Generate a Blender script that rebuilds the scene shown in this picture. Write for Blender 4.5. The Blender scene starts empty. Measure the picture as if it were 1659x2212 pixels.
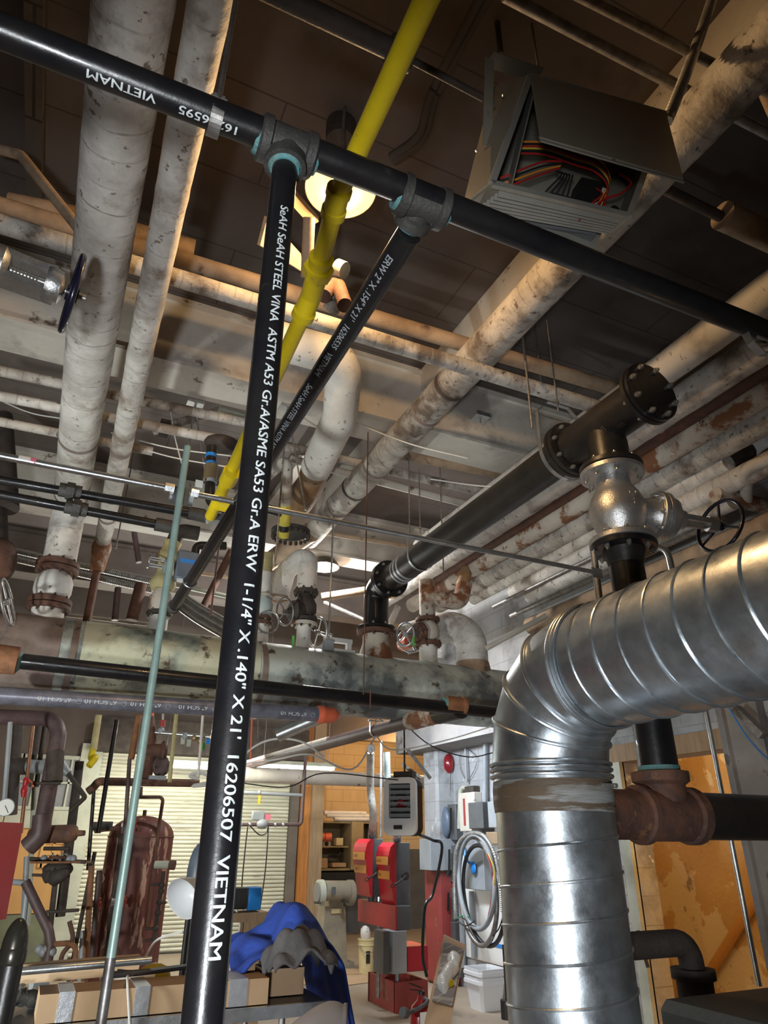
import bpy, math, random
from math import pi, sin, cos, radians
from mathutils import Vector, Matrix
random.seed(7)
S = bpy.context.scene
COL = S.collection
# ---------------------------------------------------------------- camera
FPX = 1475.0
CAM = Vector((0, 0, 1.4))
_pt, _ro, _ya = radians(25.6), radians(.3), radians(25)
FW = Vector((sin(_ya)*cos(_pt), cos(_ya)*cos(_pt), sin(_pt)))
_r = Vector((cos(_ya), -sin(_ya), 0)); _u = _r.cross(FW)
RT = _r*cos(_ro) + _u*sin(_ro); UP = RT.cross(FW)
FH = Vector((sin(_ya), cos(_ya), 0))
cd = bpy.data.cameras.new('camera'); cam = bpy.data.objects.new('camera', cd); COL.objects.link(cam)
cam.matrix_world = Matrix(((RT.x, UP.x, -FW.x, CAM.x), (RT.y, UP.y, -FW.y, CAM.y), (RT.z, UP.z, -FW.z, CAM.z), (0, 0, 0, 1)))
cd.sensor_fit = 'VERTICAL'; cd.sensor_height = 24; cd.lens = 24*FPX/2212; cd.clip_start = .05
S.camera = cam
# ---------------------------------------------------------------- world, exposure, lights
W = bpy.data.worlds.new('world'); S.world = W; W.use_nodes = True
W.node_tree.nodes['Background'].inputs[0].default_value = (.10, .10, .11, 1)
W.node_tree.nodes['Background'].inputs[1].default_value = .14
S.view_settings.view_transform = 'Standard'; S.view_settings.look = 'None'
S.view_settings.exposure = 0.25; S.view_settings.gamma = 1; S.view_settings.use_curve_mapping = False
def light(kind, loc, power, col, size=.2, to=None, sy=None, spot=None):
    l = bpy.data.lights.new('light', kind); l.energy = power; l.color = col
    if kind == 'AREA':
        l.size = size
        if sy: l.shape = 'RECTANGLE'; l.size_y = sy
    elif kind == 'SPOT':
        l.shadow_soft_size = size; l.spot_size = radians(spot or 100); l.spot_blend = .6
    else: l.shadow_soft_size = size
    o = bpy.data.objects.new('light', l); COL.objects.link(o); o.location = loc
    if to is not None: o.rotation_euler = (Vector(to)-Vector(loc)).to_track_quat('-Z', 'Y').to_euler()
    return o
WARM = (1, .62, .28); COOL = (.80, .90, 1); NEUT = (1, .93, .84); GREEN = (.95, 1, .95)
LAMP1 = Vector((.78, 2.19, 4.25))
light('POINT', LAMP1 + Vector((0, 0, -.06)), 58, WARM, .05)                     # warm pendant
light('POINT', (2.47, 6.91, 4.12), 150, (1, .97, .92), .06)                     # white pendant over the far pipes
light('SPOT', (-.55, -.6, .85), 265, (.93, .97, 1), .12, to=(1.3, 5.5, 2.9), spot=82)    # unseen fill spot added behind the camera, no fixture
light('SPOT', (-2.0, 2.4, .9), 330, GREEN, .12, to=(1.0, 5.5, 2.5), spot=92)      # unseen spot added at the left to lift the header
light('SPOT', (.6, 1.0, .5), 26, COOL, .1, to=(1.9, 2.1, 1.7), spot=90)         # small added spot without a fixture, aimed at the duct
light('AREA', (1.6, 9.4, 2.3), 42, (1, .98, .82), 1.8, to=(2.4, 10.8, .6), sy=.15)      # fluorescent strips by the shutter
light('AREA', (1.2, 9.2, 2.6), 60, GREEN, 2.4, to=(1.3, 8.2, 4.9), sy=.15)       # uplight added near the strips to brighten the far ceiling
light('AREA', (3.0, 6.5, 2.45), 46, COOL, 1.0, to=(4.2, 6.9, .9), sy=.15)       # cool area light added for the panel wall, no fixture
light('POINT', (5.4, 10.6, 2.75), 60, (1, .60, .25), .1)                        # bulb in the back room
light('POINT', (5.25, 3.4, 2.7), 75, (1, .64, .26), .1)                         # bulb in the side stairwell
light('POINT', (.1, 9.4, 1.6), 14, (1, .72, .42), .1)                          # bulb behind the tank
# ---------------------------------------------------------------- pixel -> point on a real plane
def ray(x, y): return FW + RT*((x-829.5)/FPX) - UP*((y-1106)/FPX)
def PZ(x, y, z): d = ray(x, y); return CAM + d*((z-CAM.z)/d.z)
def PY(x, y, Y): d = ray(x, y); return CAM + d*(Y/d.y)
def PX(x, y, X): d = ray(x, y); return CAM + d*(X/d.x)
def PD(x, y, k): return CAM + ray(x, y)*k
def PF(x, y, k): d = ray(x, y); return CAM + d*(k/d.dot(FH))
def dep(P): return (P-CAM).dot(FW)
def pw(P, px): return px*dep(P)/FPX            # real size of px pixels at P
def vz(P, y):                                   # height above P at image row y
    a = (1106-y)/FPX; v0 = Vector((P.x, P.y, 0))-CAM
    return (a*v0.dot(FW)-v0.dot(UP))/(UP.z-a*FW.z)
def at_z(P, z): return Vector((P.x, P.y, z))
V = Vector
EX, EY, EZ = V((1, 0, 0)), V((0, 1, 0)), V((0, 0, 1))
# ---------------------------------------------------------------- materials
MATS = {}
def mat(n, c1, c2=None, rough=.5, metal=0, sc=6, c3=None, s3=2.5, t3=.6, w3=.06, bump=.15, bsc=40, rings=None, uv=False, st=(1, 1, 1), r2=None, emit=None, alpha=None, coat=0, panel=None, brick=None, spec=.5, c4=None, s4=9, t4=.62):
    m = bpy.data.materials.new(n); m.use_nodes = True; N = m.node_tree.nodes; L = m.node_tree.links
    b = N['Principled BSDF']
    b.inputs['Roughness'].default_value = rough; b.inputs['Metallic'].default_value = metal
    b.inputs['Specular IOR Level'].default_value = spec; b.inputs['Coat Weight'].default_value = coat
    if emit: b.inputs['Emission Color'].default_value = (*emit[:3], 1); b.inputs['Emission Strength'].default_value = emit[3]
    tc = N.new('ShaderNodeTexCoord'); mp = N.new('ShaderNodeMapping'); mp.inputs['Scale'].default_value = st
    L.new(tc.outputs['UV' if uv else 'Object'], mp.inputs[0]); vec = mp.outputs[0]
    def noise(s, d=6, v=None):
        t = N.new('ShaderNodeTexNoise'); t.inputs['Scale'].default_value = s; t.inputs['Detail'].default_value = d; t.inputs['Roughness'].default_value = .62
        L.new(v or vec, t.inputs['Vector']); return t.outputs['Fac']
    def ramp(f, a, c):
        r = N.new('ShaderNodeMapRange'); r.inputs[1].default_value = a; r.inputs[2].default_value = c; L.new(f, r.inputs[0]); return r.outputs[0]
    def mix(f, a, c, bl='MIX'):
        x = N.new('ShaderNodeMix'); x.data_type = 'RGBA'; x.blend_type = bl
        if isinstance(f, float): x.inputs[0].default_value = f
        else: L.new(f, x.inputs[0])
        for k, q in ((6, a), (7, c)):
            if isinstance(q, tuple): x.inputs[k].default_value = (*q[:3], 1)
            else: L.new(q, x.inputs[k])
        return x.outputs[2]
    col = tuple(c1)
    if c2: col = mix(ramp(noise(sc), .36, .64), tuple(c1), tuple(c2))
    if brick:
        sx = N.new('ShaderNodeSeparateXYZ'); L.new(tc.outputs['Object'], sx.inputs[0]); cb = N.new('ShaderNodeCombineXYZ')
        L.new(sx.outputs['XYZ'.index(brick[0])], cb.inputs[0]); L.new(sx.outputs['XYZ'.index(brick[1])], cb.inputs[1])
        t = N.new('ShaderNodeTexBrick'); t.inputs['Scale'].default_value = 1; t.inputs['Brick Width'].default_value = brick[2]; t.inputs['Row Height'].default_value = brick[3]
        t.inputs['Mortar Size'].default_value = brick[4]; t.inputs['Mortar Smooth'].default_value = .2; L.new(cb.outputs[0], t.inputs['Vector'])
        mo = t.outputs['Fac']; col = mix(mo, col, tuple(brick[5]))
    if c3: col = mix(ramp(noise(s3, 8), t3, t3+w3), col, tuple(c3))
    if c4: col = mix(ramp(noise(s4, 9), t4, t4+.05), col, tuple(c4))
    if rings:   # wrap bands along a pipe: (period m, colour, width)
        su = N.new('ShaderNodeSeparateXYZ'); L.new(tc.outputs['UV'], su.inputs[0])
        nn = N.new('ShaderNodeMath'); nn.operation = 'MULTIPLY_ADD'; L.new(noise(2.2, 3), nn.inputs[0]); nn.inputs[1].default_value = rings[0]*.6; L.new(su.outputs[0], nn.inputs[2])
        dv = N.new('ShaderNodeMath'); dv.operation = 'DIVIDE'; L.new(nn.outputs[0], dv.inputs[0]); dv.inputs[1].default_value = rings[0]
        fr = N.new('ShaderNodeMath'); fr.operation = 'FRACT'; L.new(dv.outputs[0], fr.inputs[0])
        ls = N.new('ShaderNodeMath'); ls.operation = 'LESS_THAN'; L.new(fr.outputs[0], ls.inputs[0]); ls.inputs[1].default_value = rings[2]
        mk = N.new('ShaderNodeMath'); mk.operation = 'MULTIPLY'; L.new(ls.outputs[0], mk.inputs[0]); L.new(ramp(noise(5, 3), .42, .6), mk.inputs[1])
        col = mix(mk.outputs[0], col, tuple(rings[1]))
    if isinstance(col, tuple): b.inputs['Base Color'].default_value = (*col[:3], 1)
    else: L.new(col, b.inputs['Base Color'])
    if r2 is not None:
        q = N.new('ShaderNodeMapRange'); q.inputs[1].default_value = .3; q.inputs[2].default_value = .7; q.inputs[3].default_value = rough; q.inputs[4].default_value = r2
        L.new(noise(sc*1.7), q.inputs[0]); L.new(q.outputs[0], b.inputs['Roughness'])
    if bump:
        bp = N.new('ShaderNodeBump'); bp.inputs['Strength'].default_value = min(1, bump); bp.inputs['Distance'].default_value = .01
        h = noise(bsc, 5)
        if brick:
            a = N.new('ShaderNodeMath'); a.operation = 'MULTIPLY_ADD'; L.new(mo, a.inputs[0]); a.inputs[1].default_value = -1.2; L.new(h, a.inputs[2]); h = a.outputs[0]
        L.new(h, bp.inputs['Height']); L.new(bp.outputs[0], b.inputs['Normal'])
    if alpha is not None:
        b.inputs['Transmission Weight'].default_value = alpha; b.inputs['IOR'].default_value = 1.45
    MATS[n] = m; return m
m_lag   = mat('white_lagging', (.72, .69, .65), (.44, .41, .38), .75, sc=4.5, c3=(.24, .19, .15), s3=3.3, t3=.52, w3=.13, bump=.9, bsc=11, rings=(.13, (.36, .33, .30), .07), c4=(.20, .16, .13), s4=22, t4=.615)
m_lag2  = mat('grimy_lagging', (.56, .52, .47), (.32, .29, .26), .8, sc=5, c3=(.13, .10, .08), s3=3, t3=.51, w3=.12, bump=.9, bsc=13, rings=(.09, (.26, .23, .20), .09), c4=(.11, .085, .07), s4=24, t4=.605)
m_lagw  = mat('clean_lagging', (.72, .69, .64), (.56, .53, .49), .7, sc=3, c3=(.38, .34, .30), s3=3, t3=.56, w3=.12, bump=.5, bsc=12, c4=(.2, .17, .15), s4=20, t4=.62)
m_lagr  = mat('rust_stained_lagging', (.56, .50, .43), (.42, .36, .30), .8, sc=4, c3=(.22, .09, .04), s3=3.2, t3=.50, w3=.06, bump=.4, bsc=18, c4=(.10, .05, .03), s4=9, t4=.62)
m_lagt  = mat('tan_lagging', (.42, .30, .20), (.26, .18, .12), .8, sc=5, c3=(.12, .08, .06), s3=4, t3=.6, bump=.4, bsc=20)
m_black = mat('black_lacquered_steel', (.007, .007, .009), (.013, .012, .012), .24, sc=8, r2=.40, bump=.06, bsc=60, c3=(.05, .043, .036), s3=7, t3=.68, w3=.12, coat=.12, spec=.4)
m_blkr  = mat('scuffed_black_steel', (.013, .012, .011), (.026, .022, .019), .38, sc=6, c3=(.12, .075, .045), s3=3.5, t3=.64, w3=.12, bump=.1, bsc=50)
m_cast  = mat('black_cast_iron', (.028, .027, .025), (.045, .042, .038), .55, sc=20, bump=.35, bsc=120)
m_dope  = mat('teal_thread_paste', (.06, .24, .27), (.14, .22, .20), .6, sc=60, bump=.6, bsc=90)
m_dark  = mat('sooty_dark_iron', (.035, .028, .024), (.07, .052, .042), .75, sc=9, bump=.4, bsc=50)
m_rust  = mat('rusty_iron', (.15, .065, .038), (.08, .042, .032), .75, sc=12, c3=(.24, .11, .05), s3=7, t3=.62, bump=.5, bsc=50)
m_rusto = mat('orange_rust', (.30, .13, .055), (.17, .075, .04), .8, sc=14, bump=.4, bsc=60)
m_plum  = mat('plum_brown_pipe', (.085, .05, .052), (.12, .08, .08), .5, sc=9, c3=(.16, .09, .06), s3=6, t3=.64, bump=.2, bsc=50)
m_tank  = mat('maroon_rusted_tank', (.15, .045, .035), (.10, .032, .026), .62, sc=4, c3=(.42, .26, .19), s3=2.6, t3=.575, w3=.02, bump=.25, bsc=30, st=(3, 3, .55), c4=(.26, .09, .04), s4=6, t4=.6)
m_galv  = mat('galvanised_sheet', (.62, .66, .69), (.42, .46, .49), .24, .93, sc=7, r2=.44, bump=.05, bsc=70, c3=(.36, .31, .26), s3=3.5, t3=.7, w3=.12)
m_galvp = mat('galvanised_pipe', (.62, .64, .65), (.45, .46, .47), .3, .9, sc=14, bump=.08, bsc=80)
m_rod   = mat('dull_steel_rod', (.34, .33, .32), (.20, .18, .17), .45, .7, sc=20, bump=.1)
m_grnrd = mat('pale_green_conduit', (.42, .58, .52), (.32, .45, .41), .42, .25, sc=10, bump=.08)
m_sil   = mat('silver_painted_casting', (.62, .62, .61), (.50, .50, .50), .34, .85, sc=18, bump=.25, bsc=90)
m_bolt  = mat('zinc_bolt', (.50, .49, .45), (.33, .32, .29), .4, .8, sc=40, bump=.1)
m_wheel = mat('dark_blue_handwheel', (.010, .011, .030), None, .25, bump=.1, coat=.4)
m_yel   = mat('yellow_gas_paint', (.66, .50, .012), (.56, .41, .010), .33, sc=7, c3=(.30, .22, .02), s3=18, t3=.69, w3=.04, bump=.12, bsc=50, coat=.15)
m_head  = mat('grey_green_header_paint', (.46, .53, .52), (.56, .61, .57), .55, sc=1.6, c3=(.10, .12, .13), s3=1.7, t3=.46, w3=.16, bump=.5, bsc=14, c4=(.07, .055, .045), s4=4.5, t4=.585)
m_heady = mat('yellowed_header_patch', (.62, .64, .48), (.52, .55, .44), .55, sc=4, c3=(.15, .17, .15), s3=2.2, t3=.49, w3=.14, bump=.5, bsc=16, c4=(.12, .09, .06), s4=7, t4=.6)
m_brn   = mat('brown_stained_patch', (.17, .12, .10), (.25, .20, .18), .7, sc=6, c3=(.05, .035, .03), s3=5, t3=.6, bump=.3, bsc=20)
m_deck  = mat('dark_concrete_deck', (.055, .048, .042), (.085, .074, .064), .85, sc=1.3, c3=(.032, .028, .025), s3=.8, t3=.55, w3=.15, bump=.4, bsc=9, brick=('X', 'Y', 2.4, .6, .008, (.02, .018, .016)))
m_decku = mat('pinkish_concrete_deck', (.095, .076, .067), (.125, .10, .088), .85, sc=1.5, c3=(.06, .046, .04), s3=1.1, t3=.55, w3=.15, bump=.4, bsc=9, brick=('X', 'Y', 3.0, .55, .005, (.055, .045, .04)))
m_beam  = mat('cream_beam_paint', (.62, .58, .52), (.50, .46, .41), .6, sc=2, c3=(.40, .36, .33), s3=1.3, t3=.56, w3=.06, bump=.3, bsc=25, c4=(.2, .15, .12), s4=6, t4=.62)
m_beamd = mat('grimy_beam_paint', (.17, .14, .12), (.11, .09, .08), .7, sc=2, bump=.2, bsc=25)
m_floor = mat('dusty_concrete_floor', (.36, .29, .22), (.27, .22, .17), .7, sc=1.2, c3=(.24, .20, .16), s3=3, t3=.62, bump=.25, bsc=20)
m_blocky= mat('ochre_block_wall', (.70, .52, .29), (.62, .45, .25), .75, sc=2, bump=.25, bsc=40, brick=('X', 'Z', .42, .2, .006, (.48, .34, .18)), c3=(.46, .30, .15), s3=3, t3=.7)
m_blockw= mat('white_block_wall', (.44, .45, .47), (.33, .33, .34), .7, sc=2, bump=.5, bsc=16, brick=('Y', 'Z', .42, .2, .005, (.30, .30, .30)), c3=(.18, .17, .16), s3=1.6, t3=.52, w3=.14, c4=(.6, .6, .6), s4=5, t4=.62)
m_dgrey = mat('dark_grey_wall_paint', (.11, .115, .115), (.15, .15, .145), .7, sc=3, bump=.2)
m_peel  = mat('peeling_ochre_plaster', (.62, .44, .22), (.54, .37, .18), .8, sc=2, c3=(.72, .64, .46), s3=1.3, t3=.515, w3=.012, bump=.4, bsc=20, c4=(.34, .28, .20), s4=4, t4=.63)
m_ochre = mat('plain_ochre_plaster', (.66, .46, .20), (.62, .42, .18), .8, sc=2, bump=.1)
m_conc  = mat('grey_concrete', (.22, .21, .21), (.30, .28, .27), .8, sc=3, c3=(.12, .11, .11), s3=3, t3=.6, bump=.4, bsc=20)
m_wallb = mat('dark_brown_wall', (.115, .09, .078), (.15, .12, .10), .85, sc=1.5, bump=.3, bsc=20)  # plain dark brown wall tone
m_ply   = mat('orange_plywood', (.60, .34, .12), (.50, .27, .09), .6, sc=3, st=(1, 1, .3), bump=.1)
m_green = mat('olive_dado_paint', (.18, .20, .12), (.14, .15, .10), .7, sc=4, bump=.2)
m_cream = mat('cream_window_paint', (.50, .52, .43), (.38, .40, .33), .5, sc=5, bump=.15)
m_slat  = mat('cream_shutter_paint', (.62, .61, .50), (.50, .48, .39), .45, sc=4, st=(.6, 1, 6), c3=(.30, .26, .20), s3=4, t3=.64, bump=.1)
m_wood  = mat('weathered_timber', (.36, .25, .15), (.27, .18, .11), .75, sc=5, st=(6, 6, .6), bump=.3, bsc=30)
m_woodo = mat('orange_stained_timber', (.50, .20, .045), (.34, .13, .035), .65, sc=5, st=(6, 6, .6), bump=.25, bsc=30)
m_pine  = mat('pale_pine_board', (.62, .44, .28), (.52, .36, .22), .65, sc=5, st=(.6, 6, 6), bump=.15)
m_card  = mat('brown_cardboard', (.48, .32, .19), (.42, .28, .165), .8, sc=3, bump=.06)
m_tape  = mat('silver_duct_tape', (.42, .43, .46), (.34, .35, .38), .3, .3, sc=20, bump=.2)
m_red   = mat('bright_red_paint', (.55, .022, .035), (.47, .02, .03), .4, sc=5, bump=.08, c3=(.30, .02, .02), s3=4, t3=.66)
m_redd  = mat('dusty_red_paint', (.34, .05, .045), (.26, .045, .04), .55, sc=5, bump=.15, c3=(.30, .17, .12), s3=5, t3=.6, w3=.1)
m_redb  = mat('dark_bell_red', (.22, .014, .018), None, .22, bump=.03, coat=.4)
m_grey  = mat('dark_grey_enamel', (.085, .09, .095), (.11, .115, .12), .42, sc=6, bump=.06)
m_lgrey = mat('light_grey_enamel', (.32, .345, .37), (.27, .29, .31), .4, sc=5, bump=.05)
m_bgrey = mat('blue_grey_enamel', (.14, .18, .24), (.11, .14, .19), .4, sc=5, bump=.05)
m_tang  = mat('grey_beige_sheet_metal', (.36, .33, .26), (.31, .285, .23), .36, .25, sc=4, bump=.05, bsc=20)
m_tani  = mat('pale_sheet_metal', (.46, .45, .40), (.38, .37, .33), .35, .5, sc=5, bump=.05)
m_white = mat('white_enamel', (.80, .80, .79), None, .3, bump=.02)
m_whited= mat('white_plastic', (.72, .73, .76), None, .35, bump=.02)
m_blk   = mat('matt_black', (.012, .012, .012), None, .55, bump=.1)
m_rub   = mat('black_cable_sheath', (.016, .016, .018), None, .4, bump=.05)
m_wcab  = mat('white_cable_sheath', (.62, .62, .60), None, .4, bump=.02)
m_blue  = mat('royal_blue_quilt', (.025, .075, .42), (.02, .055, .33), .85, sc=8, bump=.6, bsc=26)
m_gcl   = mat('charcoal_quilt', (.075, .072, .078), (.12, .115, .12), .9, sc=8, bump=.6, bsc=26)
m_navy  = mat('navy_lining', (.008, .012, .045), None, .9, bump=.3)
m_blue2 = mat('bright_blue_plastic', (.02, .22, .66), None, .4, bump=.02)
m_pail  = mat('cream_pail_plastic', (.60, .50, .26), (.52, .42, .22), .45, sc=6, bump=.05)
m_orange= mat('orange_pipe_cap', (.72, .15, .07), (.62, .12, .06), .45, sc=9, bump=.1)
m_orl   = mat('orange_warning_label', (.85, .38, .08), None, .5, bump=0)
m_ink   = mat('faded_white_ink', (.62, .66, .66), (.42, .45, .45), .6, sc=120, bump=0)
m_inkg  = mat('grey_white_ink', (.34, .36, .38), (.22, .24, .26), .6, sc=120, bump=0)
m_inkb  = mat('black_ink', (.02, .015, .01), None, .6, bump=0)
m_teal  = mat('sea_green_door_paint', (.30, .42, .37), (.26, .36, .32), .5, sc=5, bump=.08)
m_kraft = mat('dull_brown_door_paint', (.33, .25, .13), (.27, .2, .1), .55, sc=4, bump=.1)
m_bench = mat('grinder_khaki_paint', (.30, .26, .19), (.22, .19, .14), .6, sc=5, c3=(.12, .09, .06), s3=6, t3=.62, bump=.2)
m_chair = mat('taupe_plastic', (.34, .29, .26), None, .5, bump=.06)
m_refl  = mat('enamel_reflector', (.07, .058, .04), None, .3, bump=0)
m_bulbw = mat('lit_warm_bulb', (1, .8, .5), None, .5, emit=(1, .72, .38, 8), bump=0)
m_bulbc = mat('lit_white_bulb', (1, 1, 1), None, .5, emit=(1, .98, .95, 60), bump=0)
m_tube  = mat('lit_fluorescent_tube', (1, 1, 1), None, .5, emit=(.92, 1, .9, 12), bump=0)
m_glass = mat('dusty_window_glass', (.22, .24, .27), (.30, .31, .33), .12, sc=4, bump=.02, spec=.8)
m_gaug  = mat('gauge_dial_white', (.80, .80, .78), None, .3, bump=0)
m_yelw  = mat('soft_yellow_jacket', (.50, .44, .22), (.36, .29, .14), .8, sc=7, c3=(.20, .10, .05), s3=6, t3=.6, bump=.4, bsc=25)
m_grease= mat('yellow_band_paint', (.60, .50, .06), (.42, .34, .05), .5, sc=16, c3=(.05, .045, .03), s3=14, t3=.6, bump=.3)
m_lagb  = mat('brown_bare_insulation', (.22, .11, .045), (.30, .20, .11), .75, sc=6, c3=(.05, .03, .02), s3=6, t3=.6, bump=.6, bsc=24)
m_seal  = mat('smeared_duct_sealant', (.34, .35, .35), (.20, .18, .15), .6, .2, sc=5, st=(.6, .6, 5), c3=(.12, .085, .055), s3=3, t3=.5, w3=.04, bump=.6, bsc=30)
m_flex  = mat('flexible_steel_conduit', (.55, .55, .54), (.36, .35, .34), .38, .7, sc=20, bump=.05)
m_bglow = mat('dull_bronze_bolt', (.34, .26, .15), None, .45, .6, bump=.1)
def wirem(n, c): return mat(n, c, None, .4, bump=0)
m_wr, m_wy, m_wg, m_wo, m_wp = wirem('red_wire', (.42, .02, .02)), wirem('yellow_wire', (.6, .45, .05)), wirem('green_wire', (.03, .35, .15)), wirem('orange_wire', (.7, .25, .03)), wirem('purple_cloth', (.2, .14, .34))
m_bag   = mat('clear_plastic_bag', (.62, .65, .66), None, .18, bump=.9, bsc=22, spec=.9)
m_pink  = mat('pink_plastic', (.62, .16, .22), None, .4, bump=0)
m_gtag  = mat('green_tag', (.12, .5, .10), None, .5, bump=0)
m_copper= mat('copper_tube', (.42, .20, .11), (.28, .13, .08), .4, .6, sc=12, bump=.1)
m_abr   = mat('grey_abrasive_wheel', (.24, .23, .22), None, .9, bump=.5, bsc=120)
# ---------------------------------------------------------------- mesh building
def perp(a):
    a = a.normalized(); t = EZ if abs(a.z) < .9 else EX
    u = a.cross(t).normalized(); return u, a.cross(u).normalized()
def fillet(pts, R, n=8):
    pts = [V(p) for p in pts]; out = [pts[0]]
    for i in range(1, len(pts)-1):
        a, b, c = pts[i-1], pts[i], pts[i+1]; r = R[i-1] if isinstance(R, (list, tuple)) else R
        d1, d2 = (a-b), (c-b); l1, l2 = d1.length, d2.length; d1.normalize(); d2.normalize()
        ang = d1.angle(d2)
        if r <= 0 or ang > 3.1: out.append(b); continue
        t = min(r/math.tan(ang/2), .48*l1, .48*l2); r_ = t*math.tan(ang/2)
        ce = b + (d1+d2).normalized()*(r_/sin(ang/2)); p0, p1 = b+d1*t-ce, b+d2*t-ce
        tot = p0.angle(p1)
        for k in range(n+1):
            s = k/n; out.append(ce + (p0*sin((1-s)*tot)+p1*sin(s*tot))/sin(tot))
    out.append(pts[-1]); return out
def spl(pts, n=6):
    pts = [V(p) for p in pts]; q = [pts[0]*2-pts[1]]+pts+[pts[-1]*2-pts[-2]]; out = []
    for i in range(1, len(q)-2):
        p0, p1, p2, p3 = q[i-1:i+3]
        for k in range(n):
            t = k/n; out.append(.5*((2*p1)+(p2-p0)*t+(2*p0-5*p1+4*p2-p3)*t*t+(3*p1-p0-3*p2+p3)*t**3))
    out.append(q[-2]); return out
class MB:
    def __init__(s, M=None): s.v = []; s.f = []; s.uv = []; s.M = M or Matrix()
    def add(s, vs, fs, uvs=None):
        o = len(s.v); s.v += [s.M @ V(p) for p in vs]
        for i, f in enumerate(fs): s.f.append([o+k for k in f]); s.uv.append(uvs[i] if uvs else [(0, 0)]*len(f))
        return s
    def tube(s, pts, r, seg=20, caps=True):
        pts = [V(p) for p in pts]; n = len(pts)
        rs = r if isinstance(r, (list, tuple)) else [r]*n
        tg = [((pts[min(i+1, n-1)]-pts[max(i-1, 0)])).normalized() for i in range(n)]
        u, _ = perp(tg[0]); vs = []; L = 0; Ls = []
        for i in range(n):
            if i: L += (pts[i]-pts[i-1]).length
            Ls.append(L); u = (u-tg[i]*u.dot(tg[i])).normalized(); w = tg[i].cross(u)
            for k in range(seg):
                a = 2*pi*k/seg; vs.append(pts[i]+(u*cos(a)+w*sin(a))*rs[i])
        fs = []; uv = []
        for i in range(n-1):
            for k in range(seg):
                k2 = (k+1) % seg; fs.append([i*seg+k, i*seg+k2, (i+1)*seg+k2, (i+1)*seg+k])
                uv.append([(Ls[i], k/seg), (Ls[i], (k+1)/seg), (Ls[i+1], (k+1)/seg), (Ls[i+1], k/seg)])
        if caps: fs += [list(range(seg))[::-1], [(n-1)*seg+k for k in range(seg)]]; uv += [[(0, 0)]*seg, [(L, 0)]*seg]
        return s.add(vs, fs, uv)
    def cyl(s, a, b, r, r2=None, seg=20): return s.tube([a, b], [r, r if r2 is None else r2], seg)
    def lathe(s, o, ax, prof, seg=28):   # prof: (height along axis, radius)
        o = V(o); ax = V(ax).normalized(); u, w = perp(ax); vs = []; n = len(prof)
        for h, r in prof:
            for k in range(seg): a = 2*pi*k/seg; vs.append(o+ax*h+(u*cos(a)+w*sin(a))*max(r, 1e-5))
        fs = [[i*seg+k, i*seg+(k+1) % seg, (i+1)*seg+(k+1) % seg, (i+1)*seg+k] for i in range(n-1) for k in range(seg)]
        uv = [[(prof[i][0], k/seg), (prof[i][0], (k+1)/seg), (prof[i+1][0], (k+1)/seg), (prof[i+1][0], k/seg)] for i in range(n-1) for k in range(seg)]
        if prof[0][1] > 1e-4: fs.append(list(range(seg))[::-1]); uv.append([(0, 0)]*seg)
        if prof[-1][1] > 1e-4: fs.append([(n-1)*seg+k for k in range(seg)]); uv.append([(0, 0)]*seg)
        return s.add(vs, fs, uv)
    def ball(s, c, r, seg=20, sq=(1, 1, 1)):
        vs = []; n = seg//2
        for i in range(1, n):
            for k in range(seg):
                a, b = pi*i/n, 2*pi*k/seg; vs.append(V(c)+V((r*sq[0]*sin(a)*cos(b), r*sq[1]*sin(a)*sin(b), r*sq[2]*cos(a))))
        fs = [[i*seg+k, (i+1)*seg+k, (i+1)*seg+(k+1) % seg, i*seg+(k+1) % seg] for i in range(n-2) for k in range(seg)]
        t = len(vs); vs += [V(c)+V((0, 0, r*sq[2])), V(c)-V((0, 0, r*sq[2]))]
        fs += [[t, k, (k+1) % seg] for k in range(seg)] + [[t+1, (n-2)*seg+(k+1) % seg, (n-2)*seg+k] for k in range(seg)]
        return s.add(vs, fs)
    def box(s, c, d, ax=None, bev=0):
        c = V(c); X, Y, Z = ax or (EX, EY, EZ); hx, hy, hz = d[0]/2, d[1]/2, d[2]/2
        if not bev:
            vs = [c+X*(hx*i)+Y*(hy*j)+Z*(hz*k) for i in (-1, 1) for j in (-1, 1) for k in (-1, 1)]
            return s.add(vs, [[0, 1, 3, 2], [4, 6, 7, 5], [0, 4, 5, 1], [2, 3, 7, 6], [0, 2, 6, 4], [1, 5, 7, 3]])
        b = min(bev, hx*.9, hy*.9, hz*.9); ring = [(hx-b, hy-b)]
        prof = [(-hz, -b), (-hz+b, 0), (hz-b, 0), (hz, -b)]; vs = []
        for z, off in prof:
            for (sx, sy) in ((1, 1), (-1, 1), (-1, -1), (1, -1)):
                o2 = [(0, b), (b, 0)] if sx*sy < 0 else [(b, 0), (0, b)]
                for (ex, ey) in o2:
                    qx = hx-b+ex+off*(1 if ex else 0) if ex else hx-b; qy = hy-b+ey+off*(1 if ey else 0) if ey else hy-b
                    if off and True: qx = hx-b; qy = hy-b
                    vs.append(c+X*(sx*qx)+Y*(sy*qy)+Z*z)
        fs = [[i*8+k, i*8+(k+1) % 8, (i+1)*8+(k+1) % 8, (i+1)*8+k] for i in range(3) for k in range(8)]
        fs += [list(range(8))[::-1], [24+k for k in range(8)]]
        return s.add(vs, fs)
    def bar(s, a, b, w, h, up=EZ):
        a, b = V(a), V(b); y = (b-a).normalized(); x = y.cross(up).normalized(); z = x.cross(y)
        return s.box((a+b)/2, (w, (b-a).length, h), (x, y, z))
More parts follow.
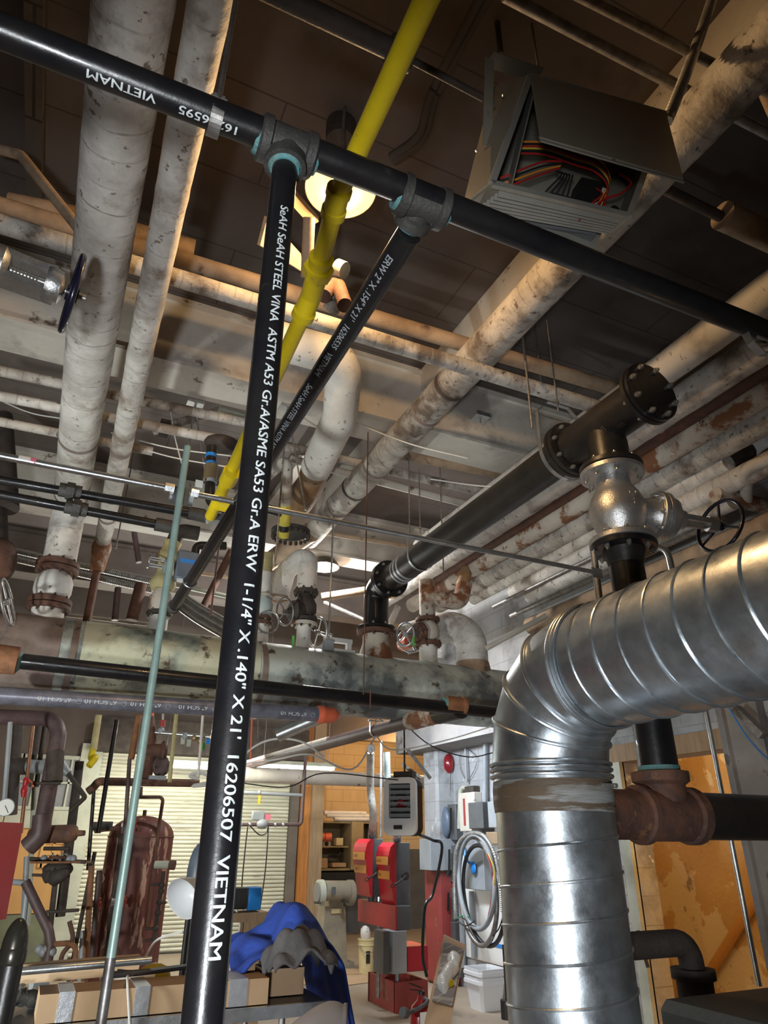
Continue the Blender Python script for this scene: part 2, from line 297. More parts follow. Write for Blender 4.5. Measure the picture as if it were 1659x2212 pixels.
    def quad(s, a, b, c, d, th=.002):
        a, b, c, d = map(V, (a, b, c, d)); n = (b-a).cross(d-a).normalized()*th
        return s.add([a, b, c, d, a-n, b-n, c-n, d-n], [[0, 1, 2, 3], [7, 6, 5, 4], [0, 4, 5, 1], [1, 5, 6, 2], [2, 6, 7, 3], [3, 7, 4, 0]])
    def prism(s, poly, ext):
        n = len(poly); poly = [V(p) for p in poly]; ext = V(ext)
        return s.add(poly+[p+ext for p in poly], [list(range(n))[::-1], [n+k for k in range(n)]]+[[k, (k+1) % n, n+(k+1) % n, n+k] for k in range(n)])
    def torus(s, c, ax, R, r, seg=40, ts=8, squ=1):
        u, w = perp(V(ax)); c = V(c); pts = [c+(u*cos(2*pi*k/seg)*squ+w*sin(2*pi*k/seg))*R for k in range(seg+1)]
        return s.tube(pts, r, ts, False)
    def hexn(s, c, ax, r, h): ax = V(ax).normalized(); return s.tube([V(c)-ax*h/2, V(c)+ax*h/2], r, 6)
    def build(s, name, m, parent=None, smooth=42, origin=None):
        me = bpy.data.meshes.new(name)
        if parent is not None:
            p = parent; org = V((0, 0, 0))
            while p is not None: org = org+p.location; p = p.parent
            loc = V((0, 0, 0))
        else:
            xs = [q.x for q in s.v]; ys = [q.y for q in s.v]; zs = [q.z for q in s.v]
            org = V(origin) if origin is not None else V(((min(xs)+max(xs))/2, (min(ys)+max(ys))/2, min(zs))); loc = org
        me.from_pydata([tuple(q-org) for q in s.v], [], s.f)
        ul = me.uv_layers.new(name='UVMap'); i = 0
        flat = [c for f in s.uv for p in f for c in p]; ul.data.foreach_set('uv', flat)
        me.materials.append(m); me.validate(); me.update()
        if smooth:
            me.shade_smooth(); me.set_sharp_from_angle(angle=radians(smooth))
        o = bpy.data.objects.new(name, me); o.location = loc; COL.objects.link(o)
        if parent is not None: o.parent = parent
        return o
def tag(o, label, cat, group=None):
    o['label'] = label; o['category'] = cat
    if group: o['group'] = group
    return o
def thing(name, loc, label, cat, group=None):
    o = bpy.data.objects.new(name, None); o.location = V(loc); o.empty_display_size = .05; COL.objects.link(o); return tag(o, label, cat, group)
def struct(name, mb, m, smooth=0):
    o = mb.build(name, m, smooth=smooth); o['kind'] = 'structure'; return o
def copy_tree(o, off, parent=None):
    c = o.copy(); COL.objects.link(c)
    if parent is None: c.location = o.location+V(off)
    else: c.parent = parent
    for ch in [k for k in bpy.data.objects if k.parent == o]: copy_tree(ch, off, c)
    return c
def pipe(name, mm, pts, r, label, cat='pipe', R=0, group=None, seg=20, n=8, caps=True):
    o = MB().tube(fillet(pts, R, n) if R else pts, r, seg, caps).build(name, mm); return tag(o, label, cat, group)
def text_mesh(txt, size):
    cu = bpy.data.curves.new('t', 'FONT'); cu.body = txt; cu.size = size; cu.align_x = 'LEFT'; cu.resolution_u = 3
    cu.offset = 0
    ob = bpy.data.objects.new('t', cu); COL.objects.link(ob); dg = bpy.context.evaluated_depsgraph_get(); dg.update()
    me = bpy.data.meshes.new_from_object(ob.evaluated_get(dg)); bpy.data.objects.remove(ob); bpy.data.curves.remove(cu); return me
def cyl_text(txt, size, A, adir, r, n0, parent, mm, name='stencil_lettering', ytop=0, stretch=1, fit=None):
    """lettering wrapped on a pipe: starts at A on the axis, runs along adir, centred on facing n0"""
    me = text_mesh(txt, size); adir = V(adir).normalized(); n0 = (n0-adir*n0.dot(adir)).normalized(); up = n0.cross(adir)
    import bmesh
    bm = bmesh.new(); bm.from_mesh(me); bmesh.ops.subdivide_edges(bm, edges=[e for e in bm.edges if e.calc_length() > size*.2], cuts=2, use_grid_fill=False); bmesh.ops.triangulate(bm, faces=bm.faces)
    if fit: stretch = fit/max(v.co.x for v in bm.verts)
    vs = []
    for (ox, oy) in ((0, 0), (.016, .006), (-.016, -.006), (.004, -.016)):
        for v in bm.verts:
            th = (v.co.y+oy*size-size*.36+ytop)/r; vs.append(V(A)+adir*(v.co.x+ox*size)*stretch+(n0*cos(th)+up*sin(th))*(r*1.006+.0004))
    nv = len(bm.verts); xs = [v.co.x for v in bm.verts]; wd = max(xs)*stretch
    order = sorted(set(round(x, 4) for x in xs)); cuts = [(p+q)/2 for p, q in zip(order, order[1:]) if q-p > size*.45]
    fcs = [[l.vert.index for l in f.loops] for f in bm.faces]; bm.free()
    for k in range(len(cuts)+1):
        lo = cuts[k-1] if k else -9; hi = cuts[k] if k < len(cuts) else 1e9; sel = [f for f in fcs if lo < xs[f[0]] < hi]
        if not sel: continue
        mp = {}; mb = MB(); vv = []; ff = []
        for c in range(4):
            for f in sel:
                g = []
                for i in f:
                    key = i+c*nv
                    if key not in mp: mp[key] = len(vv); vv.append(vs[key])
                    g.append(mp[key])
                ff.append(g)
        mb.add(vv, ff); mb.build(name, mm, parent, smooth=0)
    return wd
def flat_text(txt, size, A, adir, up, parent, mm, name='lettering', stretch=1, off=.001):
    me = text_mesh(txt, size); adir = V(adir).normalized(); up = V(up).normalized(); n = adir.cross(up)
    MB().add([V(A)+adir*v.co.x*stretch+up*v.co.y+n*off for v in me.vertices], [list(p.vertices) for p in me.polygons]).build(name, mm, parent, smooth=0)
def flange(par, c, ax, r, th, mm, nb=8, br=.012, mb=m_bolt, name='flange', rot=.2, nut=1.0):
    ax = V(ax).normalized(); u, w = perp(ax)
    f = MB().lathe(V(c)-ax*th/2, ax, [(0, r*.97), (th*.12, r), (th*.88, r), (th, r*.97)], 36).build(name, mm, par, smooth=30)
    for k in range(nb):
        a = 2*pi*k/nb+rot; p = V(c)+(u*cos(a)+w*sin(a))*r*.83
        m = MB(); m.cyl(p-ax*(th/2+br*2.0*nut), p+ax*(th/2+br*2.0*nut), br*.5, seg=8)
        for sg in (-1, 1): m.hexn(p+ax*sg*(th/2+br*.6), ax, br, br*1.2)
        m.build('bolt', mb, f, smooth=30)
    return f
def wheel(par, c, ax, R, r, mm, sp=3, name='handwheel', dish=0):
    ax = V(ax).normalized(); m = MB(); m.torus(c, ax, R, r, 40, 10); u, w = perp(ax)
    h = V(c)-ax*dish; m.cyl(h-ax*r*1.6, h+ax*r*1.6, r*2.4, seg=12)
    for k in range(sp):
        a = 2*pi*k/sp+.5; m.tube([h, V(c)+(u*cos(a)+w*sin(a))*R], [r*.8, r*.6], 8)
    return m.build(name, mm, par)
def clevis(par_or_none, c, ax, r, top_z, label=None, rodr=.005, mm=m_galvp, group=None):
    """clevis hanger round a pipe with its threaded rod"""
    ax = V(ax).normalized(); side = ax.cross(EZ).normalized(); t = thing('clevis_hanger', (c[0], c[1], c[2]), label, 'pipe hanger', group)
    c = V(c); m = MB(); pts = [c+side*r*1.05+EZ*r*1.7]
    pts += [c+side*cos(a)*r*1.06+EZ*sin(a)*r*1.06 for a in [-pi*k/14 for k in range(15)]]+[c-side*r*1.05+EZ*r*1.7]
    for i in range(len(pts)-1): m.bar(pts[i], pts[i+1], .028, .004, up=(pts[i]+pts[i+1])/2-c+V((0, 0, 1e-4)))
    m.build('band', mm, t)
    m = MB(); m.bar(c+side*r*1.05+EZ*r*1.6, c+side*r*.5+EZ*r*2.2, .026, .004, up=side.cross(ax)); m.bar(c-side*r*1.05+EZ*r*1.6, c-side*r*.5+EZ*r*2.2, .026, .004, up=side.cross(ax))
    m.bar(c+side*r*.5+EZ*r*2.2, c-side*r*.5+EZ*r*2.2, .026, .004); m.build('yoke', mm, t)
    m = MB(); m.cyl(c+side*r*1.25+EZ*r*1.5, c-side*r*1.25+EZ*r*1.5, .005, seg=8); m.hexn(c+side*r*1.25+EZ*r*1.5, side, .012, .01); m.hexn(c-side*r*1.25+EZ*r*1.5, side, .012, .01); m.build('cross_bolt', m_bolt, t)
    m = MB(); m.cyl(c+EZ*r*1.9, (c.x, c.y, top_z), rodr, seg=8); m.hexn(c+EZ*r*2.35, EZ, .013, .012); m.build('rod', m_rod, t)
    return t
# ================================================================ setting
XW = 4.45; YB = 11.0
struct('floor', MB().box((2, 4.5, -.05), (14, 19, .1)), m_floor)
struct('ceiling', MB().box((2, 4.5, 4.97), (14, 19, .2)), m_decku)
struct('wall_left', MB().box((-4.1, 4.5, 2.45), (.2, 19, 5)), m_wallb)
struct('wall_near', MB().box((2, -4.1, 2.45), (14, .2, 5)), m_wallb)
# right wall with a doorway
m = MB(); y0, y1, hd = 3.62, 4.72, 2.0
m.box((XW+.1, (y1+7.85)/2, 2.45), (.2, 7.85-y1, 4.9)); m.box((XW+.1, (y0-4)/2, 2.45), (.2, y0+4, 4.9)); m.box((XW+.1, (y0+y1)/2, (hd+4.9)/2), (.2, y1-y0, 4.9-hd))
struct('wall_right', m, m_blockw)
struct('trim_1', MB().box((XW-.012, (y0+y1)/2, hd+.07), (.05, y1-y0+.3, .14)), m_wood)
struct('trim_2', MB().box((XW-.012, y1+.05, 1), (.05, .1, 2.0)), m_cream)
struct('trim_3', MB().box((XW-.03, y0-.17, 1.2), (.10, .34, 2.4)), m_conc)
struct('wall_stair', MB().box((6.0, 4.5, 1.6), (.1, 7, 3.4)), m_peel)
struct('wall_stair_end', MB().box((5.3, 6.6, 1.6), (1.6, .1, 3.4)), m_ochre)
struct('wall_stair_near', MB().box((5.3, 2.2, 1.6), (1.6, .1, 3.4)), m_ochre)
struct('ceiling_stair', MB().box((5.3, 4.4, 3.3), (1.5, 4.6, .1)), m_ochre)
# soffit beam over the wall panels, end pillar
struct('trim_4', MB().box((XW-.22, 5.9, 2.62), (.44, 4.6, .5)), m_conc)
pill = struct('trim_5', MB().box((4.38, 7.72, 1.75), (.32, .34, 3.5), None, .03), m_blockw)
struct('trim_10', MB().box((4.38, 7.72, .55), (.335, .355, 1.1), None, .03), m_redd)
# back walls: shutter wall, block room
m = MB(); xs0, xs1 = .72, 3.60; m.box(((-4+xs0)/2, YB+.1, 2.45), (4+xs0, .2, 4.9)); m.box(((xs0+3.95)/2, YB+.1, 3.7), (3.95-xs0, .2, 2.4))
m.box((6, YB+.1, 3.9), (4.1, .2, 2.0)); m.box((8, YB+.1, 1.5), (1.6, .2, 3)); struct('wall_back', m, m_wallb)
m = MB(); prof = []; k = 0; zz = .02; sl = .052
while zz < 2.5:
    prof += [(zz, 0), (zz+sl*.16, -.016), (zz+sl*.5, -.022), (zz+sl*.84, -.016)]; zz += sl
vs = [(x, YB+.03+d, z) for z, d in prof for x in (xs0, xs1-.06)]
m.add(vs, [[2*i, 2*i+1, 2*i+3, 2*i+2] for i in range(len(prof)-1)]); m.box(((xs0+xs1)/2, YB+.1, 1.25), (xs1-xs0, .02, 2.5))
struct('door_1', m, m_slat, smooth=50)
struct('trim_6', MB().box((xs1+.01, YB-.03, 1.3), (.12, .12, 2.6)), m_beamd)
struct('trim_7', MB().box((2.15, YB-.12, 2.72), (3.1, .4, .45)), m_dark)
struct('trim_8', MB().box((xs0-.14, YB-.04, 1.3), (.28, .1, 2.6)), m_cream)
struct('wall_alcove', MB().box((6, 12.35, 2.45), (5, .1, 4.9)), m_blocky)
struct('wall_alcove_dado', MB().box((6, 12.28, .62), (4.6, .04, 1.24)), m_dgrey)
struct('wall_alcove_left', MB().box((3.9, 11.7, 2.45), (.1, 1.3, 4.9)), m_blocky)
struct('wall_alcove_right', MB().box((8.0, 9.8, 2.45), (.1, 5.2, 4.9)), m_blocky)
struct('wall_passage', MB().box((6.3, 7.95, 2.45), (3.6, .1, 4.9)), m_conc)
tag(MB().box((3.76, YB-.08, 1.7), (.14, .18, 3.4)).build('timber_post', m_woodo), 'orange stained timber post beside the roller shutter', 'post')
tag(MB().box((3.93, YB-.12, 1.7), (.19, .22, 3.4)).build('timber_post', m_wood), 'pale weathered timber post at the alcove edge', 'post')
# windows in the back left wall, plywood door panel
def window(n, x0, x1, z0, z1, nx, nz, mm, Y=YB-.02):
    m = MB(); fw = .05
    for x in (x0, x1): m.box((x, Y-.02, (z0+z1)/2), (fw, .06, z1-z0+fw))
    for z in (z0, z1): m.box(((x0+x1)/2, Y-.02, z), (x1-x0, .06, fw))
    for i in range(1, nx): m.box((x0+(x1-x0)*i/nx, Y-.02, (z0+z1)/2), (.025, .03, z1-z0))
    for i in range(1, nz): m.box(((x0+x1)/2, Y-.02, z0+(z1-z0)*i/nz), (x1-x0, .03, .025))
    w = m.build('window_%d' % n, mm, smooth=0); w['kind'] = 'structure'
    MB().box(((x0+x1)/2, Y+.005, (z0+z1)/2), (x1-x0, .01, z1-z0)).build('pane', m_glass, w)
window(1, -.28, .12, 1.75, 2.4, 2, 2, m_cream); window(2, .18, .52, 1.75, 2.4, 2, 2, m_cream)
wa_, wb_ = PY(100, 1797, YB), PY(176, 1868, YB); window(3, wa_.x, wb_.x, wb_.z, wa_.z, 4, 3, m_ply)
struct('trim_9', MB().box((-.05, YB-.03, 1.62), (1.3, .08, .22)), m_cream)
struct('wall_back_panel', MB().box((-.3, YB-.02, 1.03), (2.0, .04, 1.0)), m_ply)
struct('wall_back_dado', MB().box((-.3, YB-.02, .26), (2.0, .05, .52)), m_green)
# ceiling beams
def beam(a, b, z0, z1, w, mm, label):
    m = MB(); a = V((a[0], a[1], 0)); b = V((b[0], b[1], 0)); d = (b-a).normalized(); s = V((-d.y, d.x, 0))
    m.bar(a+EZ*(z0+.012)+s*w/2, b+EZ*(z0+.012)+s*w/2, w, .024); m.bar(a+EZ*(z0+z1)/2+s*.05, b+EZ*(z0+z1)/2+s*.05, .05, z1-z0); m.bar(a+EZ*(z1-.03)+s*w/2, b+EZ*(z1-.03)+s*w/2, w, .05)
    m.bar(a+EZ*(z0+z1)/2+s*(w-.03), b+EZ*(z0+z1)/2+s*(w-.03), .05, z1-z0)
    return tag(m.build('ceiling_beam', mm, smooth=0), label, 'beam')
beam((-4, 3.99), (XW, 3.97), 4.3, 4.87, .36, m_beam, 'broad cream box beam across the ceiling behind the yellow gas pipe')
beam((-4, 6.75), (XW, 6.75), 4.3, 4.87, .3, m_beam, 'second cream ceiling beam, above the white pendant lamp')
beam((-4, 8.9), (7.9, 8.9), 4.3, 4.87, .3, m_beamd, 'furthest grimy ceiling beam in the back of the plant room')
A, B = PZ(1245, 530, 4.55), PZ(1659, 245, 4.55)
tag(MB().bar(V((A.x+.05, 6.7, 4.7)), V((A.x+.05, -1, 4.7)), .24, .34).build('ceiling_beam', m_beam, smooth=0), 'dusty beam running lengthwise above the control-box heater', 'beam')
tag(MB().bar(V((1.78, 4.3, 4.83)), V((1.78, 6.8, 4.83)), .1, .08).build('ceiling_strip', m_beam, smooth=0), 'pale narrow strip on the ceiling beside the long grey lagged pipe', 'strip')
A, B = PZ(1240, -40, 4.5), PZ(1659, 150, 4.5)
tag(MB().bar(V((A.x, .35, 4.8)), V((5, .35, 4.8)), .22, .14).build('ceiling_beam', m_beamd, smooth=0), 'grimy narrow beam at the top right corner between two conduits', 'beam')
# ================================================================ lamps
def pendant(c, r, top, lab, mb_, arm=None):
    t = thing('pendant_lamp', c, lab, 'lamp'); n = 14
    pr = [(r*.62, r*.16)]+[(r*.62-r*.62*(1-cos(pi/2*k/n)), r*.2+r*.8*sin(pi/2*k/n)) for k in range(n+1)]
    pr += [(h+.003 if i else h, q-.004) for i, (h, q) in enumerate(pr[::-1])]
    MB().lathe(c, EZ, pr, 48).build('reflector', m_refl, t); MB().torus(c, EZ, r, .005, 48, 8).build('rim', m_refl, t)
    MB().lathe(V(c)+EZ*.60*r, EZ, [(0, r*.16), (.10, r*.22), (.14, .03)]).build('lamp_socket', m_sil, t)
    MB().ball(V(c)+EZ*(r*.40), r*.26, 20, (1, 1, 1.25)).build('bulb', mb_, t)
    MB().cyl(V(c)+EZ*(.6*r+.13), at_z(V(c), top), .009, seg=8).build('stem', m_rod, t)
    return t
pendant(LAMP1, .172, 4.87, 'lit warm dome pendant lamp behind the yellow gas pipe', m_bulbw)
pendant(V((2.47, 6.91, 4.2)), .17, 4.87, 'lit white dome pendant lamp beyond the far pipes', m_bulbc)
for i, (px, lab) in enumerate(((435, 'lit fluorescent strip above the maroon tank, left of the pair'), (640, 'lit fluorescent strip above the roller shutter, right of the pair'))):
    c = PY(px, 1658, 10.2); t = thing('strip_light', c, lab, 'lamp')
    MB().box(c+EZ*.05, (1.2, .16, .05)).build('housing', m_cream, t)
    for s in (-.04, .04): MB().cyl(c+V((-.58, s, 0)), c+V((.58, s, 0)), .018, seg=10).build('tube', m_tube, t)
    for s in (-.5, .5): MB().cyl(c+V((s, 0, .07)), at_z(c+V((s, 0, 0)), 4.87), .004, seg=6).build('chain', m_rod, t)
# ================================================================ big lagged ceiling pipes
def lagrun(nm, mm, A, B, r, label, seg=28, ext=(0, 0), group=None, jit=.0):
    d = (B-A).normalized(); A = A-d*ext[0]; B = B+d*ext[1]; n = max(2, int((B-A).length/.06)); pts = []; rs = []
    for i in range(n+1):
        pts.append(A.lerp(B, i/n)); rs.append(r*(1+(random.uniform(-jit, jit) if 0 < i < n else 0)))
    return tag(MB().tube(pts, rs, seg).build(nm, mm), label, 'pipe', group)
YH, ZH, RH = 5.5, 2.6, .265
riser = V((-.19, YH, 0))
# 1 wide white pipe with riser, wafer flanges, check valve
t = thing('insulated_pipe', (-.19, YH, ZH+RH), 'widest white lagged ceiling pipe, second from the left edge, with stained wrap', 'pipe')
A = PZ(290, 0, 3.8); pts = fillet([(A.x, -.3, 3.8), (-.2, YH, 3.8), (-.19, YH, 3.30)], .2, 10)
n = len(pts); big = [pts[0].lerp(pts[1], k/70) for k in range(70)]+pts[1:]
MB().tube(big, [.124*(1+random.uniform(-.012, .012)) for _ in big], 32).build('lagging', m_lag, t)
for y in (4.35, 5.05, 5.25): MB().tube([(-.2, y, 3.8), (-.2, y+.035, 3.8)], .127, 32).build('strap', m_brn, t)
flange(t, (-.19, YH, 3.28), EZ, .155, .04, m_rust, 8, .012, m_rust); flange(t, (-.19, YH, 3.235), EZ, .155, .035, m_rust, 8, .012, m_rust)
MB().lathe((-.19, YH, 2.99), EZ, [(0, .09), (.02, .115), (.08, .135), (.15, .135), (.2, .115), (.23, .09)], 30).build('check_valve', m_lagw, t)
flange(t, (-.19, YH, 2.985), EZ, .155, .04, m_rust, 8, .012, m_rust); flange(t, (-.19, YH, 2.94), EZ, .155, .035, m_rust, 8, .012, m_rust)
MB().cyl((-.19, YH, 2.93), (-.19, YH, 2.82), .115, seg=30).build('stub', m_lagw, t)
# 2 narrower white pipe, ends torn, rusty tail
t = thing('insulated_pipe', (.11, 6.2, 3.8), 'narrower white lagged pipe just right of the widest one, torn along its side', 'pipe')
A = PZ(455, 0, 3.8); B = PZ(222, 1170, 3.8); d = (B-A).normalized(); A = A-d*1.6
pp = [A.lerp(B, k/110) for k in range(111)]
MB().tube(pp, [.068*(1+random.uniform(-.03, .03)) for _ in pp], 24).build('lagging', m_lag, t)
MB().tube([B-d*.05, B+d*.06+V((0, 0, -.03)), (B.x, B.y+.1, 3.55)], [.07, .085, .06], 18).build('torn_end', m_lagr, t)
for k in (.72, .84, .905): MB().tube([A.lerp(B, k), A.lerp(B, k+.006)], .0715, 24).build('strap', m_brn, t)
MB().tube(fillet([B, (B.x, B.y+.1, 3.75), (B.x, B.y+.1, 2.9)], .06), .035, 14).build('rusty_tail', m_rust, t)
# 3 long grey pipe
t = thing('insulated_pipe', (2.03, 5.5, 4.2), 'long grey lagged pipe crossing the ceiling centre from lower left to upper right', 'pipe')
pp = [V((2.03, .2+6.0*k/120, 4.2)) for k in range(121)]
MB().tube(pp, [.116*(1+random.uniform(-.014, .014)) for _ in pp], 30).build('lagging', m_lag2, t)
for y in (3.27, 3.62, 4.5, 4.95, 5.35): MB().tube([(2.03, y, 4.2), (2.03, y+.03, 4.2)], .1195, 30).build('strap', m_dark if y in (3.27, 4.95) else m_brn, t)
# bare lower end drops back into the white crooked riser
lagrun('insulated_pipe', m_lagt, V((1.95, 5.9, 4.13)), V((1.7, 7.6, 4.13)), .10, 'brown lower continuation of the long grey pipe behind the disc flange')
# 4 thick crooked white pipe behind the black branch
t = thing('insulated_pipe', (1.5, 4.4, 3.9), 'thick clean white pipe with a big bend behind the black branch pipe', 'pipe')
q = [PZ(590, 733, 4.12), PZ(745, 775, 4.12), PZ(735, 900, 3.98), PZ(660, 1075, 3.95)]
MB().tube(fillet(q[:3]+[PZ(683, 1010, 3.96)], [.2, .22], 12), .118, 32).build('lagging', m_lagw, t)
MB().tube([PZ(683, 1010, 3.96), PZ(668, 1055, 3.95), PZ(650, 1088, 3.94)], [.112, .108, .10], 26).build('bare_end', m_lagb, t)
# 5 cross pipes in front of the beam
def two(nm, mm, p, q, r, lab, e=(0, 0), z=None, cat='pipe', seg=18, group=None, jit=.015):
    return lagrun(nm, mm, p, q, r, lab, seg, e, group, jit)
c2a, c2b = PZ(380, 600, 3.98), PZ(1600, 975, 3.98)
two('insulated_pipe', m_lag2, c2a, c2b, pw(PZ(1000, 790, 3.98), 34)/2, 'thin whitish cross pipe passing in front of the long grey pipe', (2.2, 0))
two('insulated_pipe', m_lagt, PZ(300, 535, 4.4), PZ(1310, 835, 4.4), pw(PZ(900, 715, 4.4), 34)/2, 'thin tan cross pipe passing behind the long grey pipe', (2, .6))
E1 = PZ(1600, 975, 3.98)
tag(MB().tube(fillet([E1-EX*.12, E1+EX*.07, E1+EX*.07+EY*.3], .05), pw(E1, 24), 16).build('pipe_elbow', m_dark), 'sooty elbow at the right end of the thin whitish cross pipe', 'pipe fitting')
# right-hand lengthwise group
def rg(p, q, z, w, mm, lab, y0=None, y1=None, nm='insulated_pipe', jit=.02):
    A, B = PZ(*p, z), PZ(*q, z); x = (A.x+B.x)/2; y0 = y0 if y0 is not None else min(A.y, B.y)-.8; y1 = y1 if y1 is not None else max(A.y, B.y)
    return lagrun(nm, mm, V((x, y0, z)), V((x, y1, z)), w/2, lab, jit=jit)
rg((1659, 640), (1375, 836), 4.0, .20, m_lagw, 'uppermost cream pipe of the right-hand parallel bank', y1=5.5)
rg((1659, 745), (1430, 890), 3.95, .20, m_lag, 'second cream pipe down in the right-hand parallel bank', y1=7.2)
rg((1659, 815), (1150, 1105), 3.95, .10, m_rust, 'rust-coloured pipe tucked between the cream pipes of the right-hand bank', y1=6.5, nm='rusty_pipe')
rg((1659, 850), (1200, 1115), 3.9, .17, m_lagr, 'rust-streaked cream pipe of the right-hand bank', y1=6.9)
rg((1659, 905), (1200, 1160), 3.85, .20, m_lag2, 'grimy grey pipe in the middle of the right-hand bank', y1=6.6)
rg((1480, 1060), (1180, 1200), 3.75, .13, m_lag, 'thin pale pipe fifth down in the right-hand bank', y0=2.7, y1=6.0)
rg((1659, 1010), (1100, 1278), 3.62, .15, m_lag, 'pale pipe with a broken end, upper of two in the right-hand bank', y1=None)
rg((1500, 1120), (1145, 1290), 3.52, .14, m_lag, 'pale pipe with a broken end, lower of two in the right-hand bank', y0=2.8)
rg((1590, 1060), (1350, 1150), 3.66, .12, m_lagt, 'dirty brown pipe beside the gate valve handwheel', y0=2.2, y1=4.3)
rg((1659, 1137), (1145, 1352), 3.30, .17, m_lagt, 'lowest brown lagged pipe of the bank, just above the spiral duct', y1=None)
rg((1386, 1205), (1100, 1330), 3.42, .05, m_rod, 'thin steel conduit running just above the lowest brown pipe', nm='conduit', jit=0)
rg((1300, 1200), (1060, 1310), 3.5, .04, m_rod, 'bent thin conduit under the broken pale pipes', nm='conduit', jit=0)
# small joint cluster at far right with curved pipe
t = thing('insulated_pipe', PZ(1600, 1075, 3.6), 'cream elbowed pipe stub right of the handwheel', 'pipe')
zc = 3.55
MB().tube([PZ(1545, 1068, zc), PZ(1659, 1095, zc)], .055, 18).build('lagging', m_lagr, t)
for x in (1560, 1580, 1600): MB().tube([PZ(x, 1070+(x-1545)*.23, zc), PZ(x+5, 1071+(x-1545)*.23, zc)], .060, 18).build('strap', m_brn, t)
MB().tube(fillet([PZ(1612, 1080, zc), PZ(1612, 1010, zc+.06), PZ(1690, 985, zc+.06)], .1), .04, 16).build('branch', m_lagw, t)
# ================================================================ grey-green header drum
t = thing('header_drum', (1.6, YH, ZH-RH), 'huge grey-green painted header drum running across the room', 'header tank')
n = 60; pts = [V((-3.2+7.6*k/n, YH, ZH)) for k in range(n+1)]
MB().tube(pts, [RH*(1+.006*sin(k*1.7)) for k in range(n+1)], 48).build('shell', m_head, t)
xa = PY(150, 1430, YH-RH).x
MB().tube([(-3.1, YH, ZH), (PY(120, 1440, YH-RH).x, YH, ZH)], RH+.004, 48, False).build('stained_jacket', m_brn, t)
for px in (143, 568): x = PY(px, 1440, YH-RH).x; MB().tube([(x, YH, ZH), (x+.045, YH, ZH)], RH+.006, 48, False).build('strap', m_brn, t)
MB().tube([(PY(163, 1470, YH-RH).x, YH, ZH), (PY(560, 1480, YH-RH).x, YH, ZH)], RH+.003, 48, False).build('yellowed_jacket', m_heady, t)
# ---------------- header fittings
def stub(par, x, z0, z1, r, mm, nm='stub'): return MB().cyl((x, YH, z0), (x, YH, z1), r, seg=28).build(nm, mm, par)
HT = ZH+RH-.03
# R3 : jacketed regulator with blue-grey actuator
x = PY(345, 1320, YH).x
t = thing('jacketed_valve', (x, YH, HT), 'jacketed regulating valve with blue-grey actuator box, third riser from the left', 'valve')
stub(t, x, HT, 2.98, .075, m_lagw); flange(t, (x, YH, 3.0), EZ, .10, .03, m_dark, 6, .01)
MB().lathe((x, YH, 3.0), EZ, [(0, .05), (.05, .09), (.14, .095), (.2, .06)], 24).build('valve_body', m_lagr, t)
MB().tube(spl([(x-.01, YH, 3.2), (x+.0, YH, 3.4), (x+.02, YH, 3.62)]), [.085+.02*sin(i) for i in range(13)], 20).build('yellow_jacket', m_yelw, t)
MB().tube(fillet([(x+.02, YH, 3.58), (x+.05, YH, 3.74), (x+.22, YH, 3.74)], .08), .062, 18).build('elbow', m_dark, t)
bc = PY(402, 1225, YH-.1); MB().box(bc, (.17, .12, .24), None, .01).build('actuator_box', m_bgrey, t); MB().box(bc+V((.0, -.062, .03)), (.12, .004, .035)).build('name_plate', m_blue2, t)
MB().lathe(bc+V((-.10, 0, -.02)), -EX, [(0, .05), (.05, .05), (.06, .065), (.075, .065), (.08, .05)], 20).build('actuator_collar', m_lgrey, t)
m = MB()
for a in range(4): m.cyl(bc+V((-.16, .04*cos(a*pi/2+.8), .04*sin(a*pi/2+.8))), bc+V((-.29, .04*cos(a*pi/2+.8), .04*sin(a*pi/2+.8))), .006, seg=8)
m.cyl(bc+V((-.29, 0, 0)), bc+V((-.30, 0, 0)), .055); m.build('yoke', m_galvp, t)
MB().tube(fillet([bc+V((.06, 0, .12)), bc+V((.06, 0, .20)), bc+V((.30, 0, .24))], .05), .036, 14).build('side_pipe', m_blkr, t)
# R4 : pale check valve and yellow-rust neck up to the disc flange
x = PY(562, 1365, YH).x
t = thing('check_valve', (x, YH, HT), 'pale green check valve under the black toothed disc flange', 'valve')
stub(t, x, HT, 3.02, .068, m_lagw); flange(t, (x, YH, 3.03), EZ, .095, .03, m_rust, 6, .012); flange(t, (x, YH, 3.075), EZ, .09, .025, m_rust, 6, .010)
MB().lathe((x, YH, 3.08), EZ, [(0, .06), (.05, .085), (.12, .09), (.18, .06)], 24).build('valve_body', m_head, t)
flange(t, (x, YH, 3.27), EZ, .085, .025, m_lagr, 6, .010); stub(t, x, 3.28, 3.48, .062, m_lagw, 'lower_neck'); stub(t, x, 3.48, 3.66, .06, m_yelw, 'upper_neck')
MB().torus((x+.03, YH-.1, 3.02), V((.2, 1, .2)), .09, .007).build('handwheel', m_rod, t)
c = PZ(628, 1152, 3.72); t = thing('disc_flange', c, 'black toothed disc flange with a yellow-banded pipe on it', 'flange')
d = MB().lathe(c, EZ, [(-.012, .14), (.0, .165), (.02, .165), (.03, .12), (.05, .08)], 48).build('disc', m_cast, t)
for k in range(20): a = 2*pi*k/20; MB().hexn(c+V((cos(a)*.15, sin(a)*.15, -.03)), EZ, .014, .03).build('bolt', m_dark, d)
q0, q1 = PZ(613, 1160, 3.5), PZ(622, 990, 3.95)
MB().tube([q0, q0.lerp(q1, .08)], .042, 20).build('yellow_cap', m_grease, t)
MB().tube([q0.lerp(q1, .08), q0.lerp(q1, .16)], .034, 20).build('black_collar', m_blk, t)
MB().tube([q0.lerp(q1, .16), q0.lerp(q1, .42)], .046, 20).build('yellow_band', m_grease, t)
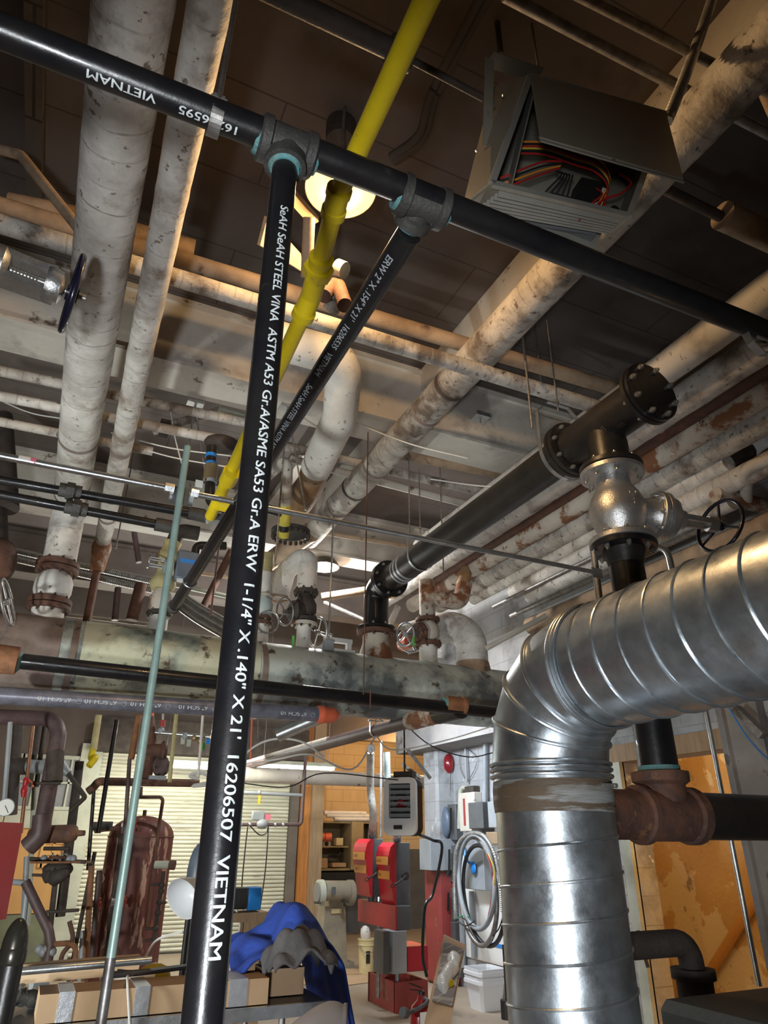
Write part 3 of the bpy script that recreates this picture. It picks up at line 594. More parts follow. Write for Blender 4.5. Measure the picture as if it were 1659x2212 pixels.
MB().tube(fillet([q0.lerp(q1, .40), q1, q1+V((-.05, .35, .02))], .05), .042, 20).build('riser_pipe', m_lag2, t)
MB().tube([q0.lerp(q1, .3), q0.lerp(q1, .3)+V((-.22, 0, .02))], .036, 18).build('side_branch', m_blkr, t)
# R5 : black gate valve + white swan neck
x = PY(655, 1385, YH).x
t = thing('gate_valve', (x, YH, HT), 'sooty black gate valve with a white swan-neck pipe on top', 'valve')
stub(t, x, HT, 3.06, .062, m_lagw); flange(t, (x, YH, 3.07), EZ, .115, .03, m_lagr, 8, .012, m_dark); flange(t, (x, YH, 3.11), EZ, .115, .03, m_dark, 8, .012, m_dark)
MB().lathe((x, YH, 3.12), EZ, [(0, .06), (.06, .10), (.13, .10), (.19, .07), (.22, .06)], 26).build('valve_body', m_dark, t)
MB().lathe((x, YH, 3.2), V((-.9, -.3, -.25)), [(0, .075), (.09, .09), (.12, .09), (.14, .03), (.2, .02)], 22).build('bonnet', m_dark, t)
wheel(t, (x-.2, YH-.07, 3.14), V((-.9, -.3, -.25)), .115, .008, m_rod, 4)
flange(t, (x, YH, 3.36), EZ, .11, .03, m_dark, 8, .012, m_dark)
MB().tube(fillet([(x, YH, 3.37), (x+.01, YH, 3.76), (x-.16, YH+.12, 3.58), (x-.19, YH+.2, 3.35)], [.13, .1], 10), .088, 26).build('swan_neck', m_lagw, t)
MB().torus((x-.19, YH+.2, 3.34), EZ, .09, .012).build('end_ring', m_lagt, t)
x2 = PY(690, 1375, YH).x; t = thing('handwheel_valve', (x2, YH, HT), 'brightly lit valve handwheel seen edge-on on top of the header', 'valve')
wheel(t, (x2, YH+.05, 3.03), V((1, .3, .1)), .13, .010, m_sil, 4); MB().cyl((x2, YH+.05, 3.03), (x2+.14, YH+.08, 3.03), .014, seg=10).build('stem', m_sil, t)
MB().box((x2+.02, YH+.03, 2.86), (.14, .1, .06)).build('base', m_lagw, t)
x3 = PY(708, 1380, YH-.1).x; t = thing('junction_box', (x3, YH-.12, 2.83), 'small grey junction box on the header at the foot of a hanging rod', 'electrical box')
MB().box((x3, YH-.12, 2.88), (.085, .06, .09), None, .006).build('box', m_lgrey, t); MB().cyl((x3+.0, YH-.12, 2.93), (x3-.0, YH-.12, 4.3), .009, seg=8).build('rod', m_galvp, t)
x4 = PY(735, 1375, YH).x; t = thing('pipe_bracket', (x4, YH, 2.86), 'white lit strut bracket lying on top of the header', 'bracket')
MB().box((x4, YH+.05, 2.98), (.26, .04, .04)).build('strut', m_white, t); MB().box((x4+.1, YH+.05, 2.91), (.04, .05, .10)).build('leg', m_white, t); MB().box((x4+.02, YH, 2.87), (.2, .12, .02)).build('base', m_white, t)
# ================================================================ black flanged main (8 inch)
XM = 2.49; ZM = 3.5; R8 = .112
xn = PY(800, 1370, YH).x
t = thing('flanged_pipe', (XM, YH, HT), 'large black flanged steel main rising off the header to the cast tee', 'pipe')
MB().tube([(XM, 2.78, ZM), (XM, YH-.25, ZM)], R8, 40).build('pipe', m_blkr, t)
F1 = V((XM, YH-.30, ZM)); flange(t, F1, EY, .172, .028, m_black, 8, .013)
flange(t, F1+EY*.034, EY, .172, .03, m_black, 8, .010)
MB().tube(fillet([F1+EY*.04, (XM, YH, ZM), (XM, YH, 3.12)], .16, 12), R8*1.03, 36).build('elbow', m_black, t)
flange(t, (XM, YH, 3.115), EZ, .175, .028, m_black, 8, .013); flange(t, (XM, YH, 3.08), EZ, .172, .034, m_rust, 8, .013, m_rust)
MB().lathe((XM, YH, HT-.06), EZ, [(0, .16), (.1, .15), (.2, .12), (.28, .118)], 34).build('nozzle', m_lagr, t)
m = MB(); m.tube([F1-EY*.36, F1-EY*.33], R8+.004, 30); m.tube([F1-EY*.30, F1-EY*.27], R8+.004, 30); m.tube([F1-EY*.24, F1-EY*.22], R8+.004, 30); m.build('tape_band', m_tape, t)
clevis(None, (XM, 4.66, ZM), EY, R8, 4.3, 'steel clevis hanger near the lower end of the large black main', m=None) if 0 else clevis(None, (XM, 4.62, ZM), EY, R8, 4.34, 'steel clevis hanger near the lower end of the large black main')
# cast tee
C = V((XM, 2.42, ZM)); t = thing('flanged_tee', (XM, 2.42, ZM-.3), 'black cast flanged tee with a blind end cap', 'pipe fitting')
MB().tube([(XM, 2.68, ZM), (XM, 2.12, ZM)], R8*1.08, 40).build('tee_body', m_blkr, t)
MB().lathe((XM, 2.42, ZM), -EZ, [(.0, .10), (.10, .105), (.13, .108), (.27, .108)], 34).build('tee_branch', m_blkr, t)
flange(t, (XM, 2.70, ZM), EY, .172, .028, m_blkr, 8, .013); flange(t, (XM, 2.735, ZM), EY, .172, .026, m_blkr, 8, .011); 
flange(t, (XM, 2.10, ZM), EY, .172, .028, m_blkr, 8, .014, rot=.3); f = flange(t, (XM, 2.068, ZM), EY, .170, .026, m_black, 8, .015, name='blind_flange', rot=.3)
flange(t, (XM, 2.42, ZM-.28), EZ, .168, .028, m_blkr, 8, .012)
cyl_text('8', .05, V((XM, 2.36, ZM)), -EY, R8*1.085, V((-.7, 0, -.7)), t, m_dark, 'cast_mark'); cyl_text('125', .035, V((XM, 2.28, ZM)), -EY, R8*1.085, V((-.45, 0, -.9)), t, m_dark, 'cast_mark')
clevis(None, (XM, 2.775, ZM), EY, R8*1.45, 4.8, 'wide steel clevis hanger behind the flange of the cast tee')
# silver gate valve below the tee
ZV = ZM-.315; t = thing('gate_valve', (XM, 2.42, 2.75), 'silver gate valve with dark blue handwheel under the black cast tee', 'valve')
flange(t, (XM, 2.42, ZV), EZ, .168, .03, m_sil, 8, .013)
MB().lathe((XM, 2.42, 2.80), EZ, [(0, .11), (.03, .10), (.07, .125), (.12, .145), (.19, .148), (.25, .125), (.31, .09), (.37, .085)], 40).build('valve_body', m_sil, t)
flange(t, (XM, 2.42, 2.79), EZ, .168, .03, m_sil, 8, .013)
flange(t, (XM, 2.42, 2.757), EZ, .168, .03, m_black, 8, .013)
bx = V((.93, -.32, -.10)).normalized(); B0 = V((XM, 2.42, 2.97))
MB().lathe(B0, bx, [(0, .12), (.14, .085), (.19, .10), (.20, .105)], 34).build('valve_neck', m_sil, t)
flange(t, B0+bx*.215, bx, .135, .026, m_sil, 8, .013); flange(t, B0+bx*.245, bx, .132, .026, m_sil, 8, .010)
MB().lathe(B0, bx, [(.255, .12), (.30, .105), (.335, .055), (.36, .05)], 30).build('bonnet', m_sil, t)
u, w = perp(bx); m = MB()
for s in (-1, 1): m.bar(B0+bx*.34+u*.045*s, B0+bx*.50+u*.036*s, .03, .014, up=u)
m.cyl(B0+bx*.49, B0+bx*.54, .042, seg=16); m.build('yoke', m_sil, t); MB().cyl(B0+bx*.33, B0+bx*.60, .012, seg=10).build('stem', m_bolt, t)
wheel(t, B0+bx*.56, (bx+V((0, .30, -.10))).normalized(), .146, .0105, m_wheel, 3)
m = MB()
for k in range(9): a = k*.7; p = B0+V((-.55, -.78, 0))*.135+EZ*(.04-.02*(k % 4))+V((.78, -.55, 0))*(.02+.016*(k//2)); m.box(p, (.008, .010, .012))
m.build('cast_marks', m_sil, t)
# black riser below the valve, through to the bottom tee
t = thing('steel_riser', (XM, 2.42, 1.5), 'black steel riser passing behind the spiral duct down to the rusty tee', 'pipe')
MB().cyl((XM, 2.42, 2.745), (XM, 2.42, 1.68), .086, seg=36).build('pipe', m_black, t); MB().tube([(XM, 2.42, 2.74), (XM, 2.42, 2.66)], [.105, .088], 30).build('weld_neck', m_blkr, t)
MB().cyl((XM, 2.42, 1.70), (XM, 2.42, 1.675), .091, seg=30).build('thread_paste', m_dope, t)
tp = PX(1283, 1155, XM-.12); tag(MB().cyl((XM-.13, 2.50, 2.75), (XM-.14, 2.50, 2.25), .018, seg=12).build('bare_conduit', m_galvp), 'bright galvanised conduit standing beside the black riser under the valve', 'conduit')
# bottom tee and run
ZT = 1.50; t = thing('rusty_tee', (XM, 2.42, ZT-.12), 'rusty screwed tee joining the black riser to the thick horizontal pipe', 'pipe fitting')
MB().lathe((XM-.175, 2.42, ZT), EX, [(0, .108), (.01, .118), (.04, .118), (.05, .104), (.28, .104), (.29, .118), (.335, .118), (.345, .105)], 36).build('tee_body', m_rust, t)
MB().lathe((XM, 2.42, ZT), EZ, [(.05, .10), (.12, .10), (.135, .122), (.175, .122), (.18, .10)], 34).build('tee_neck', m_rust, t)
tag(MB().tube([(XM+.18, 2.42, ZT), (XW-.05, 2.42, ZT)], .098, 36).build('steel_pipe', m_blkr), 'thick black horizontal pipe leaving the rusty tee to the right', 'pipe')
tag(MB().tube([(XM-.17, 2.42, ZT), (XM-.62, 2.42, ZT)], .098, 36).build('steel_pipe', m_rust), 'short rusty pipe between the spiral duct and the rusty tee', 'pipe')
tag(MB().tube(fillet([(XM-.62, 2.42, 1.03), (2.50, 2.42, 1.03), (2.50, 2.42, .80)], .07, 8), .048, 24).build('elbow_pipe', m_dark), 'dark elbowed pipe dropping behind the spiral duct in front of the doorway', 'pipe')
# ================================================================ spiral duct
XD, ZD, RD = 1.64, 1.935, .202; YD = 2.08
t = thing('spiral_duct', (XD, YD, 0), 'shiny galvanised spiral duct, horizontal run with elbow and vertical drop', 'duct')
MB().tube([(XD, .45, ZD), (XD, 1.80, ZD)], RD, 72).build('horizontal_run', m_galv, t)
import itertools
def helix(A, B, ax, r, pitch, rr):
    A, B = V(A), V(B); d = (B-A); L = d.length; d.normalize(); u, w = perp(d); n = int(L/pitch*48); pts = []
    for k in range(n+1): a = 2*pi*k/48; s = pitch*k/48; pts.append(A+d*s+(u*cos(a)+w*sin(a))*r)
    return MB().tube(pts, rr, 6)
helix((XD, .45, ZD), (XD, 1.76, ZD), EY, RD+.001, .108, .0045).build('spiral_seam', m_galv, t)
# mitred elbow gores
def gore(par, rings, r, mm, nm):
    vs = []; n = 64
    for (c, nrm, dr) in rings:
        # ring lies in plane through c with normal nrm, built from cylinder of given axis
        for k in range(n):
            a = 2*pi*k/n; x = cos(a)*r; s = sin(a)*r
            vs.append(V(c)+EX*x+V(dr)*s)
    fs = [[i*n+k, i*n+(k+1) % n, (i+1)*n+(k+1) % n, (i+1)*n+k] for i in range(len(rings)-1) for k in range(n)]
    return MB().add(vs, fs).build(nm, mm, par, smooth=25)
cen = V((XD, 1.81, ZD-.29)); rings = []
Rb = .29
for a_deg in (0, 22.5, 45, 67.5, 90):
    a = radians(a_deg); dirr = V((0, sin(a), cos(a))); half = 1 if a_deg in (0, 90) else 1/cos(radians(11.2))
    rings.append((cen+dirr*Rb, None, dirr))
rings = [(c+V((0, .0, 0)), n_, d_) for c, n_, d_ in rings]
YD2 = cen.y+Rb
gore(t, [(V((XD, 1.76, ZD)), 0, EZ)]+rings, RD+.003, m_galv, 'elbow')
for (c, _, d_) in rings[1:4]:
    ax = EX.cross(d_); MB().torus(c, ax, RD+.006, .007, 64, 8).build('elbow_seam', m_galv, t)
for y in (1.765, 1.785, 1.802): MB().torus((XD, y, ZD), EY, RD+.006, .005, 64, 8).build('joint_band', m_galv, t)
for z in (0, .018, .04): MB().torus((XD, YD2, ZD-.295-z), EZ, RD+.008, .006, 64, 8).build('joint_band', m_galv, t)
MB().cyl((XD, YD2, ZD-.29), (XD, YD2, 0), RD, seg=72).build('vertical_run', m_galv, t)
helix((XD, YD2, .05), (XD, YD2, ZD-.50), EZ, RD+.001, .108, .0045).build('spiral_seam', m_galv, t)
MB().tube([(XD, YD2, ZD-.35), (XD, YD2, ZD-.38), (XD, YD2, ZD-.42), (XD, YD2, ZD-.45)], [RD+.003, RD+.006, RD+.006, RD+.003], 72, False).build('sealant_band', m_seal, t)
m = MB(); cd_ = V((-.45, -.9, 0)).normalized(); p = V((XD, YD2, ZD-.37))+V((.35, -.94, 0))*(RD+.012)
m.box(p, (.05, .012, .012)); m.hexn(p+EX*.03, EX, .009, .012); m.build('band_clamp', m_bolt, t)
# ================================================================ black threaded pipes in front
def adir(A, B): return (B-A).normalized()
def on_line(a, b, y):
    lo, hi = 0., 1.
    for _ in range(40):
        md = (lo+hi)/2; P = a.lerp(b, md)-CAM; py = 1106-FPX*P.dot(UP)/P.dot(FW)
        if py < y: lo = md
        else: hi = md
    return a.lerp(b, lo)
def facing(P, ax, tilt=0):
    n = (CAM-P); n = n-ax*n.dot(ax); n.normalize(); up = n.cross(ax); return (n*cos(tilt)+up*sin(tilt)).normalized()
ZB = 2.6; YBm = .88; xt1, xt2 = .20, .50; rb = .029
MA, MZ = V((-1.0, YBm+.012, ZB)), V((1.56, .85, ZB))
t = thing('steel_pipe', (xt1, YBm, ZB), 'black steel main across the top of the picture carrying two screwed tees', 'pipe')
MB().cyl(MA, MZ, rb, seg=32).build('pipe', m_black, t)
def tee(par, c, run, br, r, L, nm='tee'):
    m = MB(); m.lathe(c-run*L, run, [(0, r*1.35), (.004, r*1.5), (L*.36, r*1.5), (L*.42, r*1.3), (L*1.58, r*1.3), (L*1.64, r*1.5), (2*L-.004, r*1.5), (2*L, r*1.35)], 32)
    m.lathe(c, br, [(r*.6, r*1.15), (L*.55, r*1.15), (L*.62, r*1.38), (L*1.0, r*1.38), (L*1.02, r*1.2)], 28)
    te = m.build(nm, m_cast, par)
    for s in (-1, 1): MB().lathe(c+run*s*L, run*s, [(-.002, r*1.22), (.007, r*1.08)], 24).build('thread_paste', m_dope, te)
    MB().lathe(c+br*L, br, [(-.002, r*1.15), (.008, r*.95)], 24).build('thread_paste', m_dope, te); return te
run = adir(MA, MZ); T1 = PZ(618, 322, ZB); T2 = PZ(910, 440, ZB); T1.y = T2.y = YBm
down = -EZ
vb = PF(437, 2212, 1.0); V1 = V((T1.x, YBm, ZB))
# vertical pipe: foot chosen on the floor under the first tee
foot = PY(437, 2212, YBm+.03); top = V1-EZ*.05
low = foot+(foot-top)*((foot.z-0)/(top.z-foot.z)); low.z = 0
tee(t, V1, run, adir(V1, low), rb, .055); tee(t, V((T2.x, YBm, ZB)), run, V((0, .97, -.25)).normalized(), rb, .055)
nf = facing(V1, run, -.15)
xs_ = PZ(510, 300, ZB).x; sp = MA.lerp(MZ, (xs_-MA.x)/(MZ.x-MA.x)); cyl_text('16206595     VIETNAM', .021, sp, -run, rb, facing(sp-run*.15, -run, .45), t, m_ink, fit=.262)
MB().torus(PZ(1655, 718, ZB), run, rb*1.2, .006, 24, 8).build('coupling_ring', m_cast, t)
# vertical 1-1/4"
t = thing('steel_pipe', low, 'black vertical steel pipe with big white stencilled lettering, nearest the camera', 'pipe')
rv = .0235; ax = adir(top, low)
MB().cyl(top, low, rv, seg=36).build('pipe', m_black, t)
cyl_text('SeAH SeAH STEEL VINA  ASTM A53 Gr.A/ASME SA53 Gr.A ERW  1-1/4" X .140" X 21\'  16206507  VIETNAM', .0205, top+ax*.13, ax, rv, facing(top+ax*.8, ax, .30), t, m_ink, fit=(on_line(top, low, 2066)-(top+ax*.13)).length)
# branch 2"
B0, B1 = V((T2.x, YBm+.03, 2.57)), PZ(375, 1312, 2.5); rr = .0275; ax = adir(B0, B1)
t = thing('steel_pipe', B1, 'black stencilled branch pipe running away from the second tee to an open end', 'pipe')
MB().cyl(B0+ax*.03, B1, rr, seg=32).build('pipe', m_black, t)
MB().lathe(B1-ax*.03, ax, [(0, rr*1.05), (.004, rr*1.3), (.035, rr*1.3), (.038, rr*1.0), (.02, rr*.8)], 28).build('collar', m_cast, t)
MB().torus(B1-ax*.42, ax, rr*1.12, .004, 28, 8).build('clamp_ring', m_galvp, t)
cyl_text('ERW 2" X .154" X 21\'   16206535   VIETNAM       SeAH SeAH STEEL VINA ASTM A53 Gr.A/ASME SA53 Gr.A', .024, B0+ax*.085, ax, rr, facing(B0+ax*.5, ax, -.25), t, m_inkg)
# pipe clamp on the main and its rod
P = PZ(466, 255, ZB); t = thing('pipe_clamp', P, 'steel band clamp with a rod gripping the black main at upper left', 'pipe hanger')
P.y = YBm; m = MB(); pts = [P+V((0, sin(a), cos(a)))*(rb*1.12) for a in [radians(k) for k in range(20, 345, 13)]]
for i in range(len(pts)-1): m.bar(pts[i], pts[i+1], .022, .003, up=((pts[i]+pts[i+1])/2-P))
m.bar(P+V((0, .0, rb*1.1)), P+V((0, .0, rb*2.3)), .022, .004, up=EY); m.build('band', m_rod, t)
MB().cyl(P+EZ*rb*1.9-EX*.015, P+EZ*rb*1.9+EX*.015, .005, seg=8).build('bolt', m_bolt, t); MB().cyl(P+EZ*rb*1.8, at_z(P, 4.86), .0055, seg=8).build('rod', m_dark, t)
P = PZ(1640, 745, 2.55); t = thing('pipe_clamp', P, 'galvanised clamp bracket under the right end of the black main', 'pipe hanger')
m = MB(); q = [P+V((-.05, 0, .045)), P+V((-.035, 0, -.005)), P+V((.0, .0, -.03)), P+V((.05, 0, -.01)), P+V((.06, .0, .03))]
for i in range(4): m.bar(q[i], q[i+1], .02, .003, up=EZ+EX*.01)
m.build('band', m_galvp, t); MB().cyl(P+V((-.03, -.02, 0)), P+V((.09, .0, .035)), .004, seg=8).build('bolt', m_bolt, t)
# yellow gas pipe
ZY = 3.0; t = thing('gas_pipe', PZ(690, 580, ZY), 'yellow gas pipe with screwed fittings crossing above the black main', 'pipe')
g0, gA, g1, g2, g3 = PZ(948, -60, ZY), PZ(731, 418, ZY), PZ(691, 570, ZY), PZ(655, 680, 2.97), PZ(455, 1115, 2.83); ry = .0275
MB().tube(fillet([g0, gA, g1], .05), ry, 28).build('pipe', m_yel, t); MB().tube([g2, g3], ry, 28).build('pipe', m_yel, t)
MB().tube(fillet([g1, PZ(672, 640, ZY), g2], .05), ry*1.25, 28).build('elbow', m_yel, t)
a = adir(gA, g1)
for p_, L, k in ((gA+a*.03, .05, 1.3), (g1+a*.0, .03, 1.4)):
    MB().lathe(p_-a*L, a, [(0, ry*1.05), (.003, ry*k), (L*.5, ry*k), (L*.55, ry*(k-.14)), (L*1.4, ry*(k-.14)), (L*1.45, ry*k), (2*L-.003, ry*k), (2*L, ry*1.05)], 28).build('coupling', m_yel, t)
q_ = g1+a*.03; MB().tube([q_-a*.016, q_+a*.016], ry*1.75, 8).build('union_nut', m_yel, t)
a = adir(g2, g3); MB().lathe(g2-a*.02, a, [(0, ry*1.1), (.003, ry*1.4), (.03, ry*1.4), (.034, ry)], 28).build('collar', m_yel, t)
k_ = PZ(497, 1028, 2.85); MB().lathe(k_-a*.04, a, [(0, ry*1.05), (.003, ry*1.4), (.09, ry*1.4), (.094, ry*1.05)], 28).build('coupling', m_yel, t)
k_ = PZ(470, 1088, 2.83); MB().tube([k_, k_+EX*.10-EZ*.0], ry*1.2, 20).build('side_outlet', m_yel, t)
# brown pipes around the lamp
t = thing('drop_pipe', PZ(668, 520, 4.0), 'peeling warm-lit pipe dropping under the pendant lamp to a rusty elbow', 'pipe')
p0 = PZ(668, 470, 4.1); MB().tube([p0, PZ(662, 600, 3.9)], pw(p0, 26)/2, 20).build('pipe', m_lagt, t)
e0 = PZ(735, 590, 4.0); rr2 = pw(e0, 32)/2
MB().tube(fillet([PZ(700, 640, 3.85), PZ(725, 600, 4.05), PZ(745, 660, 3.75)], .08, 10), rr2, 20).build('elbow', m_rust, t)
MB().tube([PZ(745, 585, 4.02), PZ(728, 578, 4.05)], rr2*1.2, 20).build('rag_collar', m_cream, t)
MB().tube([PZ(735, 640, 3.9), PZ(712, 672, 3.85)], rr2*1.15, 20).build('pipe_stub', m_lag2, t)
b0, b1 = PZ(575, 520, 4.2), PZ(655, 585, 4.2); tag(MB().quad(PZ(578, 468, 4.25), PZ(562, 530, 4.15), PZ(655, 588, 4.15), PZ(650, 548, 4.25), .03).build('timber_board', m_pine, smooth=0), 'short warm-lit timber board fixed beside the pendant lamp', 'board')
tag(MB().bar(PZ(628, 420, 4.3), PZ(680, 478, 4.3), .05, .04).build('timber_batten', m_pine), 'slanting batten by the pendant lamp rim', 'board')
tag(MB().bar(PZ(712, 480, 4.3), PZ(702, 590, 4.1), .03, .03).build('timber_batten', m_pine), 'upright pale batten just right of the yellow gas pipe', 'board')
c = PZ(735, 312, 4.7); tag(MB().lathe(c, EZ, [(0, .04), (.02, .075), (.08, .08), (.16, .08)], 20).build('ceiling_box', m_dark), 'round dark ceiling box above the yellow gas pipe', 'electrical box')
# ================================================================ strut rods, pole, plates
YP = 2.30; zs = PY(645, 1111, YP).z
t = thing('vertical_conduit', PF(210, 2212, 2.2), 'slim pale vertical conduit with a grey lower length, left of the stencilled pipe', 'conduit')
pa = PF(405, 965, 2.2); rp = .0125
zj = vz(pa, 2078); MB().cyl(at_z(pa, pa.z), at_z(pa, zj), rp, seg=18).build('upper_length', m_grnrd, t); MB().cyl(at_z(pa, zj+.01), at_z(pa, 0), rp*1.12, seg=18).build('lower_length', m_rod, t)
pl = PY(392, 1072, YP+.02); tag(MB().box(pl, (.085, .004, .07)).build('bracket_plate', m_galvp), 'square zinc bracket plate where the horizontal rods meet the pale conduit', 'bracket')
t = thing('strut_rod', PY(200, 1020, YP), 'shiny horizontal steel rod left of the zinc bracket plate, with a pink tape mark', 'rod')
MB().cyl(PY(-60, 973, YP), PY(358, 1054, YP), .0125, seg=16).build('rod', m_galvp, t); MB().cyl(PY(356, 1053, YP), PY(376, 1057, YP), .018, seg=6).build('end_nut', m_galvp, t)
MB().cyl(PY(40, 991, YP), PY(66, 996, YP), .0132, seg=16).build('paper_wrap', m_lagw, t); MB().cyl(PY(66, 996, YP), PY(78, 999, YP), .0134, seg=16).build('tape_mark', m_pink, t)
t = thing('strut_rod', PY(800, 1140, YP), 'long horizontal steel rod from the zinc plate to the black riser at right', 'rod')
MB().cyl(PY(424, 1068, YP), PY(1284, 1236, YP), .011, seg=16).build('rod', m_galvp, t); MB().cyl(PY(412, 1065, YP), PY(428, 1069, YP), .017, seg=6).build('end_nut', m_galvp, t)
pe = PY(1290, 1238, YP); MB().box(pe, (.06, .005, .05)).build('end_plate', m_galvp, t)
def rod(px, y0, y1, d, r=.0055, lab='', mm=None, z1=None, nm='hanging_rod'):
    P = PF(px, y1, d); a = at_z(P, z1 if z1 else (vz(P, y0) if y0 > 1400 else 4.86)); return tag(MB().cyl(P, a, r, seg=8).build(nm, mm or m_rod), lab, 'rod')
rod(885, 1005, 1160, 4.9, .006, 'threaded rod holding the long strut rod, right of the grey pipe', z1=4.86)
rod(785, 1065, 1500, 4.6, .005, 'thin brown hanging cable in front of the header', m_rust, z1=4.3)
rod(800, 1490, 1532, 4.7, .005, 'rusty wire end hanging just below the header', m_rust)
for px, y0, d, lab in ((1150, 925, 3.4, 'upper steel rod beside the thin rusty rod over the cast tee'), (1172, 850, 4.0, 'thin rusty rod holding the whitish cross pipe')):
    P = PF(px, y0, d); tag(MB().cyl(P, at_z(P, 4.86), .007, seg=8).build('hanging_rod', m_rod), lab, 'rod')
for px, y1, d, lab in ((432, 800, 4.2, 'rod clamped to the cream beam above the pale conduit'), (624, 840, 4.25, 'rod clamped to the cream beam just right of the stencilled pipe'), (1040, 945, 4.35, 'small beam clamp under the cream beam near the black main')):
    t = thing('beam_clamp', PF(px, y1, d), lab, 'beam clamp'); c = at_z(PF(px, y1, d), 4.285); MB().box(c, (.12, .10, .03)).build('clamp', m_galvp, t)
    L = .05 if px > 1000 else 1.25
    MB().cyl(c, c-EZ*L, .006, seg=8).build('rod', m_rod, t)
    if px < 1000: MB().tube([c, c+V((.22, .1, -.75))], .006, 8).build('stay', m_rod, t)
rod(250, 1060, 1185, 5.6, .006, 'faint left-hand rod by the torn pipe end', m_rod, z1=4.8); rod(960, 1180, 1290, 5.2, .006, 'rod behind the large black main elbow')
rod(455, 960, 1330, 5.0, .008, 'rusty threaded rod left of the stencilled pipe', m_rust, z1=4.3)
# two black pipes with unions at left
for (y0, y1, yu, xa, xb, lab) in ((1035, 1112, 1061, -40, 432, 'upper slim black pipe with a union at the left'), (1066, 1137, 1098, -40, 362, 'lower slim black pipe with a union at the left')):
    Y = 3.3; a, b = PY(xa, y0-5, Y), PY(xb, y1, Y); t = thing('slim_pipe', a, lab, 'pipe'); r = pw(PY(200, y0+20, Y), 20)/2
    MB().cyl(a, b, r, seg=20).build('pipe', m_black, t); c = PY(152 if y0 < 1050 else 165, yu, Y); d = adir(a, b)
    MB().tube([c-d*.05, c+d*.05], r*1.5, 20).build('union', m_cast, t); MB().tube([c-d*.018, c+d*.018], r*2.0, 8).build('union_nut', m_cast, t)
    MB().tube([b-d*.06, b+d*.02], r*1.5, 18).build('end_fitting', m_cast, t)
# small gas-train cluster left of stencilled pipe
t = thing('valve_train', PF(455, 1010, 4.0), 'small regulator train of dark fittings with blue collars by the yellow pipe', 'valve')
pa_ = [PF(457, 965, 4.0), PF(452, 1090, 4.0), PF(520, 1105, 4.0)]
MB().tube(fillet(pa_, .10), .034, 18).build('body', m_blkr, t)
for y in (985, 1003, 1040): c = PF(456, y, 4.0); MB().tube([c-EZ*.012, c+EZ*.012], .038, 18).build('blue_collar', m_blue2 if y != 1040 else m_lgrey, t)
c = PF(455, 1020, 4.0); MB().tube([c-EZ*.06, c+EZ*.05], [.044, .046], 12).build('brass_cock', m_bglow, t)
MB().tube([PF(395, 1105, 4.0), PF(450, 1118, 4.0)], .042, 16).build('side_fitting', m_cast, t)
c = PF(470, 1120, 4.1); MB().box(c, (.22, .06, .05)).build('valve_block', m_grey, t); MB().box(PF(430, 1045, 4.1), (.05, .01, .05)).build('tag', m_white, t)
MB().ball(PF(480, 960, 4.2), .10, 16, (1.3, 1, .6)).build('bell_housing', m_dark, t)
c = PF(500, 1090, 3.9); MB().tube(fillet([c, c+V((.0, 0, -.12)), c+V((.14, 0, -.2))], .05), .03, 14).build('drop_elbow', m_cast, t)
for i, (q0, q1, lab) in enumerate((((240, 935), (500, 985), 'white cable pair strung between the lagged pipes, upper'), ((240, 948), (500, 1010), 'white cable pair strung between the lagged pipes, lower'), ((0, 865), (140, 905), 'thin white cable at the far left below the cream beam'), ((770, 915), (1010, 990), 'white cable strung right of the crooked pipe'), ((930, 1035), (1170, 1050), 'bundle of thin wires beside the grey pipe'), ((365, 870), (395, 1010), 'white drop wire beside the rusty rod'))):
    a, b = PF(*q0, 4.2), PF(*q1, 4.2); md = (a+b)/2-EZ*.03; tag(MB().tube(spl([a, md, b]), .005, 6).build('cable', m_wcab), lab, 'cable')
t = thing('grey_brace', PF(470, 885, 4.6), 'grey sloping pipe brace with a black hanger under the cream beam', 'pipe')
MB().tube([PF(330, 930, 4.6), PF(475, 888, 4.6)], .038, 18).build('pipe', m_lag2, t); MB().tube([PF(475, 888, 4.6), PF(530, 905, 4.6)], .042, 18).build('cap_end', m_cream, t)
MB().box(PF(355, 925, 4.55), (.07, .05, .14)).build('hanger', m_dark, t)
# strip pipes behind the beam (left and centre)
for (p, q, z, w, mm, lab) in (((-30, 795), (540, 915), 4.1, 22, m_lag2, 'pale pipe directly behind the cream beam, uppermost left'), ((-30, 850), (520, 958), 4.0, 22, m_lag, 'second pale pipe behind the cream beam at left'), ((-30, 905), (330, 975), 3.9, 20, m_lag2, 'third pale pipe behind the cream beam at left'),
        ((600, 960), (1090, 1075), 4.3, 20, m_lag2, 'pale cross pipe behind the grey pipe, upper'), ((700, 1010), (1010, 1090), 4.25, 16, m_beam, 'pale cross pipe behind the grey pipe, lower'), ((900, 990), (1180, 1045), 4.35, 18, m_lagt, 'brown cross pipe right of the grey pipe')):
    A, B = PZ(*p, z), PZ(*q, z); two('insulated_pipe', mm, A, B, pw((A+B)/2, w)/2, lab, (.3, 0))
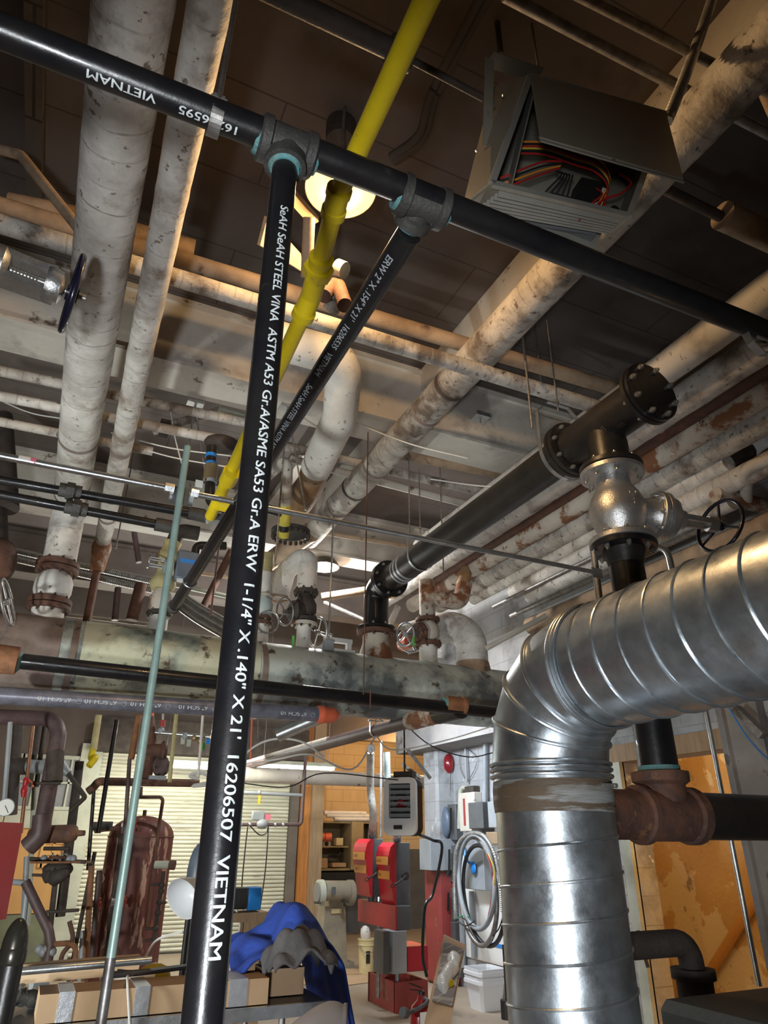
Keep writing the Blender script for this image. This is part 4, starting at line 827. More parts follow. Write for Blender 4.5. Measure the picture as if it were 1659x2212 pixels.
# big gate valve at upper left with edge-on black wheel
t = thing('gate_valve', PF(60, 610, 2.4), 'silver rising-stem valve with a large black handwheel at the left edge', 'valve')
vb_ = PD(150, 632, 2.7); d = (RT+FW*.58-UP*.30).normalized(); L = .50; va = vb_-d*L
MB().lathe(va, d, [(-.2, .11), (.0, .115), (.05, .10), (L*.30, .085), (L*.52, .078), (L*.56, .05)], 28).build('bonnet', m_sil, t)
u = d.cross(EZ).normalized(); w = u.cross(d); m = MB()
for s in (-1, 1): m.bar(va+d*L*.4+w*.055*s, va+d*L*.90+w*.048*s, .075, .030, up=w)
m.lathe(va, d, [(L*.82, .068), (L*.86, .074), (L*.93, .066), (L*.96, .03)], 24); m.build('yoke', m_sil, t)
m = MB(); m.cyl(va+d*L*.3, va+d*L*1.12, .014, seg=12); [m.torus(va+d*(L*.45+.012*k), d, .014, .003, 12, 5) for k in range(14)]; m.build('stem', m_bolt, t)
wheel(t, va+d*L*1.02, d, .150, .014, m_wheel, 5)
for s in (-1, 1): c = va+d*L*.38+w*s*.06; MB().cyl(c-d*.03, c+d*.08, .012, seg=8).build('stud', m_bolt, t)
# elbowed conduit far left top
tag(MB().tube(fillet([PF(-20, 318, 2.3), PF(45, 335, 2.3), PF(175, 500, 2.3)], .09), .026, 18).build('conduit', m_lagt), 'dirty elbowed pipe at the upper left edge', 'conduit')
tag(MB().tube([PZ(20, 440, 4.5), PZ(170, 470, 4.5), PZ(420, 540, 4.5)], .06, 14).build('ceiling_pipe', m_lagt), 'brown ceiling pipe behind the two white pipes', 'pipe')
tag(MB().bar(PZ(75, -40, 4.8), PZ(75, 460, 4.8), .08, .06).build('ceiling_channel', m_deck), 'dark channel on the ceiling along the left edge', 'channel')
# ================================================================ ceiling top area
t = thing('dark_pipe', PZ(740, 60, 3.6), 'thick sooty pipe with a flanged end at the top centre', 'pipe'); A, B = PZ(560, -30, 3.6), PZ(852, 110, 3.6); r = pw(B, 44)/2
MB().cyl(A, B, r, seg=24).build('pipe', m_dark, t); d = adir(A, B); MB().tube([B-d*.02, B+d*.06], r*1.35, 16).build('end_flange', m_dark, t)
MB().tube([B, PZ(1045, 212, 3.5)], r*.36, 14).build('thin_extension', m_dark, t)
for (p, q, z, w, mm, lab) in (((1090, -10), (1690, 305), 4.3, 22, m_rod, 'lower grey conduit of the pair in the top right corner'), ((1230, -20), (1690, 215), 4.4, 20, m_rod, 'upper grey conduit of the pair in the top right corner')):
    tag(MB().cyl(PZ(*p, z), PZ(*q, z), pw(PZ(*q, z), w)/2, seg=16).build('conduit', mm), lab, 'conduit')
tag(MB().tube(fillet([PF(1570, -30, 2.0), PF(1600, 90, 2.0), PF(1680, 270, 2.0)], .2), .022, 14).build('conduit', m_lagt), 'slanting dirty conduit in the extreme top right corner', 'conduit')
tag(MB().tube(spl([PZ(1045, -20, 4.7), PZ(935, 195, 4.7), PZ(905, 290, 4.7), PZ(845, 338, 4.75)]), .022, 10).build('cable_run', m_deck), 'pair of dark cables curving across the ceiling, left of the heater', 'cable')
tag(MB().tube(spl([PZ(1060, -10, 4.7), PZ(948, 195, 4.7), PZ(918, 295, 4.7), PZ(850, 348, 4.75)]), .018, 10).build('cable_run', m_deck), 'second of the dark ceiling cables, nearer the heater', 'cable')
rod(1082, 0, 118, 1.9, .014, 'dark stub pipe above the heater bracket', m_dark, z1=4.86); rod(1165, 20, 160, 1.9, .006, 'thin rod behind the heater casing', m_rod, z1=4.86)
rod(570, 0, 95, 2.4, .007, 'short dark rod hanging left of the top sooty pipe', m_dark, z1=4.86)
tag(MB().cyl(PZ(1400, 390, 4.4), PZ(1570, 475, 4.4), .028, seg=14).build('dark_pipe', m_dark), 'thin sooty pipe right of the heater', 'pipe')
tag(MB().tube([PZ(1560, 465, 4.4), PZ(1700, 530, 4.4)], .075, 18).build('lagged_stub', m_lagt), 'brown lagged stub at the right edge above the black main', 'pipe')
# flexible conduit (real spiral)
A, B = PF(1550, -40, 1.7), PF(1445, 252, 1.7); t = thing('flexible_conduit', B, 'flexible steel conduit dropping to the heater from the top right', 'conduit')
m = MB(); n = 42; pts = []; rs = []
for k in range(n*4+1): s = k/(n*4); pts.append(A.lerp(B, s)+V((0, 0, -.02*sin(pi*s)))); rs.append(.0185+.0042*sin(2*pi*k/4))
m.tube(pts, rs, 14); m.build('corrugated_sleeve', m_flex, t); d = adir(A, B); MB().tube([B-d*.01, B+d*.03], .022, 8).build('connector', m_bolt, t)
# ================================================================ control-box heater
H = {k: PD(*v) for k, v in dict(D=(1145, 165, 2.02), E=(1437, 247, 2.16), A=(1062, 397, 1.80), B=(1357, 467, 1.92), A2=(1003, 445, 1.98), D2=(1047, 290, 2.16), D3=(1066, 190, 2.24), B2=(1320, 500, 2.06), E2=(1400, 300, 2.4)).items()}
t = thing('unit_heater', H['A'], 'grey-beige suspended unit heater with its wiring door hanging open', 'heater')
MB().quad(H['D'], H['A'], H['A2'], H['D3'], .006).build('side_panel', m_tang, t, smooth=0)
MB().quad(H['A'], H['B'], H['B2'], H['A2'], .006).build('bottom_panel', m_tang, t, smooth=0)
MB().quad(H['D3'], H['A2'], H['B2'], H['E2'], .006).build('back_panel', m_tang, t, smooth=0)
MB().quad(H['D3'], H['E2'], H['E'], H['D'], .006).build('top_panel', m_tang, t, smooth=0); MB().quad(H['E'], H['E2'], H['B2'], H['B'], .006).build('side_panel', m_tang, t, smooth=0)
dn = (H['B']-H['A']).normalized(); up_ = (H['D']-H['A']).normalized(); inn = dn.cross(up_).normalized(); inn = inn if inn.dot(FW) > 0 else -inn
def hp(u, v, w=0): return H['A'].lerp(H['B'], u).lerp(H['D'].lerp(H['E'], u), v)+inn*w
MB().quad(hp(.02, .02, .16), hp(.98, .02, .16), hp(.98, .98, .16), hp(.02, .98, .16), .004).build('compartment_back', m_tani, t, smooth=0)
fr = MB()
for a, b in (((0, 0), (1, 0)), ((1, 0), (1, 1)), ((0, 1), (0, 0)), ((1, 1), (0, 1))): fr.bar(hp(*a), hp(*b), .018, .012, up=inn)
fr.build('frame', m_tani, t, smooth=0)
MB().bar(hp(.13, .02, .02), hp(.05, .95, .02), .004, .05, up=inn).build('divider', m_tani, t, smooth=0)
dr = [H['D']+V((0, 0, .0)), H['E'], PD(1474, 390, 1.80), PD(1166, 300, 1.70)]
dd = MB().quad(*dr, .005).build('door', m_tang, t, smooth=0)
MB().bar(dr[3], dr[2], .004, .028, up=(dr[3]-dr[0])).build('door_lip', m_tani, dd, smooth=0); c = (dr[2]+dr[3])/2; MB().cyl(c-FW*.003, c+FW*.003, .005, seg=10).build('door_screw', m_dark, dd)
for k in range(6):
    f = .12+.14*k; a, b = H['A'].lerp(H['A2'], f)+dn*.03, H['B'].lerp(H['B2'], f)-dn*.02; MB().bar(a-EZ*.012, b-EZ*.012, .022, .003, up=EZ+FW*.6).build('louver', m_tani, t, smooth=0)
MB().quad(H['A2']+dn*.06-EZ*.0, H['B2']-dn*.05, PD(1270, 520, 2.1), PD(1075, 475, 2.08), .02).build('vent_grille', m_grey, t, smooth=0)
m = MB(); k0, k1, k2, k3 = PD(1058, 128, 2.08), PD(1165, 162, 2.2), PD(1052, 318, 2.0), PD(1062, 128, 2.06)
m.bar(k0, k1, .05, .004, up=EZ); m.bar(k0, k2, .03, .004, up=EY); m.build('hanging_bracket', m_tang, t, smooth=0)
for (x, y) in ((1053, 245), (1054, 318), (1030, 325), (1068, 228), (1088, 205)): c = PD(x, y, 2.03); MB().cyl(c-FW*.004, c+FW*.004, .0045, seg=8).build('screw', m_bolt, t)
def wires(pts, mm, r=.0028): return MB().tube(spl([hp(*p) for p in pts]), r, 6).build('wire', mm, t)
for j, (mm, dz) in enumerate(((m_wr, 0), (m_rub, .012), (m_wy, .024), (m_wr, .034), (m_rub, .045), (m_wo, .055))):
    wires([(.10, .40+dz*2, .04), (.28, .42+dz*2, .03), (.5, .40+dz*2, .03), (.68, .38+dz*2, .03), (.80, .28+dz, .03), (.84-dz, .12, .05)], mm)
for j, mm in enumerate((m_wr, m_wo, m_rub, m_wr)): wires([(.06, .10+.03*j, .05), (.16, .12+.04*j, .03), (.30, .24+.04*j, .03), (.42, .34+.02*j, .03)], mm)
wires([(.86, .45, .04), (.95, .34, .02), (.90, .22, .02), (.80, .16, .03), (.74, .04, .04)], m_wr, .0035); wires([(.74, .3, .05), (.78, .2, .03), (.72, .1, .04), (.70, .0, .05)], m_wr)
for j in range(5): wires([(.42+.03*j, .36, .05), (.45+.02*j, .28, .03), (.40+.04*j, .18, .06), (.44+.03*j, .12, .08)], m_rub)
MB().box(hp(.70, .30, .08), (.075, .05, .08), (dn, inn, up_)).build('terminal_board', m_blk, t); MB().box(hp(.80, .26, .07), (.035, .01, .10), (dn, inn, up_)).build('rating_label', m_lagw, t)
MB().box(hp(.50, .08, .05), (.06, .05, .03), (dn, inn, up_)).build('relay', m_blk, t); MB().box(hp(.64, .08, .05), (.045, .05, .028), (dn, inn, up_)).build('relay', m_blk, t); MB().cyl(hp(.90, .06, .06), hp(.90, .06, .01), .014, seg=16).build('bushing', m_blk, t)
# ================================================================ pipes in front of the header
Yb = 4.6; t = thing('steel_pipe', PY(500, 1475, Yb), 'long black steel pipe in front of the header, with rusty coupling at each end', 'pipe')
pa_, pb_ = PY(42, 1428, Yb), PY(1110, 1544, Yb); rr_ = pw(PY(543, 1478, Yb), 30)/2
MB().cyl(pa_, pb_, rr_, seg=32).build('pipe', m_black, t); d = adir(pa_, pb_)
MB().lathe(pa_-d*.30, d, [(0, rr_*1.9), (.29, rr_*1.75), (.30, rr_*1.3)], 30).build('coupling', m_rusto, t); MB().lathe(pa_, d, [(-.005, rr_*1.5), (.012, rr_*1.02)], 24).build('thread_paste', m_dope, t)
c = PY(982, 1523, Yb); MB().lathe(c-d*.085, d, [(0, rr_*1.05), (.003, rr_*1.35), (.14, rr_*1.35), (.145, rr_*1.45), (.17, rr_*1.45), (.175, rr_*1.0)], 30).build('coupling', m_rusto, t); MB().lathe(c-d*.10, d, [(0, rr_*1.03), (.02, rr_*1.2)], 24).build('thread_paste', m_dope, t)
Y6 = 5.0; a6, b6 = PY(-20, 1501, Y6), PY(690, 1543, Y6); r6 = pw(PY(400, 1525, Y6), 34)/2; d6 = adir(a6, b6)
t = thing('sprinkler_pipe', PY(300, 1518, Y6), 'grey-violet pipe with repeated size lettering under the header, orange end cap', 'pipe')
MB().cyl(a6, b6, r6, seg=36).build('pipe', m_plum if 0 else mat('violet_grey_steel', (.20, .20, .25), (.11, .11, .145), .35, .3, sc=10, bump=.06), t)
MB().lathe(b6-d6*.02, d6, [(0, r6*1.12), (.03, r6*1.22), (.05, r6*1.22), (.06, r6*1.1), (.12, r6*1.02), (.16, r6*.7), (.18, .01)], 30).build('end_cap', m_orange, t)
for px in (108, 205, 300, 400, 470, 612):
    P = PY(px+45, 1506+(px+45)*.060, Y6); nf = facing(P, d6, .15)
    s = P; cyl_text('6" SCH 10', .040, s, -d6, r6, nf, t, m_ink, 'size_lettering', stretch=1.15)
    upv = nf.cross(-d6); c = P+d6*.05+nf*(r6*1.01)+upv*.002; MB().torus(c, nf, .016, .0022, 18, 5).build('ring_mark', m_inkg, t)
hb = PY(975, 1531, 4.72); zb_ = hb.z-.01; hb.z = zb_; he = PZ(478, 1668, zb_); rh = pw(PZ(800, 1565, zb_), 28)/2; dh = adir(hb, he)
t = thing('brown_pipe', he, 'brown pipe with a white strip on top sloping down-left under the header', 'pipe')
MB().cyl(hb, he, rh, seg=24).build('pipe', m_plum, t); MB().cyl(hb.lerp(he, .36)+EZ*rh*.5-EX*rh*.5, he+EZ*rh*.5-EX*rh*.5, rh*.55, seg=14).build('white_strip', m_lagw, t)
MB().tube([hb.lerp(he, .03), hb.lerp(he, .10)], rh*1.35, 24).build('grey_coupling', m_beamd if 0 else m_lagr, t)
MB().tube([hb.lerp(he, -.02), hb.lerp(he, .03)], rh*1.45, 24).build('dark_band', m_blkr, t); MB().box(hb.lerp(he, .03)+EZ*rh*1.6, (.09, .05, .03)).build('clamp_top', m_galvp, t)
clevis(None, hb.lerp(he, .20), dh, rh, ZH-RH-.01, 'blue-grey clevis hanger on the brown pipe under the header')
cc = PY(600, 1588, Y6+.3); tag(MB().tube([PY(700, 1545, Y6+.1), cc], r6*.95, 22).build('grey_pipe', m_galvp), 'short grey pipe angling off under the orange cap', 'pipe')
for pts, r, lab in (([(500, 1672), (540, 1620), (590, 1597), (650, 1602), (700, 1635)], .009, 'thick white cable looping under the brown pipe'), ([(545, 1650), (600, 1640), (672, 1630), (760, 1662), (812, 1590)], .008, 'white cable sagging between the brown pipe and the gauge conduit'), ([(812, 1590), (850, 1620), (960, 1600), (1060, 1570)], .006, 'grey cable rising right toward the duct'), ([(870, 1560), (930, 1610), (1010, 1635), (1070, 1625)], .005, 'thin cable sagging to the duct elbow'), ([(510, 1690), (620, 1700), (700, 1670), (860, 1685)], .005, 'dark wire strung before the ochre block wall')):
    tag(MB().tube(spl([PF(*p, 6.0) for p in pts]), r, 6).build('cable', m_wcab if r > .0055 else m_rub), lab, 'cable')
tag(MB().tube([PF(640, 1665, 7.2), PF(610, 2020, 7.2)][0:1]+[PF(655, 1835, 7.2)], .006, 6).build('thin_rod', m_rod), 'thin rod by the alcove pipe loop', 'rod') if 0 else None
# sheathed cable trays / flexible conduits above the header at the left
for (y0, y1, dx, lab) in ((1188, 1255, 0, 'upper armoured flexible conduit crossing behind the header risers'), (1206, 1275, 0, 'lower armoured flexible conduit crossing behind the header risers')):
    A, B = PF(25, y0, 6.6), PF(330, y1, 6.6); pts = [A.lerp(B, k/160) for k in range(161)]; rs = [.036 if k % 2 else .030 for k in range(161)]
    tag(MB().tube(pts, rs, 12).build('flexible_conduit', m_flex), lab, 'conduit')
for k in range(3):
    pts = [PF(385, 1278+16*k, 6.6), PF(430, 1310+16*k, 6.6), PF(500, 1350+16*k, 6.6)]
    tag(MB().tube(spl(pts), .034, 14).build('smooth_conduit', m_galvp), ('uppermost', 'middle', 'lowest')[k]+' of three shiny conduits curving down right of the jacketed valve', 'conduit')
# background pipes and braces above header, centre
for (p, q, d_, w, mm, lab) in (((695, 1290), (795, 1275), 7.5, 18, m_lagt, 'peeling orange-brown pipe left of the black elbow'), ((370, 1262), (500, 1290), 7.5, 10, m_cream, 'pale thin pipe behind the stencilled pipe'), ((370, 1230), (500, 1248), 7.8, 8, m_lagt, 'thin tan pipe behind the stencilled pipe'),
    ((860, 1310), (790, 1460), 7.8, 14, m_lagw, 'sloping white pipe behind the rusty header nozzle'), ((945, 1190), (690, 1150), 6.2, 9, m_lagt, 'far brown rail beyond the grey pipe'), ((1050, 1400), (1180, 1330), 6.0, 12, m_beam, 'pale rail sloping to the duct elbow'), ((700, 1300), (790, 1340), 8.0, 8, m_rod, 'dark strut behind the headers centre'),
    ((290, 1150), (300, 1215), 7.0, 12, m_plum, 'reddish vertical pipe behind the torn pipe'), ((255, 1270), (248, 1340), 6.3, 14, m_plum, 'violet vertical pipe stub behind the header'), ((305, 1262), (285, 1340), 6.4, 26, m_rust, 'brown sloping pipe behind the jacketed valve'), ((140, 1328), (330, 1350), 6.8, 8, m_beam, 'thin pale rail just above the header top'),
    ((500, 1190), (430, 1330), 7.2, 16, m_rust, 'rust coloured slanting pipe behind the stencilled pipe')):
    a, b = PF(*p, d_), PF(*q, d_); tag(MB().cyl(a, b, pw((a+b)/2, w)/2, seg=14).build('background_pipe', mm), lab, 'pipe')
# header right-hand fittings: R7 and R8
x = PY(925, 1405, YH).x
t = thing('gate_valve', (x, YH, HT), 'mottled white valve with rusty flanges on the header, left of the big white bend', 'valve')
stub(t, x, HT-.03, 3.02, .085, m_lagw); flange(t, (x, YH, 3.035), EZ, .125, .035, m_rust, 8, .011, m_rust)
MB().lathe((x, YH, 3.05), EZ, [(0, .07), (.06, .105), (.14, .105), (.20, .07)], 26).build('valve_body', m_lagr, t)
flange(t, (x, YH, 3.27), EZ, .115, .03, m_rust, 8, .011, m_rust); bxx = V((-.9, -.3, -.15)).normalized()
flange(t, V((x, YH, 3.14))+bxx*.12, bxx, .10, .03, m_rust, 6, .011, m_rust); wheel(t, V((x, YH, 3.12))+bxx*.30, bxx, .105, .009, m_lgrey, 4); MB().cyl(V((x, YH, 3.14))+bxx*.12, V((x, YH, 3.12))+bxx*.30, .018, seg=10).build('stem', m_rod, t)
MB().tube([(x, YH, 3.28), (x, YH, 3.66)], .075, 24).build('riser', m_lagr, t)
MB().tube(fillet([(x, YH, 3.50), (x+.34, YH-.05, 3.47), (x+.46, YH+.05, 3.72)], .13, 10), .078, 24).build('branch_elbow', m_lagr, t)
MB().tube([(x+.44, YH+.03, 3.70), (x+.50, YH+.05, 3.92)], [.07, .05], 20).build('bare_neck', m_lagb, t)
cw = PY(885, 1385, YH+.15); t = thing('handwheel_valve', cw, 'small valve handwheel with orange cap beside the rusty nozzle', 'valve')
wheel(t, cw, V((-.3, -1, .1)), .11, .010, m_galvp, 4); MB().cyl(cw, cw+V((.0, .16, 0)), .06, seg=18).build('cap', m_orange, t)  # cap has an even orange colour
x = PY(1020, 1420, YH).x
t = thing('insulated_bend', (x, YH, HT-.05), 'big white lagged bend rising off the right part of the header', 'pipe')
MB().tube(fillet([(x, YH, HT-.08), (x, YH, 3.33), (x-.55, YH+.35, 3.16)], .22, 12), [.155]*14+[.135] if 0 else .15, 34).build('lagging', m_lag, t)
MB().tube([(x, YH, HT-.1), (x, YH, HT+.08)], [.19, .155], 34).build('flared_foot', m_lagt, t)
for i, px in enumerate((633, 893)): P = PY(px, 1385, YH-.22); tag(MB().box(P, (.02, .004, .09)).build('green_tag', m_gtag), ('green tag hanging by the black gate valve', 'green tag hanging by the orange cap')[i], 'tag')
# rust and dark pipes along header left edge
t = thing('rusty_valve', PF(10, 1220, 4.5), 'round rusty valve body cut by the left edge', 'valve'); MB().ball(PF(-10, 1215, 4.5), .17, 20, (.8, .8, 1.1)).build('body', m_rust, t); wheel(t, PF(15, 1300, 4.4), V((.9, -.2, .3)), .16, .010, m_rod, 4)
MB().tube([PF(-10, 1100, 4.6), PF(-8, 1180, 4.5)], .08, 18).build('neck', m_dark, t)
tag(MB().cyl(PF(8, 900, 4.8), PF(20, 1100, 4.6), .07, seg=18).build('dark_pipe', m_dark), 'dark vertical pipe at the left edge above the rusty valve', 'pipe')
# ================================================================ lower left plant
def vp(px, y0, y1, d, w, mm, lab, px2=None, nm='vertical_pipe', bot=None):
    """vertical pipe through px at row y1, up to row y0"""
    P = PF(px, y1, d); r = pw(P, w)/2
    if px2 is None: A = at_z(P, vz(P, y0))
    else: A = PF(px2, y0, d)
    if bot is not None: P = P+(P-A)*((P.z-bot)/(A.z-P.z)); 
    return tag(MB().cyl(P, A, r, seg=16).build(nm, mm), lab, 'pipe')
t = thing('bent_pipe', PF(95, 1800, 5.4), 'thick plum-brown pipe bent over like a hook at left', 'pipe')
hk = [PF(-30, 1545, 5.6), PF(125, 1553, 5.5), PF(92, 1790, 5.4), PF(75, 1800, 5.4)]
MB().tube(fillet([PF(-30, 1548, 5.6), PF(132, 1553, 5.5), PF(90, 1790, 5.4)], .17, 12), pw(PF(110, 1650, 5.4), 34)/2, 28).build('pipe', m_plum, t)
MB().tube(fillet([PF(92, 1760, 5.4), PF(88, 1803, 5.4), PF(60, 1830, 5.4)], .07, 8), pw(PF(110, 1650, 5.4), 38)/2, 26).build('lower_elbow', m_plum, t)
qa, qb = PF(78, 1803, 5.5), PF(168, 1800, 5.5); rq = pw(qa, 36)/2; MB().lathe(qa, adir(qa, qb), [(-.06, .01), (-.05, rq*.6), (-.02, rq*.95), (0, rq), ((qb-qa).length-.04, rq), ((qb-qa).length-.015, rq*.8), ((qb-qa).length, rq*.35), ((qb-qa).length+.05, rq*.3)], 26).build('cross_drum', m_rust, t)
MB().tube([PF(120, 1625, 5.45), PF(116, 1690, 5.43)], pw(PF(110, 1650, 5.4), 36)/2, 26).build('dark_band', m_dark, t)
MB().cyl(PF(72, 1692, 5.35), PF(130, 1692, 5.35), .012, seg=10).build('cross_bar', m_dark, t)
for a_ in (((20, 1570), 3, 1900, 5.0, 8, m_galvp, 'bright edge-lit pipe at the far left edge'), ):
    pass
for (px, y0, y1, d_, w, mm, lab, px2) in (
    (8, 1560, 1750, 5.0, 10, m_lgrey, 'pale edge-lit upright at the far left under the violet pipe', 22), (25, 1560, 1760, 6.2, 22, m_dark, 'broad dark upright left of the copper pipe', 40),
    (45, 1560, 1800, 6.0, 8, m_copper, 'copper pipe leaning beside the hooked pipe', 72), (62, 1560, 1700, 6.4, 14, m_dark, 'dark upright right of the copper pipe', 84), (78, 1560, 1700, 6.5, 10, m_dark, 'thin dark upright beside the hooked pipe', 98),
    (130, 1645, 1980, 6.6, 20, m_dark, 'stout dark pipe left of the tank, above the braced tee', 172), (190, 1705, 1880, 6.5, 8, m_blkr, 'slim black pipe with a rusty elbow cap', 203), (212, 1555, 1800, 6.4, 10, m_blkr, 'slim black pipe rising beside the tank shoulder', 252),
    (268, 1640, 1830, 6.2, 9, m_plum, 'rusty slim pipe in front of the tank dome', 280), (148, 1840, 2120, 6.2, 9, m_dark, 'black pipe between ochre panel and tank, lower', 205), (100, 1900, 2080, 6.5, 12, m_dark, 'dark lower upright before the ochre panel', 120),
    (45, 1850, 2100, 6.3, 12, m_lgrey, 'grey lower upright at left before the ochre panel', 58), (183, 1870, 2120, 6.1, 13, m_rusto, 'rusty pipe standing against the tank', 198), (172, 2010, 2120, 6.1, 12, m_lgrey, 'grey-painted lower length against the tank', 180),
    (60, 1700, 2000, 6.6, 12, m_cream, 'cream pipe behind the red cabinet', 75)):
    vp(px, y0, y1, d_, w, mm, lab, px2)
t = thing('yellow_pipe', PF(198, 1650, 6.6), 'olive gas pipe ending in a bright yellow elbow below the violet pipe', 'pipe')
MB().cyl(PF(213, 1545, 6.6), PF(202, 1620, 6.6), .030, seg=16).build('pipe', m_yelw, t); MB().tube(fillet([PF(202, 1615, 6.6), PF(196, 1640, 6.6), PF(208, 1635, 6.5), PF(192, 1655, 6.45)], .03, 6), .030, 18).build('elbow', m_yel, t)
tag(MB().tube(fillet([PF(190, 1710, 6.5), PF(203, 1700, 6.5), PF(212, 1688, 6.5), PF(430, 1692, 6.8)], .05, 6), .035, 16).build('horizontal_pipe', m_rust), 'rusty horizontal pipe below the fluorescent strips', 'pipe')
t = thing('funnel_pipe', PF(140, 1665, 6.2), 'grey reducer with a thin angled pipe left of the tank', 'pipe fitting')
MB().tube([PF(60, 1655, 6.2), PF(132, 1660, 6.2)], .055, 18).build('pipe', m_lgrey, t); MB().tube([PF(130, 1655, 6.2), PF(148, 1672, 6.2)], [.06, .03], 18).build('reducer', m_lgrey, t)
MB().tube(fillet([PF(148, 1672, 6.2), PF(184, 1722, 6.2), PF(152, 1752, 6.2)], .01, 2), .020, 12).build('thin_pipe', m_dark, t); MB().tube([PF(18, 1655, 6.2), PF(60, 1655, 6.2)], .07, 18).build('dark_sleeve', m_dark, t)
t = thing('red_hose_valve', PF(52, 1700, 5.8), 'red hose coupling hanging at the left', 'valve')
MB().tube(spl([PF(58, 1680, 5.8), PF(54, 1700, 5.8), PF(50, 1722, 5.8)]), [.02, .022, .024, .022, .02, .018, .02, .024, .026, .024, .02, .018, .015], 12).build('body', m_red, t); MB().tube(spl([PF(58, 1682, 5.8), PF(70, 1692, 5.8), PF(68, 1702, 5.8)]), .006, 6).build('lever', m_orange, t)
def gauge(c, r, lab, ax=None, face=m_gaug):
    ax = (CAM-c).normalized() if ax is None else ax; t = thing('pressure_gauge', c, lab, 'gauge')
    MB().lathe(c-ax*.03, ax, [(0, r*.6), (.01, r), (.035, r), (.038, r*.93)], 28).build('case', m_lgrey, t); MB().lathe(c+ax*.0085, ax, [(0, r*.9), (.0008, r*.9)], 28).build('dial', face, t)
    u, w = perp(ax); MB().bar(c+ax*.011-w*r*.2+u*r*.1, c+ax*.011+w*r*.6-u*r*.4, .003, .001, up=ax).build('needle', m_inkb, t); MB().cyl(c-ax*.02-EZ*r*.9, c-ax*.02-EZ*r*1.6, .008, seg=8).build('stem', m_bglow, t); return t
gauge(PF(12, 1744, 4.6), .052, 'round white pressure gauge at the far left above the red-edged cabinet'); gauge(PF(801, 1617, 6.0), .036, 'small pressure gauge on the thick conduit under the header')
# red-edged cabinet and domed stanchion
t = thing('burner_cabinet', PF(0, 2000, 3.4), 'black cabinet with a bright red edge at the far left', 'cabinet')
a, b = PF(39, 1778, 3.4), PF(3, 1985, 3.4); MB().quad(PF(27, 1778, 3.4), PF(51, 1778, 3.4), PF(13, 1985, 3.4), PF(-10, 1985, 3.4), .30).build('red_edge', m_red, t, smooth=0)
MB().quad(PF(-60, 1778, 3.42), PF(27, 1778, 3.42), PF(-10, 1985, 3.42), PF(-90, 1985, 3.42), .28).build('front_panel', m_grey, t, smooth=0); MB().box(PF(8, 1788, 3.36), (.07, .03, .035)).build('grey_box', m_lgrey, t)
P = PF(20, 2100, 1.7); zt = vz(P, 1982); t = thing('domed_post', at_z(P, 0), 'black domed steel post at the lower left corner, nearest the camera', 'post')
rp = pw(PF(20, 2040, 1.7), 52)/2; MB().lathe(at_z(P, 0), EZ, [(0, rp*.95), (zt-.075, rp*.95)], 32).build('post', m_blkr, t); MB().lathe(at_z(P, zt), EZ, [(-.085, rp*.98), (-.08, rp*1.06), (-.06, rp*1.06), (-.055, rp)]+[(-.055+.055*sin(a*pi/16), rp*cos(a*pi/16)) for a in range(9)], 36).build('domed_cap', mat('bronze_black_gloss', (.05, .045, .035), None, .25, .5, bump=.03), t)
# maroon tank
P = PF(262, 2110, 7.2); R_ = pw(PF(262, 1950, 7.2), 140)/2; zt = vz(P, 1762); t = thing('pressure_tank', at_z(P, 0), 'tall maroon rust-streaked vertical tank before the shutter', 'tank'); a = V((0, 0, 1))
h_ = R_*.62; MB().lathe(at_z(P, 0), EZ, [(.0, R_*.9), (.03, R_), (zt-h_, R_)]+[(zt-h_+h_*sin(k*pi/20), R_*cos(k*pi/20)) for k in range(1, 11)], 56).build('shell', m_tank, t)
MB().torus(at_z(P, zt-h_), EZ, R_*1.001, .006, 56, 8).build('dome_seam', m_rust, t); MB().tube([at_z(P, zt-.01), at_z(P, zt+.05)], .018, 12).build('top_plug', m_rust, t)
def onT(px, y, off=.0): return PF(px, y, 7.2-R_*.98-off)
MB().tube(fillet([onT(205, 1795, .05), onT(235, 1790, .06), onT(300, 1790, .06)], .03), .020, 12).build('cross_pipe', m_rust, t)
for (px, y) in ((212, 1785), (230, 1784)): c = onT(px, y, .06); MB().tube([c-EX*.05, c+EX*.05], .036, 12).build('union', m_cast, t)
for (px, y) in ((292, 1787), (215, 1953), (270, 1948)): wheel(t, onT(px, y, .1), V((1, -.35, 0)), .045, .006, m_redd, 4); c = onT(px-12, y, .1); MB().tube([c-EX*.07, c+EX*.05], [.035, .02], 12).build('valve_body', m_lgrey, t)
MB().torus(onT(215, 1899, .08), V((-.3, -1, 0)), .035, .007, 24, 8).build('ring_hook', m_lagt, t); MB().cyl(onT(200, 1907, .08), onT(212, 1907, .08), .007, seg=8).build('hook_stem', m_lagt, t)
q_ = onT(240, 2062, .01); MB().lathe(q_+V((0, .05, 0)), V((-.2, -1, 0)), [(0, .08), (.07, .08), (.075, .05)], 24).build('hand_hole', m_rust, t)
for (px, a_, b_, px2, mm, w) in ((195, 1880, 2105, 215, m_plum, 12), (225, 1800, 2110, 262, m_dark, 10)):
    A, B = onT(px2, a_, .12), onT(px, b_, .12); MB().cyl(A, B, pw(A, w)/2, seg=12).build('standing_pipe', mm, t)
